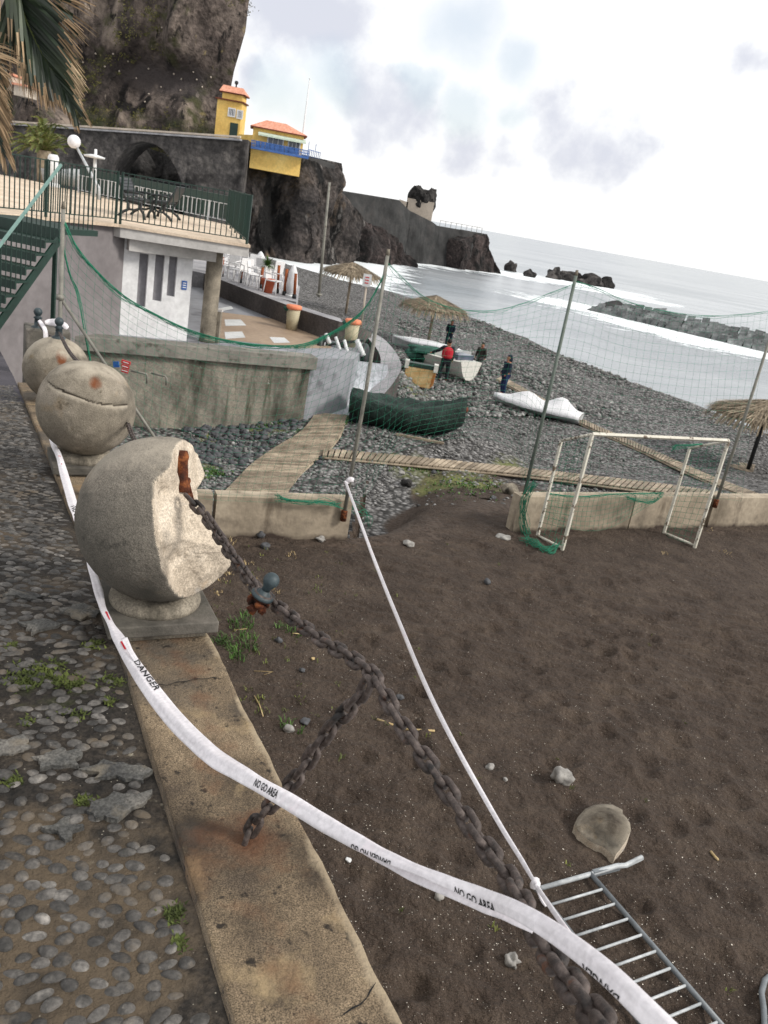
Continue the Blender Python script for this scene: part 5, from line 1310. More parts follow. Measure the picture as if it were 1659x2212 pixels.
# fallen crowd barriers
def lift(p,h):return Vector((p.x,p.y,p.z+h))
cb=T('crowd_barrier','fallen grey crowd barrier lying on the sand under the tapes','barrier',mapv(G(1350,2000,-2.95)))
zb=-2.93;R0=G(1276,1888,zb);R1=G(1600,2262,zb);L0=G(1160,1921,zb);end=G(1376,1857,zb+.03)
rd=(R1-R0).normalized();ld=(L0-R0).normalized();bw_=(L0-R0).length
b=M();b.tube([R0-rd*.01,R1],.021,12);b.tube([R0+ld*bw_,R1+ld*bw_],.021,12);b.build('rail',m_galv2,cb)
b=M();b.tube([R0+ld*(bw_+.02),R0,R0.lerp(end,.55)-ld*.0,R0.lerp(end,.72)+rd*.02,end-ld*.05+Vector((0,0,.01)),end],[.019,.020,.022,.021,.022,.023],12);b.build('end_tube',m_galv,cb)
b=M();b.beam(R0-ld*.02,G(1338,1872,zb),.035,.05);b.build('hook_bracket',m_galv2,cb)
Lr=(R1-R0).length;u0_,v0_=0,0
rungs=[(1349,1935),(1377,1966),(1404,1998),(1432,2032)]
rp=[(1357-0,1942),(1381,1970),(1407,2003),(1437,2036),(1466,2068),(1496,2103),(1531,2138),(1566,2178)]
RS2=[]
for (cx_,cy_) in ((680,893),(755,977),(833,1064),(917,1156),(1004,1249),(1093,1347),(1184,1446),(1278,1549),(1380,1655)):
    u=1042.4+cx_*.3717;v=1591+cy_*.3717;q=G(u,v,zb);t=(q-R0).dot(rd);RS2.append(t)
for t in RS2+[RS2[-1]+.17]:
    b=M();a=R0+rd*t;b.tube([a+Vector((0,0,.002)),a+ld*bw_+Vector((0,0,.002))],.0105,8);b.build('rung',m_galv,cb)
cb2=T('crowd_barrier','bent grey tube end of a second fallen barrier at the frame edge','barrier',mapv(G(1655,2170,-2.95)))
b=M();b.tube([G(u,v,-2.95) for u,v in ((1700,2110),(1668,2104),(1652,2118),(1645,2145),(1650,2180),(1652,2230),(1662,2290))],.021,10);b.build('bent_tube',m_galv2,cb2)
b=M();b.tube([G(1675,2160,-2.95),G(1670,2280,-2.95)],.012,8);b.build('rung',m_galv,cb2)
# loose stones, named one by one
def stone(u,v,wpx,lab,seed,mt=None,hk=.6,ground_=None,asp=1.,amp=.22):
    q=ground_ or GS(u,v);k=(q-Vector((0,0,ZC))).length/F;r=wpx*k/2
    b=M();b.blob((q.x,q.y,q.z+r*hk*.55),(r,r*.85*asp,r*hk),seed,amp,3,fr=1.3,rz=seed);o=b.build('loose_stone',mt or m_stone);tag(o,lab,'stone','loose stones on the sand');return o
stone(1210,1692,44,'angular grey stone left of the sphere fragment',41,hk=.85,amp=.35)
stone(948,1937,22,'small angular grey stone under the middle of the sagging tape',42,hk=.8)
stone(1106,2078,24,'knobbly pale stone low on the sand near the bottom edge',43,hk=1.,amp=.5)
stone(624,1580,23,'rounded grey pebble on the sand beside the anchor chain',44)
stone(660,1559,22,'flat dark pebble just right of the rounded grey pebble',45,m_stone2,.4)
stone(1051,1264,16,'dark round pebble alone in the middle of the court',46,m_stone2,.8)
stone(601,1386,15,'dark pebble below the hanging cast-iron knob',47,m_stone2,.8)
stone(1059,1655,20,'small pale stone right of the taut tape',48)
stone(1091,1686,11,'tiny flat stone below the small pale stone',49)
stone(883,1175,26,'flat beige stone on the sand right of the taut tape',50,hk=.5)
stone(692,1167,20,'lumpy grey stone at the foot of the short barrier wall',51,amp=.4)
stone(563,1160,24,'smooth dark pebble below the short barrier wall',52,m_stone2,.6)
stone(572,1182,22,'dark cobble nearest the camera below the short barrier wall',53,m_stone2,.7)
stone(1088,1161,34,'pale flat stone at the end of the long barrier wall',54,hk=.35)
stone(1335,1117,12,'small grey stone behind the goal mouth',55)
stone(862,1510,18,'blue-grey pebble just behind the heavy chain',56,m_stone2,.6)
stone(653,1446,14,'small brown pebble left of the heavy chain',57,m_stone2,.6)
stone(676,1423,10,'small pale shell piece near the heavy chain',58,m_straw,.6)
stone(752,1861,13,'small white shell piece below the sagging tape',59,m_white,.4)
stone(1100,1057,36,'round brown boulder at the end of the long barrier wall',60,m_plinth,.85,GT(1100,1066))
stone(877,1046,26,'round brown stone in the gap between the barrier walls',61,m_rock,.8,GT(877,1050))
stone(868,1020,16,'small grey stone behind the round brown stone',62,m_stone,.6,GT(868,1024))
stone(937,1019,11,'black pebble on the yellow-green moss',63,m_stone2,.8,GT(937,1022))
stone(1065,1074,14,'black pebble left of the brown boulder',64,m_stone2,.7,GT(1065,1078))
stone(400,982,34,'pale cobble just behind the broken sphere',65,m_stone,.8,GT(400,988))
stone(755,1009,20,'pale cobble below the thin boardwalk, left of the pair',66,m_stone,.7,GT(755,1012)) if False else None
stone(830,998,16,'grey cobble under the thin boardwalk edge',67,m_stone,.7,GT(830,1002))
stone(805,997,14,'pale cobble left of the grey cobble under the boardwalk',68,m_stone,.7,GT(805,1001))
stone(1110,1068,20,'flat grey stone touching the brown boulder',69,m_stone,.5,GT(1115,1074))
# twigs and reed pieces
def twig(pts,r,lab,mt=m_straw,z=.01):
    b=M();b.tube([GS(u,v)+Vector((0,0,z)) for u,v in pts],r,6);o=b.build('dry_reed',mt);tag(o,lab,'twig','dry reed pieces on the sand')
twig([(814,1556),(858,1571)],.012,'dry reed piece left of the heavy chain')
twig([(868,1572),(939,1579)],.011,'dry reed piece right of the heavy chain')
twig([(549,1506),(560,1525),(568,1550)],.006,'thin curved straw near the coping')
twig([(548,1452),(590,1454),(570,1460)],.004,'looped dry stem by the grass tufts')
twig([(1536,1838),(1544,1850),(1549,1860)],.012,'short pale wood splinter right of the stone fragment')
twig([(1469-2,1811),(1459,1822)],.006,'tiny straw near the middle right') if False else None
twig([(830,1786-0),(838,1792)],.006,'tiny straw beneath the tape') if False else None
twig([(505,1362),(533,1360)],.005,'dry stem beside the sphere base')
twig([(631,1371),(648,1371)],.006,'short straw right of the sphere base')
# grass
gr=random.Random(9)
def tuft(name,label,spots,mt,hmin,hmax,dens):
    b=M()
    for (u,v,rad,n) in spots:
        c=GS(u,v) if not callable(u) else u()
        for _ in range(int(n*dens)):
            a=gr.uniform(0,6.28);rr=rad*math.sqrt(gr.random());x=c.x+rr*math.cos(a);y=c.y+rr*math.sin(a)
            z=zs_at(x,y);h=gr.uniform(hmin,hmax);la=gr.uniform(0,6.28);ln=gr.uniform(.4,1.3)*h;w=gr.uniform(.003,.007)
            d=Vector((math.cos(la),math.sin(la),0));s_=Vector((-d.y,d.x,0))*w;p0=Vector((x,y,z));p1=p0+d*ln*.45+Vector((0,0,h*.75));p2=p0+d*ln+Vector((0,0,h))
            b.add([p0-s_,p0+s_,p1+s_*.8,p1-s_*.8,p2],[(0,1,2,3),(3,2,4)])
    return tag(b.build(name,mt,kind='stuff'),label,'grass')
tuft('grass_tufts','fresh green grass tufts beside the sphere base',[(522,1350,.16,90),(505,1395,.14,70),(535,1378,.12,60),(515,1420,.10,50),(545,1400,.08,30),(480,1385,.10,50),(622,1362,.1,34),(640,1370,.07,22),(600,1358,.05,14),(530,1330,.08,30),(615,1568,.07,22),(645,1585,.03,8)],m_grass,.02,.08,1.2)
sp_=[(gr.uniform(440,740),gr.uniform(1180,1560),.05,6) for _ in range(46)]+[(1568,1040,.1,6),(590,1830,.04,10),(540,1490,.05,10),(560,1510,.05,10),(575,1540,.05,8),(640,1510,.04,8),(650,1480,.04,7),(735,1640,.04,8),(960,1690-0,.03,5),(730,1480,.04,8)]+[(gr.uniform(700,1600),gr.uniform(1150,2150),.03,5) for _ in range(26)]
tuft('sparse_weeds','sparse small weeds scattered on the sand',sp_,m_leaf2,.01,.045,1.)
tuft('dry_weeds','pale dry weeds below the short barrier wall',[(gr.uniform(455,640),gr.uniform(1165,1290),.09,16) for _ in range(12)]+[(1520,1140,.2,20),(1570,1195,.15,14),(1440,1195,.1,10)],m_straw,.01,.05,1.)
# sparkle of shell grit as real flecks near the camera
b=M();fr_=random.Random(17)
for _ in range(3600):
    u=fr_.uniform(560,1700);v=fr_.uniform(1180,2260);q=G(u,v,-2.98)
    s_=(q.y-WL.y)/WD.y
    if q.x<WL.x+WD.x*s_+.25:continue
    if noise.noise(Vector((q.x*1.3,q.y*1.3,3)))<fr_.uniform(-.5,.3):continue
    z=zs_at(q.x,q.y)+.003;r=fr_.uniform(.0025,.006)*(1.6 if fr_.random()<.07 else 1);a=fr_.uniform(0,3.14);d=Vector((math.cos(a),math.sin(a),fr_.uniform(-.3,.3)))*r;e=Vector((-math.sin(a),math.cos(a),fr_.uniform(-.4,.4)))*r*fr_.uniform(.4,.9);c=Vector((q.x,q.y,z))
    b.add([c-d,c+e,c+d,c-e],[(0,1,2,3)])
tag(b.build('shell_grit',m_shellg:=mat('shell_grit',['#b5ada0','#ddd6ca'],3.,rough=.7,bump=0,island=.35),kind='stuff'),'scattered white shell grit on the dark sand','shell grit')

b=M();gr=random.Random(33)
for (u,v,ru,rv,n) in ((85,1455,60,26,240),(150,1480,40,16,130),(260,1472,45,10,130),(60,1478,50,14,100),(200,1392,20,8,50),(30,1392,14,4,20),(28,1684,14,7,70),(182,1728,9,9,50),(235,1520,12,4,24),(60,1560,20,8,24),(378,1972,8,12,60),(415,1905,8,8,30),(388,2035,8,10,26),(150,1545,40,14,40)):
    for _ in range(n):
        q=G(u+gr.gauss(0,ru*.5),v+gr.gauss(0,rv*.5),0)
        if (q-WL).dot(WN)>-.2 or gr.random()<.45:continue
        q.z=zp(q.x,q.y,0)[0]
        for _ in range(4):
            a=gr.uniform(0,6.28);h=gr.uniform(.002,.012);d=Vector((math.cos(a),math.sin(a),0));s_=Vector((-d.y,d.x,0))*.005;o_=Vector((gr.gauss(0,.01),gr.gauss(0,.01),0));b.add([q+o_-s_,q+o_+s_,q+o_+d*.012+Vector((0,0,h))],[(0,1,2)])
tag(b.build('paving_moss',m_moss:=mat('paving_moss',['#2c3317','#444d22','#616a34'],9.,rough=.8,bump=0,island=.4),kind='stuff'),'yellow-green moss between the paving pebbles','moss')
# ================= COURT FENCE: barrier walls, poles, nets =================
def panel(name,label,a,c,ztop,zbot=-3.3,th=.2,joint=None,tp=None):
    t_=T(name,label,'barrier wall',mapv((a+c)/2),'low concrete walls round the court')
    d=(c-a).normalized();n=Vector((d.y,-d.x,0));K=44;V=[];Fc=[];cols=[];L_=(c-a).length
    zz=[zbot,-3.05,-2.98,-2.9,-2.75,-2.6,ztop-.02,ztop]
    m_=M();rows=[]
    for i in range(K+1):
        q=a+d*(L_*i/K);row=[]
        for k,z in enumerate(zz):
            o=.03*(1-k/7);p_=q+n*(o+.004*fbm(q.x*3,q.y*3,z*3,3)-(.012 if k==7 else 0));row.append(Vector((p_.x,p_.y,z)))
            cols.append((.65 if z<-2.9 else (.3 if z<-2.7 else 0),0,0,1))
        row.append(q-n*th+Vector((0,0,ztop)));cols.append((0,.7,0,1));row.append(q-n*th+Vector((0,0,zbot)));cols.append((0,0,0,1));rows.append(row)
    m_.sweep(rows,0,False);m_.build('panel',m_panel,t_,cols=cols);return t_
zA=-2.36
LA=Vector((-4.35,wall_y(-4.35),0));LB=Vector((-.42,wall_y(-.42)+.0,0))
LAm=VP(463,1100,LA,LB);LAm.z=0
def on(u,v,a,c):
    q=VP(u,v,a,c);q.z=0;return q
panel('barrier_wall','short section of low concrete wall ending at the taut tape pole',on(466,1100,LA,LB),on(756,1120,LA,LB),zA)
panel('barrier_wall','low concrete wall section mostly hidden behind the broken sphere',LA,on(461,1100,LA,LB)-Vector((.02,0,0)),zA)
RA=G(1106,1148,-2.985);RB=G(1519,1138,-2.985);RA.z=RB.z=0;rdr=(RB-RA).normalized()
zR=-2.34;mid=RA+rdr*2.62
panel('barrier_wall','low concrete wall section behind the left post of the goal',RA,mid-rdr*.015,zR)
panel('barrier_wall','low concrete wall section behind the right post of the goal',mid+rdr*.015,RB-rdr*.03,zR)
panel('barrier_wall','low concrete wall section running out of the frame at the right',RB+rdr*.09,RB+rdr*4.4,zR-.02)
for k,(u,v) in enumerate(((1244,1112),(1430,1112),(1570,1125),(609,1118))):
    A_,B_=((RA,RB) if k<3 else (LA,LB));q=VP(u,v,A_,B_);nv=(B_-A_).normalized();nv=Vector((nv.y,-nv.x,0))
# poles
poles=[]
def pole(label,base,topz,lean=(0,0),mt=m_pole,r=.03,socket=True):
    t_=T('fence_pole',label,'pole',mapv(base),'poles of the court net');b=M()
    tp_=Vector((base.x+lean[0],base.y+lean[1],topz));md=base.lerp(tp_,.5)+Vector((.015,.0,0))
    b.tube([base,md,tp_],[r,r*.95,r*.85],10);b.build('shaft',mt,t_)
    b=M();b.tube([tp_-Vector((0,0,.02)),tp_+Vector((0,0,.06))],[r*.95,r*.7],10);b.build('cap',m_plinth,t_)
    if socket:
        b=M();b.lathe((base.x,base.y,base.z-.05),[(r*1.6,0),(r*1.6,.16),(r*1.05,.17)],12);b.build('rusty_socket',m_rustred,t_)
    return base,tp_
def pt_top(u,v,Y):return DY(u,v,Y)
q=on(128,690,LA,LB);z=ZT(q.x,q.y,447);p1b=Vector((q.x,q.y,-2.9));P1=pole('mossy wooden net pole at the left, beside the green staircase',p1b,z,mt=m_pole,r=.028,socket=False)
q=on(743,1085,LA,LB);d=(LB-LA).normalized();nL=Vector((d.y,-d.x,0));q=q+nL*.08;tpp=DY(838,548,q.y);P2=pole('tall steel net pole where the taut white tape is tied',Vector((q.x,q.y,-2.62)),tpp.z,(tpp.x-q.x,0))
q=on(1143,1058,RA,RB)-Vector((rdr.y,-rdr.x,0))*.1;tpp=DY(1245,592,q.y);P3=pole('green-stained net pole at the left end of the long barrier wall',Vector((q.x,q.y,-2.45)),tpp.z,(tpp.x-q.x,0),mt=m_polegreen)
q=on(1543,1078,RA,RB)+Vector((rdr.y,-rdr.x,0))*.06;tpp=DY(1657,748,q.y);ext=(P3[1].z);fr_k=(ext-(-2.5))/(tpp.z+2.5);P4=pole('leaning grey net pole at the right frame edge',Vector((q.x,q.y,-2.5)),ext,((tpp.x-q.x)*fr_k,0))
# stay of the left pole
a=P1[0].lerp(P1[1],.6);a.z=ZT(P1[1].x,P1[1].y,642);c=DY(332,942,10.25);st_=T('pole_stay','thin sloping steel stay of the left net pole','stay',mapv(a));b=M();b.tube([a,c,c+(c-a)*.35],.02,8);b.build('stay_tube',m_pole,st_);b=M();b.lathe(a-Vector((0,0,.03)),[(.045,0),(.045,.06)],10);b.build('collar',m_pole,st_)
q=G(684,676,-1.1);q=DY(684,672,27.6);q2=DY(712,394,27.6);fp2=T('tall_pole','thin tall grey pole standing on the curved sea wall','pole',mapv(q));b=M();b.tube([Vector((q.x,q.y,-1.2)),q2],[.05,.035],8);b.build('shaft',m_pole,fp2);b=M();b.lathe((q.x,q.y,-1.15),[(.1,0),(.1,.06)],10);b.build('base_plate',m_pole,fp2)
# nets
def netpatch(name,label,top,bot,cell,r=.0016,rope=.009,seed=0,par=None,sag=.05,group='nets of the court',bottomrope=False,gathers=0.):
    T_=[Vector(p_) for p_ in top];B_=[Vector(p_) for p_ in bot]
    T_=spline(T_,6) if len(T_)>2 else T_;B_=spline(B_,6) if len(B_)>2 else B_
    def at(P,t):
        L=[0]
        for i in range(len(P)-1):L.append(L[-1]+(P[i+1]-P[i]).length)
        s=t*L[-1];k=0
        while k<len(P)-2 and L[k+1]<s:k+=1
        return P[k].lerp(P[k+1],(s-L[k])/max(1e-6,L[k+1]-L[k]))
    LT=sum((T_[i+1]-T_[i]).length for i in range(len(T_)-1));H_=max((at(T_,t)-at(B_,t)).length for t in(0,.3,.5,.7,1))
    nc=max(2,int(LT/cell));nr_=max(2,int(H_/cell));g_=[]
    for i in range(nc+1):
        t=i/nc;a=at(T_,t);c=at(B_,t);col=[]
        for j in range(nr_+1):
            s=j/nr_;q=a.lerp(c,s);w=noise.noise(Vector((t*LT*.5,s*H_*.5,seed)))
            q=q+Vector((.05*noise.noise(Vector((t*LT*.9,s*H_*.9,seed+5))),-.25*sag*4*w*math.sin(s*math.pi*.9),.06*noise.noise(Vector((t*LT*.7,s*H_*.7,seed+2)))*math.sin(s*3.1)));col.append(q)
        g_.append(col)
    b=M()
    for i in range(nc+1):b.tube(g_[i],r,3,cap=False)
    for j in range(1,nr_+1):b.tube([g_[i][j] for i in range(nc+1)],r,3,cap=False)
    tt=par or T(name,label,'net',mapv(T_[0]),group)
    b.build('mesh_netting',m_net,tt)
    if rope:
        b=M();pts=[at(T_,i/60) for i in range(61)]
        b.tube(pts,.0035,5);r2=random.Random(seed)
        for k in range(int(rope*900)):
            ph=r2.uniform(0,9);am=r2.uniform(.1,1)
            b.tube([p_+Vector((0,.02*math.sin(i*.5+ph),-am*rope*7*abs(noise.noise(Vector((i*.13,ph,seed))))-rope*am*.8)) for i,p_ in enumerate(pts)],.0025,3)
        for k in range(2):
            b.tube([p_+Vector((.02*math.sin(i*.7+k*2),0,-.02-.02*k+.03*noise.noise(Vector((i*.2,k,seed))))) for i,p_ in enumerate(pts)],.003,3)
        b.build('top_rope',m_net,tt)
    return tt
pL=lambda u,v:VP(u,v,P1[1],P2[1])
topL=[P1[1]-Vector((0,0,.12))]+[pL(u,v) for u,v in ((165,530),(210,585),(270,640),(340,680),(410,712),(480,732),(560,744),(640,745),(690,730),(745,700),(790,662))]+[P2[1]-Vector((0,0,.25))]
botL=[P1[0]+Vector((0,0,.9))]+[pL(u,v) for u,v in ((220,960),(330,1040),(430,1075),(520,1082),(600,1085),(680,1080),(735,1084))]
netpatch('court_net','green net sagging between the left pole and the tape pole',topL,botL,.13,seed=1,rope=.02)
pM=lambda u,v:VP(u,v,P2[1],P3[1])
topM=[P2[1]-Vector((0,0,.1))]+[pM(u,v) for u,v in ((872,602),(912,638),(960,660),(1010,670),(1070,670),(1130,655),(1190,632))]+[P3[1]-Vector((0,0,.15))]
botM=[P2[0]+Vector((0,0,.1))]+[pM(u,v) for u,v in ((800,1060),(850,985),(930,958),(1000,945),(1070,950),(1120,985))]+[P3[0]+Vector((0,0,.2))]
netpatch('court_net','green net between the two middle poles, in front of the boats',topM,botM,.15,seed=2,rope=.0025)
pR=lambda u,v:VP(u,v,P3[1],P4[1])
topR=[P3[1]-Vector((0,0,.1))]+[pR(u,v) for u,v in ((1290,622),(1340,645),(1400,664),(1470,677),(1540,682),(1610,678),(1659,672))]
botR=[P3[0]+Vector((0,0,.15))]+[pR(u,v) for u,v in ((1190,1062),(1260,1064),(1340,1067),(1420,1070),(1500,1073),(1545,1076),(1600,1082))]
netpatch('court_net','green net between the long wall pole and the right pole, before the sea',topR,botR,.15,seed=3,rope=.0025)
# loose heaps of net
def heap(label,px,Yf,n,spread,group='nets of the court',r=.004):
    b=M();r_=random.Random(len(px)*7+n)
    for _ in range(n):
        pts=[]
        for (u,v) in px:
            q=Yf(u,v);pts.append(q+Vector((r_.gauss(0,spread),r_.gauss(0,spread*.6),r_.gauss(0,spread))))
        b.tube(spline(pts,4),r,3)
    o=b.build('net_heap',m_net);tag(o,label,'net',group)
heap('bunched net hanging down at the green-stained pole foot',[(1150,1040),(1132,1080),(1128,1130),(1150,1175),(1175,1195)],lambda u,v:on(u,v,RA,RB)+Vector((0,-.1,VP(u,v,RA,RB).z)),24,.045)
heap('rumpled green net lying on the sand behind the goal post',[(1130,1172),(1155,1185),(1180,1196),(1200,1185)],lambda u,v:GS(u,v)+Vector((0,0,.05)),26,.05)
heap('torn green net trailing off the short barrier wall',[(600,1070),(620,1078),(660,1084),(700,1080),(735,1090)],lambda u,v:VP(u,v,LA,LB)+Vector((0,-.12,.02)),14,.03)
heap('loose strand of green net hanging down in front of the gap',[(745,1080),(770,1100),(790,1118),(785,1145)],lambda u,v:VP(u,v,LA,LB)+Vector((0,.1,0)),8,.06,r=.003)
heap('green net strand drooping beside the left pole',[(132,520),(150,590),(168,640),(190,760),(205,820)],lambda u,v:VP(u,v,P1[1],P2[1]),5,.012,r=.005)
# ================= GOAL =================
gl=T('football_goal','chipped white metal goal with torn green net before the long wall','goal',mapv(G(1358,1185,-2.985)))
zg=-2.99
FL=G(1214,1190,zg);FR=G(1500,1184,zg);BL=G(1160,1163,zg);BR=G(1433,1156,zg)
tFL=Vector((FL.x,FL.y,ZT(FL.x,FL.y,938)));tFR=Vector((FR.x,FR.y,ZT(FR.x,FR.y,952)));tBL=Vector((BL.x,BL.y,ZT(BL.x,BL.y,952)));tBR=Vector((BR.x,BR.y,ZT(BR.x,BR.y,968)))
for nm,a,c in (('post',FL,tFL),('post',FR,tFR),('back_post',BL,tBL),('back_post',BR,tBR)):
    b=M();b.tube([a,c],.034 if nm=='post' else .03,4,sm=False);b.build(nm,m_goal,gl)
b=M();b.tube([tFL,tFR],.034,4,sm=False);b.build('crossbar',m_goal,gl)
for a,c in ((tFL,tBL),(tFR,tBR)):
    b=M();b.tube([a,c],.024,6);b.build('top_stay',m_goal,gl)
for a,c in ((FL,BL),(FR,BR)):
    b=M();b.tube([a+Vector((0,0,.05)),c+Vector((0,0,.05))],.022,6);b.build('ground_bar',m_goal,gl)
netpatch('','',[tFL,tBL],[FL+Vector((0,0,.05)),BL+Vector((0,0,.02))],.11,par=gl,rope=0,r=.003,seed=5)
netpatch('','',[tFR,tBR],[FR+Vector((0,0,.05)),BR],.11,par=gl,rope=0,r=.003,seed=6)
m1_=lambda u,v:VP(u,v,BL,BR)
netpatch('','',[m1_(1185,1065),m1_(1250,1072),m1_(1330,1066),m1_(1433,1064)],[m1_(1175,1120),m1_(1250,1145),m1_(1320,1138),m1_(1430,1075)],.09,par=gl,rope=.012,r=.0025,seed=7,sag=.1)
r_=random.Random(3);b=M();bq=M()
for _ in range(10):
    pts=[m1_(u,v)+Vector((r_.gauss(0,.02),-.05,r_.gauss(0,.02))) for u,v in ((1453,970),(1462,962),(1490,960),(1515,958))];b.tube(spline(pts,3),.004,3)
    pts=[m1_(u,v)+Vector((r_.gauss(0,.03),-.05,r_.gauss(0,.03))) for u,v in ((1350,1074),(1385,1080),(1410,1080),(1428,1068))];bq.tube(spline(pts,3),.004,3)
b.build('bunched_net',m_net,gl);bq.build('bunched_net',m_net,gl)

# ================= BOARDWALKS =================
def boardwalk(label,left,right,pitch=.1,lift=.06,gap=.25):
    A=spline([GT(*p_,lift) for p_ in left],8);B=spline([GT(*p_,lift) for p_ in right],8)
    def at(P,t):
        L=[0]
        for i in range(len(P)-1):L.append(L[-1]+(P[i+1]-P[i]).length)
        s=t*L[-1];k=0
        while k<len(P)-2 and L[k+1]<s:k+=1
        return P[k].lerp(P[k+1],(s-L[k])/max(1e-6,L[k+1]-L[k]))
    Ln=sum((A[i+1]-A[i]).length for i in range(len(A)-1));n=int(Ln/pitch);b=M()
    for i in range(n):
        t0=i/n;t1=(i+1-gap)/n;q=[at(A,t0),at(B,t0),at(B,t1),at(A,t1)];dn=Vector((0,0,-.04))
        b.add([p_ for p_ in q]+[p_+dn for p_ in q],[(0,1,2,3),(7,6,5,4),(0,4,5,1),(1,5,6,2),(2,6,7,3),(3,7,4,0)])
    for P in(A,B):b.tube([p_+Vector((0,0,-.07)) for p_ in P],.03,4)
    for o in b.f[:]:pass
    o=b.build('boardwalk',m_wood);tag(o,label,'boardwalk','timber boardwalks on the shingle')
boardwalk('wide curving timber boardwalk rising to the slipway',[(470,1076),(505,1040),(545,1000),(595,965),(640,938),(665,915),(682,890)],[(610,1082),(636,1040),(665,1005),(700,978),(728,948),(742,920),(750,896)],pitch=.1)
boardwalk('thin straight timber boardwalk crossing behind the covered boat',[(700,968),(900,986),(1151,1012),(1400,1040),(1560,1062)],[(697,983),(900,1002),(1146,1026),(1400,1058),(1545,1076)],pitch=.14,lift=.13)
boardwalk('thin diagonal timber boardwalk running from the white covered boat',[(1085,812),(1250,900),(1400,966),(1520,1020),(1640,1066)],[(1072,818),(1240,906),(1385,972),(1505,1028),(1625,1078)],pitch=.14,lift=.13)
boardwalk('short piece of boardwalk left of the right parasol pole',[(1575,1005),(1600,999),(1634,1004)],[(1590,1012),(1612,1018),(1628,1018)],pitch=.14,lift=.05)
boardwalk('small side platform of boards beside the wide boardwalk',[(395,1080),(410,1050),(425,1030)],[(455,1082),(462,1055),(475,1040)],pitch=.09,lift=.05) if False else None
# ================= PEBBLES =================
ico1=None
vs0,fs0=ico(1);va=np.array([tuple(v) for v in vs0],dtype=np.float32)
def pebbles(name,label,n,gen,mt):
    V=[];Fs=[];k=0;r_=np.random.default_rng(n)
    while k<n:
        q=gen(r_)
        if q is None:continue
        x,y,sz=q;z=TB(x,y);a=r_.uniform(0,3.14);s_=np.array([sz*r_.uniform(.8,1.3),sz*r_.uniform(.6,1),sz*r_.uniform(.4,.75)])
        v=va*(1+r_.uniform(-.18,.18,(len(va),1)))*s_;ca,sa=math.cos(a),math.sin(a)
        w=np.stack([v[:,0]*ca-v[:,1]*sa+x,v[:,0]*sa+v[:,1]*ca+y,v[:,2]+z+s_[2]*.35],1)
        b0=len(V);V+=w.tolist();Fs+=[(f[0]+b0,f[1]+b0,f[2]+b0) for f in fs0];k+=1
    b=M();b.v=V;b.f=[list(f) for f in Fs];b.m=[0]*len(Fs);b.sm=[True]*len(Fs);tag(b.build(name,mt,kind='stuff'),label,'pebbles')
BWP=[[Vector((u,v,0)) for u,v in P] for P in ([(460,1086),(500,1030),(545,992),(595,957),(640,930),(660,910),(678,886),(755,890),(748,922),(732,955),(706,985),(672,1010),(642,1045),(616,1086)],[(690,960),(900,980),(1151,1006),(1400,1034),(1565,1056),(1560,1082),(1400,1064),(1146,1032),(900,1008),(690,990)],[(1080,800),(1250,892),(1400,958),(1520,1012),(1659,1066),(1659,1090),(1500,1034),(1380,978),(1235,912),(1060,818)])]
def gen1(r):
    u=r.uniform(395,1659);v=r.uniform(855,1095)
    if any(inpoly(u,v,P) for P in BWP):return None
    q=GT(u,v)
    if q.y<wall_y(q.x)+.3 or q.y>40:return None
    s=q.y-wall_y(q.x);gp=smooth((q.x+.5)/1.5)*(1-smooth((q.x-2)/2.5))
    if gp>.2 and s<5.2+2.5*noise.noise(Vector((q.x*.7,q.y*.7,0))) and r.random()>.1:return None
    if -3<q.x<-.9 and q.y>20.2:return None
    return q.x,q.y,r.choice([.022,.03,.042,.06],p=[.35,.35,.22,.08])
pebbles('shingle_pebbles','loose grey pebbles of the shingle beach',9500,gen1,m_shingle)
def gen2(r):
    u=r.uniform(400,700);v=r.uniform(895,1010);q=GT(u,v)
    if any(inpoly(u,v,P) for P in BWP):return None
    if q.y>20.5:return None
    return q.x,q.y,r.choice([.05,.065,.09,.12])
pebbles('bank_cobbles','bigger dark cobbles heaped along the retaining wall',420,gen2,m_stone2)
def gen3(r):
    u=r.uniform(860,1659);v=r.uniform(690,900);q=GT(u,v)
    if any(inpoly(u,v,P) for P in BWP):return None
    if q.y>crest(q.x)+2:return None
    return q.x,q.y,r.choice([.05,.07,.1,.14],p=[.35,.35,.2,.1])
pebbles('shore_cobbles','coarser cobbles between the boats and the surf',5200,gen3,m_shingle)
# moss on the shingle
b=M();gr=random.Random(21)
for (u,v,ru,rv,n) in ((440,1022,50,14,260),(575,925,60,12,160),(620,905,40,10,100),(1010,1050,90,28,220),(905,1012,60,10,90),(745,905,18,14,70),(650,935,25,6,60)):
    for _ in range(n):
        q=GT(u+gr.gauss(0,ru*.5),v+gr.gauss(0,rv*.5))
        for _ in range(3):
            a=gr.uniform(0,6.28);h=gr.uniform(.02,.07);d=Vector((math.cos(a),math.sin(a),0));s_=Vector((-d.y,d.x,0))*.02;b.add([q-s_,q+s_,q+d*.04+Vector((0,0,h))],[(0,1,2)])
tag(b.build('beach_weeds',m_grass,kind='stuff'),'low green weeds growing between the beach pebbles','weeds')
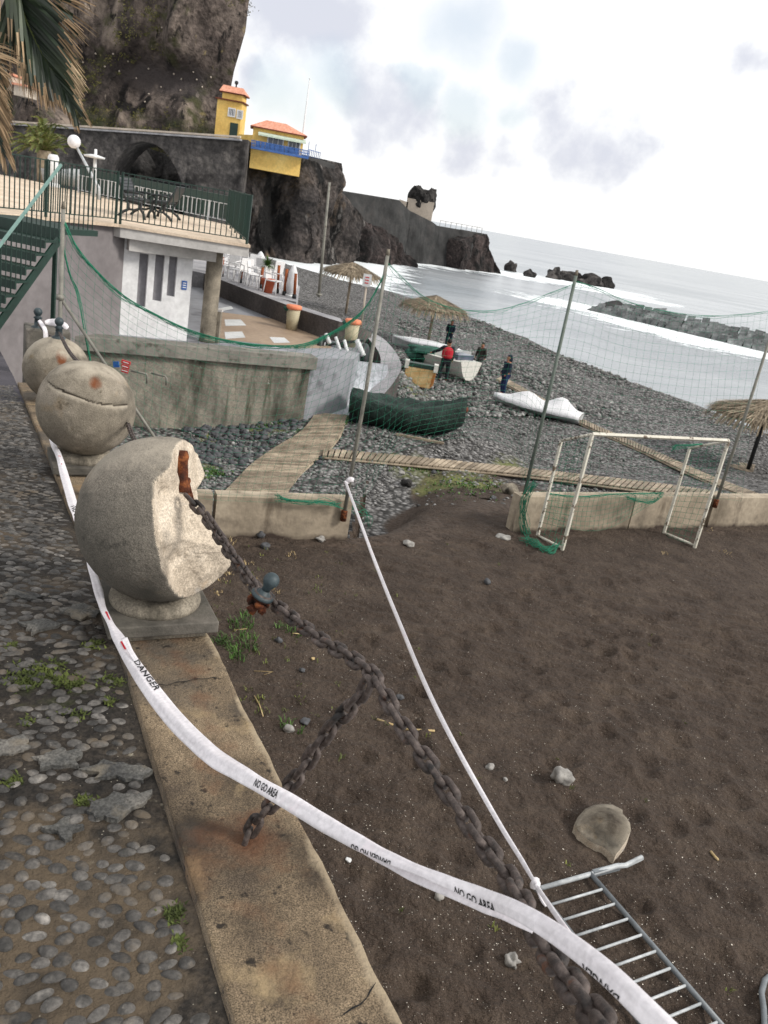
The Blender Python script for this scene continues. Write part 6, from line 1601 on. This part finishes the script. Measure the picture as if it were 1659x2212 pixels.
# ================= BOATS =================
# tarped rowing boat
A=GT(757,908);B=GT(992,950);cb_=(A+B)/2;rz=math.atan2(B.y-A.y,B.x-A.x);Lb_=(B-A).length*1.02
bt_=T('covered_rowing_boat','rowing boat wrapped in a dark green tarpaulin beside the boardwalk','boat',(cb_.x,cb_.y,TB(cb_.x,cb_.y)))
m_,sec=boatmesh(Lb_,1.25,.68,sheer=.3,tr=.5);tf(m_,(cb_.x,cb_.y,TB(cb_.x,cb_.y)-.03),rz,-.05);m_.build('hull',m_cblk,bt_)
secs=[]
for i,(loop,w,zt_) in enumerate(sec):
    t=i/16;x=loop[0][0];row=[];w2=w+.05
    hem=.10+.05*math.sin(i*2.1)+.26*abs(2*t-1)**4
    for k in range(17):
        f=-1+2*k/16;y=w2*max(-1,min(1,f*1.35));
        if abs(f)>.74:z=zt_-(abs(f)-.74)/.26*(zt_-hem);y=math.copysign(w2*(1-.36*((abs(f)-.74)/.26)**1.5),f)
        else:z=zt_+.05-.16*(1-abs(f)/.74)**.8*math.sin(math.pi*min(1,max(0,t)))+.03*math.sin(i*1.7+k)
        row.append(Vector((x*1.015,y,z+.02*noise.noise(Vector((x*3,f*4,1))))))
    secs.append(row)
m_=M();m_.sweep(secs,0,True,caps=False,ring=False);e0=len(m_.v);m_.add([p_ for p_ in secs[0]]+[Vector((secs[0][0].x-.02,0,.25))],[(k,k+1,17) for k in range(16)],0,True)
tf(m_,(cb_.x,cb_.y,TB(cb_.x,cb_.y)),rz,-.05);o=m_.build('tarpaulin',m_tarp,bt_);s_=o.modifiers.new('t','SOLIDIFY');s_.thickness=.015
m_=M();m_.blob((Lb_/2-.02,0,.8),(.07,.04,.08),3,.2,2);tf(m_,(cb_.x,cb_.y,TB(cb_.x,cb_.y)),rz);m_.build('stem_post',m_brown,bt_)
m_=M();m_.beam((-.2,-.72,.03),(1.0,-.85,.05),.08,.05);tf(m_,(cb_.x,cb_.y,TB(cb_.x,cb_.y)),rz);tag(m_.build('driftwood_plank',m_wood),'weathered plank on the pebbles under the covered rowing boat','plank')
# motor boat with windscreen, tarp over its bow
A=GT(935,800);B=GT(1030,828);d0=(B-A);cc_=GT(955,812);rz=math.atan2(d0.y,d0.x)
zb3=TB(cc_.x,cc_.y)
mb=T('motor_boat','white motor boat with a windscreen, its bow under a green tarp','boat',(cc_.x,cc_.y,zb3))
k3=32./F
L3=178*k3
m_,_=boatmesh(L3,1.6,.7,sheer=.1,deck=1);loc=(cc_.x,cc_.y+.5,zb3+.08);tf(m_,loc,rz+math.pi-.25,.02);m_.build('hull',m_boat,mb)
m_=M();
m_.add([(-1.2,-.6,.68),(.3,-.6,.7),(.3,.6,.7),(-1.2,.6,.68),(-.9,-.5,.86),(-.1,-.45,.92),(-.1,.45,.92),(-.9,.5,.86)],[(4,5,6,7),(0,1,5,4),(1,2,6,5),(2,3,7,6),(3,0,4,7)]);tf(m_,loc,rz+math.pi-.25,.02);m_.build('deck_house',m_boat,mb)
m_=M();m_.add([(-.05,-.5,.9),(-.05,.5,.9),(-.35,.42,1.16),(-.35,-.42,1.16)],[(0,1,2,3)]);m_.box((-.85,0,.8),(.7,.9,.3));tf(m_,loc,rz+math.pi-.25,.02);m_.build('windscreen',m_glass,mb)
m_=M();m_.blob((.85,0,.68),(1.15,.84,.20),5,.2,3);m_.blob((1.35,.1,.42),(.7,.66,.36),7,.2,3);tf(m_,loc,rz+math.pi-.25,.02);m_.build('bow_tarp',m_tarp2,mb)
q=GT(915,770);sb=T('second_boat','pale boat hull lying behind the motor boat','boat',(q.x,q.y,TB(q.x,q.y)))
m_,_=boatmesh(4.4,1.5,.55,sheer=.1,deck=1);tf(m_,(q.x+.1,q.y+.6,TB(q.x,q.y)-.05),rz+math.pi-.1,.05);m_.build('hull',m_boatg,sb)
m_=M();m_.blob((0,0,.58),(2.,.68,.14),5,.15,3);tf(m_,(q.x+.1,q.y+.6,TB(q.x,q.y)-.05),rz+math.pi-.1,.05);m_.build('cover',m_cover,sb)
# white covered boat
A=GT(1072,872);B=GT(1243,915);cc_=(A+B)/2;rz=math.atan2(B.y-A.y,B.x-A.x);Lw=(B-A).length*1.1;zq=TB(cc_.x,cc_.y)
wb=T('covered_sailing_dinghy','flat dinghy under a peaked white cover behind the goal pole','boat',(cc_.x,cc_.y,zq))
m_,sec=boatmesh(Lw,1.3,.3,sheer=.05);tf(m_,(cc_.x,cc_.y,zq),rz+math.pi);m_.build('hull',m_boatg,wb)
secs=[]
for i,(loop,w,zt_) in enumerate(sec):
    t=i/16;x=loop[0][0];row=[]
    pk=.34*math.exp(-((t-.62)/.16)**2)+.42*math.exp(-((t-.24)/.13)**2)+.06
    for k in range(13):
        f=-1+2*k/12;row.append(Vector((x,f*(w+.04),zt_+.03-(.1 if abs(f)>.95 else 0)+pk*(1-abs(f))**1.1+.03*noise.noise(Vector((x*4,f*3,2))))))
    secs.append(row)
m_=M();m_.sweep(secs,0,True,caps=False,ring=False);tf(m_,(cc_.x,cc_.y,zq),rz+math.pi);o=m_.build('white_cover',m_cover,wb);s_=o.modifiers.new('t','SOLIDIFY');s_.thickness=.012
# rusty tub
q=GT(902,838);k_=(q.y)/F;rt=T('rusty_tub','rust-streaked enamel tub standing upright among the pebbles','tub',mapv(q))
b=M();b.sweep([[(q.x+a_,y_,q.z+z_) for a_,z_ in ((-.36,.02),(-.47,.14),(-.49,.55),(-.44,.62),(.44,.62),(.49,.55),(.47,.14),(.36,.02))] for y_ in (q.y+.06,q.y+.36)]);b.build('tub_shell',m_rustw,rt,bevel=.02)
b=M();b.box((q.x,q.y+.2,q.z+.68),(.86,.3,.12));b.build('dark_top',m_dgreen,rt)
b=M();
for sx in(-.46,.46):b.box((q.x+sx,q.y+.15,q.z+.68),(.13,.3,.24))
b.build('corner_posts',m_boat,rt)
# boat trailer with white rollers
q=G(745,790,-1.95)
q=Vector((-1.75,22.9,-1.95));tr=T('boat_trailer','dark boat trailer with four white bunk pads by the curved wall','trailer',mapv(q))
def tp3(u,v,Y=22.9):return DY(u,v,Y)
b=M();b.beam(tp3(712,752),tp3(790,768),.07,.07);b.beam(tp3(735,735,23.3),tp3(762,800,22.3),.07,.07);b.beam(tp3(705,745),tp3(785,735,23.4),.06,.06);b.beam(tp3(725,760),tp3(742,782,22.4),.05,.05);b.beam(tp3(760,770,22.7),tp3(757,802,22.4),.05,.08);b.build('frame',m_black,tr)
for (ua,va,ub,vb,r0_) in ((704,722,712,741,.055),(725,728,740,772,.045),(744,735,752,766,.045),(771,735,785,768,.07)):
    b=M();b.tube([tp3(ua,va),tp3(ub,vb,22.7)],r0_,8);b.build('bunk_pad',m_white,tr)
c=tp3(697,748);b=M();Rw=Matrix.Rotation(math.radians(80),3,'Y')@Matrix.Rotation(.2,3,'X');b.lathe(c,[(.12,-.07),(.25,-.08),(.3,-.04),(.3,.04),(.25,.08),(.12,.07)],20,ax=Rw);w_=b.build('wheel',m_black,tr);b=M();b.lathe(c,[(.11,-.075),(.13,-.05),(.13,.05),(.11,.075)],12,ax=Rw);b.build('rim',m_galv,w_)
c=tp3(788,765,23.2);b=M();b.lathe(c,[(.12,-.07),(.25,-.08),(.3,-.04),(.3,.04),(.25,.08),(.12,.07)],20,ax=Rw);b.build('wheel',m_black,tr)
c=tp3(757,803,22.4);b=M();b.lathe(c,[(.03,-.1),(.1,-.08),(.1,.02),(.03,.05)],10);b.build('jockey_wheel',m_galv,tr)
# bins
def bin_(label,u,v,Y,h):
    q=G(u,v,-1.95);t_=T('litter_bin',label,'litter bin',mapv(q),'litter bins along the sea wall');b=M();b.lathe(q,[(.16,0),(.2,h*.8)],20);b.build('body',m_beige,t_);b=M();b.lathe(q,[(.2,h*.8),(.235,h*.83),(.23,h*.93),(.2,h*.96)],20);b.build('lid',m_orange,t_)
    b=M();b.blob(q+Vector((-.2,-.08,h*.8)),(.09,.08,.07),2,.3,2);b.build('bag_edge',m_tarp2,t_)
bin_('beige bin with orange lid against the sea wall below the restaurant deck',629,712,26.,.74)
bin_('beige bin with orange lid behind the boat trailer',755,748,24.4,.78)
# ================= RESTAURANT DECK =================
def post(u,v,u2,v2,Y,lab):
    q=G(u,v,-1.42);t=DY(u2,v2,q.y);o=T('deck_post',lab,'post',mapv(q),'brown timber posts of the deck');b=M();b.tube([q+Vector((0,0,.12)),Vector((t.x,t.y,t.z))],.05,8);b.build('shaft',m_post,o);b=M();b.lathe(q,[(.07,0),(.07,.14)],10);b.build('foot',m_black,o)
PS=[(478.6,599,481.6,556,33,'front deck post nearest the concrete column'),(519,611,525,567,32,'second front deck post from the concrete column'),(563,623,568,577,30.6,'front deck post beside the potted plant'),(598,633,603,573,29.8,'front deck post right of the potted plant'),(613.5,638,620,581,29.3,'front deck post left of the big closed parasol'),(635,645,639,591,28.4,'front deck post at the right end of the deck'),(505,556,509,540,38,'rear deck post above the chairs, left one'),(519,562,522,542,37.4,'rear deck post above the chairs, middle one'),(549,575,551,554,36,'rear deck post left of the small closed parasol')]
for a in PS:post(*a)
def parasol(u,v,u2,v2,Y,r,lab):
    q=G(u,v,-1.42);t=DY(u2,v2,q.y);h=t.z-q.z;o=T('closed_parasol',lab,'parasol',mapv(q),'closed white parasols');b=M();b.lathe(q,[(r*.5,h*.06),(r*.85,h*.12),(r,h*.35),(r*.75,h*.75),(r*.3,h*.95),(.02,h)],14);
    b.v=[(x+.015*noise.noise(Vector((z*3,x*9,1))),y,z) for x,y,z in b.v];b.build('canopy',m_cover,o);b=M();b.tube([q,q+Vector((0,0,h*.1))],.03,8);b.lathe(q,[(.2,0),(.2,.06)],12);b.build('stand',m_white,o)
parasol(627,640,630,570,28.9,.2,'largest closed white parasol at the right end of the deck')
parasol(559,588,564,543,36.2,.24,'closed white parasol behind the potted plant')
parasol(527,566,531,537,38.,.2,'closed white parasol cut by the terrace slab edge')
q=G(577,632,-1.42);po=T('potted_plant','spiky green plant in an orange terracotta pot on the deck','plant',mapv(q));b=M();b.lathe(q,[(.16,0),(.22,.36),(.25,.38),(.25,.44),(.2,.45)],16);b.build('pot',m_terracotta,po)
b=M();r_=random.Random(2);tq=DY(578,574,q.y)
for i in range(150):
    a=r_.uniform(0,6.28);el=r_.uniform(-.2,1.4);L_=r_.uniform(.2,.42);d=Vector((math.cos(a)*math.cos(el),math.sin(a)*math.cos(el),math.sin(el)));s_=d.cross(Vector((0,0,1))).normalized()*.015 if abs(d.z)<.98 else Vector((.015,0,0))
    b.add([tq-s_,tq+s_,tq+d*L_*.6+s_,tq+d*L_*.6-s_,tq+d*L_-Vector((0,0,.06))],[(0,1,2,3),(3,2,4)])
b.build('leaves',m_grass,po);b=M();b.tube([q+Vector((0,0,.4)),tq],.03,6);b.build('stem',m_post,po)
def chair():
    t_=T('plastic_chair','x','chair',(0,0,0))
    b=M();b.box((0,0,.43),(.46,.44,.03));b.build('seat',m_plastic,t_,bevel=.01)
    b=M();b.box((0,.23,.66),(.44,.03,.40),R=Matrix.Rotation(-.15,3,'X'));b.build('backrest',m_plastic,t_,bevel=.01)
    for sx in(-1,1):
        b=M();b.tube([(sx*.25,-.2,.43),(sx*.26,-.2,.64),(sx*.26,.2,.66)],.018,6);b.build('armrest',m_plastic,t_)
        for sy in(-1,1):
            b=M();b.tube([(sx*.21,sy*.19,.43),(sx*.24,sy*.23,0)],.02,6);b.build('leg',m_plastic,t_)
    return t_
ch=chair();first=True;r_=random.Random(8)
nm=[((486,585,35),'white plastic chair nearest the concrete column'),((497,592,33.8),'white plastic chair left of the second deck post'),((508,572,37),'white plastic chair in the rear row by the left rear post'),((510,600,33),'white plastic chair just left of the second front post'),((535,606,32.6),'white plastic chair right of the second front post'),((548,612,32),'white plastic chair left of the potted plant'),((545,592,34.5),'white plastic chair behind the second front post'),((588,625,30.8),'white plastic chair right of the potted plant'),((590,605,32.6),'white plastic chair behind the potted plant on its right'),((567,600,33.5),'white plastic chair directly behind the potted plant'),((528,586,35.6),'white plastic chair below the parasol cut by the slab'),((475,575,36.6),'white plastic chair seen just right of the column top')]
for (u,v,Y),lab in nm:
    q=G(u,v+10,-1.42);rz=r_.uniform(0,6.28)
    if first:ch.location=q;ch.rotation_euler=(0,0,rz);ch['label']=lab;ch['group']='white plastic restaurant chairs';first=False
    else:place(ch,q,rz,lab,'white plastic restaurant chairs')
# ================= THATCHED PARASOLS =================
def thatch(label,ac,aw,at_,u,v,Yp,wpx,hpx,foot=None,seed=1):
    c=DY(u,v,Yp);R_=wpx*Yp/F/2;H_=hpx*Yp/F*.46;g=TB(c.x,c.y)
    t_=T('thatched_parasol',label,'parasol',(c.x,c.y,g),'thatched beach parasols')
    b=M();b.tube([(c.x,c.y,g-.1),(c.x,c.y,c.z-.1)],.07,8);b.build('pole',m_wood if seed<3 else m_black,t_)
    r_=random.Random(seed);b=M()
    b.lathe((c.x,c.y,c.z-H_),[(R_*.93,-.06),(R_*.93,.0),(R_*.55,H_*.5),(R_*.1,H_*.95),(.02,H_)],28)
    b.build('thatch_core',m_thatch,t_)
    b=M()
    for k in range(2300):
        a=r_.uniform(0,6.283);f=r_.random()**.6;L_=r_.uniform(.25,.6);rr=R_*f*.97;z=c.z-H_*(f**1.08)+.04
        d=Vector((math.cos(a),math.sin(a),-H_/R_*.9-(.9 if f>.86 else 0)+r_.uniform(-.25,.15))).normalized();p0=Vector((c.x+rr*math.cos(a),c.y+rr*math.sin(a),z+r_.uniform(0,.05)));s_=Vector((-math.sin(a),math.cos(a),0))*r_.uniform(.012,.035)
        p1=p0+d*L_;b.add([p0-s_,p0+s_,p1+s_*.4,p1-s_*.4],[(0,1,2,3)])
    b.build('thatch',m_thatch,t_)
    b=M();b.tube([(c.x-R_*.6,c.y,c.z-H_*.75),(c.x+R_*.6,c.y,c.z-H_*.75)],.03,5);b.tube([(c.x,c.y-R_*.6,c.z-H_*.75),(c.x,c.y+R_*.6,c.z-H_*.75)],.03,5);b.build('struts',m_post,t_)
thatch('far thatched parasol beside the white beach sign',0,0,0,763,569,50,126,46,seed=1)
thatch('middle thatched parasol above the man in dark blue',0,0,0,943,641,42,142,52,seed=2)
thatch('large thatched parasol cut off by the right frame edge',0,0,0,1664,868,27,235,76,seed=3)
q=DY(783,690,44);si=T('beach_sign','small white sign with red marks on a pinkish pole beside the far parasol','sign',mapv(q));t=DY(792,612,44);b=M();b.tube([q-Vector((0,0,.6)),t],.05,8);b.build('pole',m_palewall,si)
b=M();b.box(t+Vector((0,-.08,.15)),(.42,.05,.62));b.build('board',m_white,si)
b=M();
for dz in(.3,.16,.02):b.box(t+Vector((0,-.115,dz)),(.2,.01,.05))
b.build('red_marks',m_signred,si)
# signs and rail by the retaining wall
q=DY(250,785,15.5);sg=T('wall_sign','small blue and red notice plates on a lying post by the retaining wall','sign',mapv(q))
b=M();b.box(DY(251,787,15.5),(.11,.03,.11),R=Matrix.Rotation(-.2,3,'Y'));b.build('blue_plate',m_sign,sg)
rp_=DY(271,793,15.4)
for k in range(3):
    b=M();b.box(DY(272-1.2*k,783+9*k,15.4),(.17-.02*k,.03,.065),R=Matrix.Rotation(.12,3,'Y'));pl_=b.build('red_plate',m_signred,sg)
    b=M();b.box(DY(272-1.2*k,783+9*k,15.38)+Vector((0,-.01,.0)),(.11,.008,.014),R=Matrix.Rotation(.12,3,'Y'));b.build('lettering',m_white,pl_)
b=M();b.beam(DY(245,790,15.5),DY(320,783,15.7),.02,.02);b.build('post',m_pole,sg)
for k,(pp,lab) in enumerate(((((283,801),(316,808),(318,812),(317,828)),'bent pipe rail against the retaining wall, left one'),(((327,806),(357,813),(360,817),(359,832)),'bent pipe rail against the retaining wall, right one'))):
    b=M();b.tube([DY(u,v,16.8) for u,v in pp],.02,8);tag(b.build('pipe_rail',m_pole),lab,'pipe','bent pipe rails')
# ================= PEOPLE =================
def skin_mesh(name,pts,edges,rad,material,par,root=0,sub=2):
    me=bpy.data.meshes.new(name);r=par
    while r.parent is not None:r=r.parent
    og=ORG[r.name];me.from_pydata([tuple(Vector(p_)-og) for p_ in pts],edges,[]);me.materials.append(material);o=bpy.data.objects.new(name,me);COL.objects.link(o);o.parent=par
    o.modifiers.new('skin','SKIN');s_=o.modifiers.new('sub','SUBSURF');s_.levels=sub;s_.render_levels=sub
    sv=me.skin_vertices[0].data
    for i,q in enumerate(rad):sv[i].radius=(q,q) if not isinstance(q,tuple) else q
    sv[root].use_root=True
    for p_ in me.polygons:p_.use_smooth=True
    return o
def person(label,foot,H_,face,arms,leg=.12,jac=m_cblk,tro=m_cblk,vest=None,hem=None,hood=False,jlen=0.):
    t_=T('person',label,'person',mapv(foot),'people on the beach');k=H_/1.75
    fx=Vector((math.cos(face),math.sin(face),0));sx=Vector((fx.y,-fx.x,0))
    def P(s,f,z):return foot+sx*(s*k)+fx*(f*k)+Vector((0,0,z*k))
    aL,aR=arms
    pel=P(0,0,.93);ch_=P(0,.0,1.3);nk=P(0,.01,1.5);hd_=P(0,.03,1.62)
    pts=[pel,P(0,0,1.12),ch_,P(0,0,1.42),nk,P(0,.02,1.57),P(0,.03,1.66),P(0,.02,1.73)]
    rad=[(.15*k,.11*k),(.14*k,.105*k),(.17*k,.115*k),(.12*k,.09*k),.055*k,.085*k,.1*k,.07*k];edges=[(i,i+1) for i in range(7)]
    for s,ar in((-1,aL),(1,aR)):
        i=len(pts);sh=P(s*.19,0,1.42);pts+= [sh,P(*ar[0]),P(*ar[1]),P(ar[1][0]+(ar[1][0]-ar[0][0])*.28,ar[1][1]+(ar[1][1]-ar[0][1])*.28,ar[1][2]+(ar[1][2]-ar[0][2])*.28)];rad+=[.065*k,.05*k,.034*k,.03*k];edges+=[(3,i),(i,i+1),(i+1,i+2),(i+2,i+3)]
    for s in(-1,1):
        i=len(pts);pts+=[P(s*.1,0,.86),P(s*(.1+leg*.35),.03,.48),P(s*leg,-.02,.09),P(s*leg,.12,.04)];rad+=[.09*k,.062*k,.045*k,.04*k];edges+=[(0,i),(i,i+1),(i+1,i+2),(i+2,i+3)]
    skin_mesh('body',pts,edges,rad,m_skin,t_)
    # jacket: torso and arms
    jp=pts[:4]+[P(0,0,.84-jlen)];jr=[(.20*k,.155*k),(.19*k,.145*k),(.225*k,.155*k),(.165*k,.12*k),(.205*k,.155*k)];je=[(0,1),(1,2),(2,3),(0,4)]
    for a in(8,12):
        i=len(jp);jp+=[pts[a],pts[a+1],pts[a+2]];jr+=[.095*k,.075*k,.06*k];je+=[(3,i),(i,i+1),(i+1,i+2)]
    skin_mesh('jacket',jp,je,jr,jac,t_)
    tpz=[pts[0]];trd=[(.165*k,.125*k)];te=[]
    for a in(16,20):
        i=len(tpz);tpz+=[pts[a],pts[a+1],pts[a+2]];trd+=[.118*k,.09*k,.08*k];te+=[(0,i),(i,i+1),(i+1,i+2)]
    skin_mesh('trousers',tpz,te,trd,tro,t_)
    if vest:
        skin_mesh('vest',[P(0,0,.94),P(0,0,1.12),P(0,0,1.3),P(0,0,1.49)],[(0,1),(1,2),(2,3)],[(.25*k,.25*k),(.25*k,.25*k),(.27*k,.27*k),(.2*k,.2*k)],vest,t_)
    if hem:
        skin_mesh('shirt_hem',[P(0,0,.86),P(0,0,.95)],[(0,1)],[(.2*k,.155*k),(.2*k,.155*k)],hem,t_)
    for s in(-1,1):
        b=M();b.blob(P(s*leg,.05,.04),(.055*k,.13*k,.05*k),1,.05,2,rz=face-math.pi/2);b.build('shoe',m_cblk,t_)
    b=M();b.blob(P(0,-.015,1.69),(.098*k,.108*k,.1*k),4,.08,3,rz=face-math.pi/2)
    if hood:b.blob(P(0,-.04,1.58),(.12*k,.11*k,.14*k),5,.08,3)
    b.build('hair' if not hood else 'hood',m_hair if not hood else jac,t_)
    b=M()
    for s in(-1,1):b.blob(P(s*.035,.115,1.665),(.011*k,.008*k,.008*k),1,0,1)
    b.build('eyes',m_hair,t_);b=M();b.blob(P(0,.13,1.635),(.014*k,.02*k,.022*k),2,0,2);b.build('nose',m_skin,t_)
    for s in(-1,1):
        b=M();b.blob(P(s*.1,.02,1.645),(.012*k,.02*k,.03*k),2,0,2);b.build('ear',m_skin,t_)
def place_person(u,v,vtop,**k):
    q=GT(u,v);H_=ZT(q.x,q.y,vtop)-q.z;return q,H_
dn=((.24,.02,1.15),(.25,.1,.88))
q,H_=place_person(955,824,734);person('man in a red vest with back to the camera, reaching toward the green tarp',q,H_,math.radians(100),(((-.36,.1,1.25),(-.62,.2,1.1)),((.25,.0,1.15),(.26,.05,.9))),leg=.15,vest=m_cred,hem=m_white)
q,H_=place_person(1031,806,741);person('man in a dark brown jacket and grey trousers beside the motor boat',q,H_,math.radians(-115),(((-.27,.0,1.15),(-.29,.05,.9)),((.27,.0,1.15),(.29,.06,.9))),jac=m_cbrown,tro=m_cgrey)
q,H_=place_person(1084,853,768);person('man in a dark hooded jacket and blue trousers standing alone at the right',q,H_,math.radians(-160),(((-.24,.02,1.16),(-.2,.14,.92)),((.24,.02,1.16),(.2,.14,.92))),leg=.09,jac=m_cnavy,tro=m_jean,hood=True,jlen=.1)
q,H_=place_person(966,752,692);person('figure in dark blue standing behind the man in the red vest',q,H_,math.radians(-100),(((-.24,.02,1.16),(-.16,.16,1.)),((.24,.02,1.16),(.16,.16,1.))),leg=.1,jac=m_cnavy,tro=m_cnavy)
# ================= PALMS =================
def frond(b_st,b_gr,b_dr,spine,Lmax,n,seed,droop=.35,dry=.65,w=.012,side=None):
    r_=random.Random(seed);S_=spline(spine,10);b_st.tube(S_,[.022*(1-.8*i/len(S_)) for i in range(len(S_))],6)
    N_=len(S_)
    for i in range(n):
        t=(i+.5)/n;k=min(int(t*(N_-1)),N_-2);p0=S_[k].lerp(S_[k+1],t*(N_-1)-k);tg=(S_[k+1]-S_[k]).normalized()
        L_=Lmax*(.55+.45*math.sin(math.pi*min(1,t*1.15+.1)))*r_.uniform(.88,1.08)*(1-.35*max(0,t-.75)*4*.5)
        for sd in(-1,1):
            if side is not None:d=(side[0] if sd>0 else side[1]);d=(d*(1.1-.5*t)+tg*(.35+.9*t)+Vector((r_.uniform(-.06,.06),r_.uniform(-.25,.25),r_.uniform(-.06,.06)))).normalized()
            else:
                sv=tg.cross(Vector((0,0,1))).normalized();d=(tg*(.75+.5*t)+sv*sd*(1.-.35*t)+Vector((0,0,r_.uniform(-.12,.05)))).normalized()
            vw=(p0-Vector((0,0,ZC))).normalized();u_=d.cross(vw).normalized();u2=(u_*r_.uniform(.6,1.)+vw*r_.uniform(-.5,.5)).normalized()*w
            pts=[p0];q=p0.copy();dd_=d.copy();K=6
            for j in range(K):
                dd_=(dd_+Vector((0,0,-droop*(j/K)*.5))).normalized();q=q+dd_*(L_/K);pts.append(q.copy())
            ws=[.6,1,1,.9,.75,.5,.12]
            cutk=int(K*r_.uniform(dry-.12,dry+.12));cutk=max(1,min(K-1,cutk))
            for (bb,a0,a1) in((b_gr,0,cutk),(b_dr,cutk,K)):
                vs=[];
                for j in range(a0,a1+1):
                    ww=ws[j]*(1 if bb is b_gr else .6);vs+= [pts[j]-u2*ww,pts[j]+u2*ww]
                bb.add(vs,[(2*j,2*j+1,2*j+3,2*j+2) for j in range(a1-a0)])
pt=T('palm_tree','tall palm at the upper left with brown-tipped fronds hanging into view','palm tree',(-4.6,5.6,0))
b1,b2,b3=M(),M(),M();Df=5.6
crown=Vector((-4.1,5.3,4.3))
def fp_(l,D=None):return [DD(u,v,(D or Df)) for u,v in l]
frond(b1,b2,b3,[crown]+fp_([(-20,-120),(30,-30),(50,30),(70,75),(90,115),(118,160),(150,215)]),.42,260,3,droop=.25,dry=.8,w=.0105,side=(iR*.95-iU*.25,-iU*1.-iR*.15))
frond(b1,b2,b3,[crown]+fp_([(-150,20),(-90,90),(-60,150),(-35,210),(-15,265),(5,320)],5.3),.30,190,7,droop=.3,dry=.5,w=.009,side=(iR*.9-iU*.45,-iU*1.-iR*.2))
frond(b1,b2,b3,[crown]+fp_([(-120,-60),(-70,40),(-45,90),(-25,150),(-5,200)],5.9),.36,190,12,droop=.5,dry=.8,w=.0105,side=(iR*.8-iU*.6,-iU*1.))
for k in range(9):
    a=k*.7+2.;e=crown+Vector((math.cos(a)*1.1,math.sin(a)*1.1,.7));e2_=crown+Vector((math.cos(a)*2.3,math.sin(a)*2.3,.1));
    if PR(e2_)[0]>-60 and e2_.y>0 and PR(e2_)[1]>-200:continue
    frond(b1,b2,b3,[crown,e,e2_],.5,50,20+k,droop=.4)
b1.build('frond_stalk',m_leaf2,pt);b2.build('green_leaflets',m_leaf,pt);b3.build('dry_leaflets',m_leafdry,pt)
b=M();b.tube([(-4.6,5.6,-.1),(-4.45,5.5,2.),(-4.2,5.35,3.6),tuple(crown)],[.2,.17,.16,.18],14);b.build('trunk',m_thatch,pt)
# small bushy palm on the terrace
q=DY(95,352,36);q.z=ZF;p2_=T('palm_tree','small bushy palm beyond the terrace balustrade','palm tree',mapv(q));b1,b2,b3=M(),M(),M();cr=DY(95,325,36);r_=random.Random(6)
for k in range(46):
    a=r_.uniform(0,6.28);el=r_.uniform(.1,1.45);L_=r_.uniform(1.0,1.55);d=Vector((math.cos(a)*math.cos(el),math.sin(a)*math.cos(el),math.sin(el)))
    frond(b1,b2,b3,[cr,cr+d*L_*.5,cr+d*L_*.85+Vector((0,0,-.12)),cr+d*L_*1.1+Vector((math.cos(a)*.2,math.sin(a)*.2,-.45))],.36,20,k,droop=.4,dry=.9,w=.014)
b1.build('frond_stalk',m_leaf2,p2_);b2.build('leaves',m_leaf2,p2_);b3.build('leaf_tips',m_leafdry,p2_);b=M();b.tube([q-Vector((0,0,.1)),cr],[.25,.28],10);b.build('trunk',m_thatch,p2_)
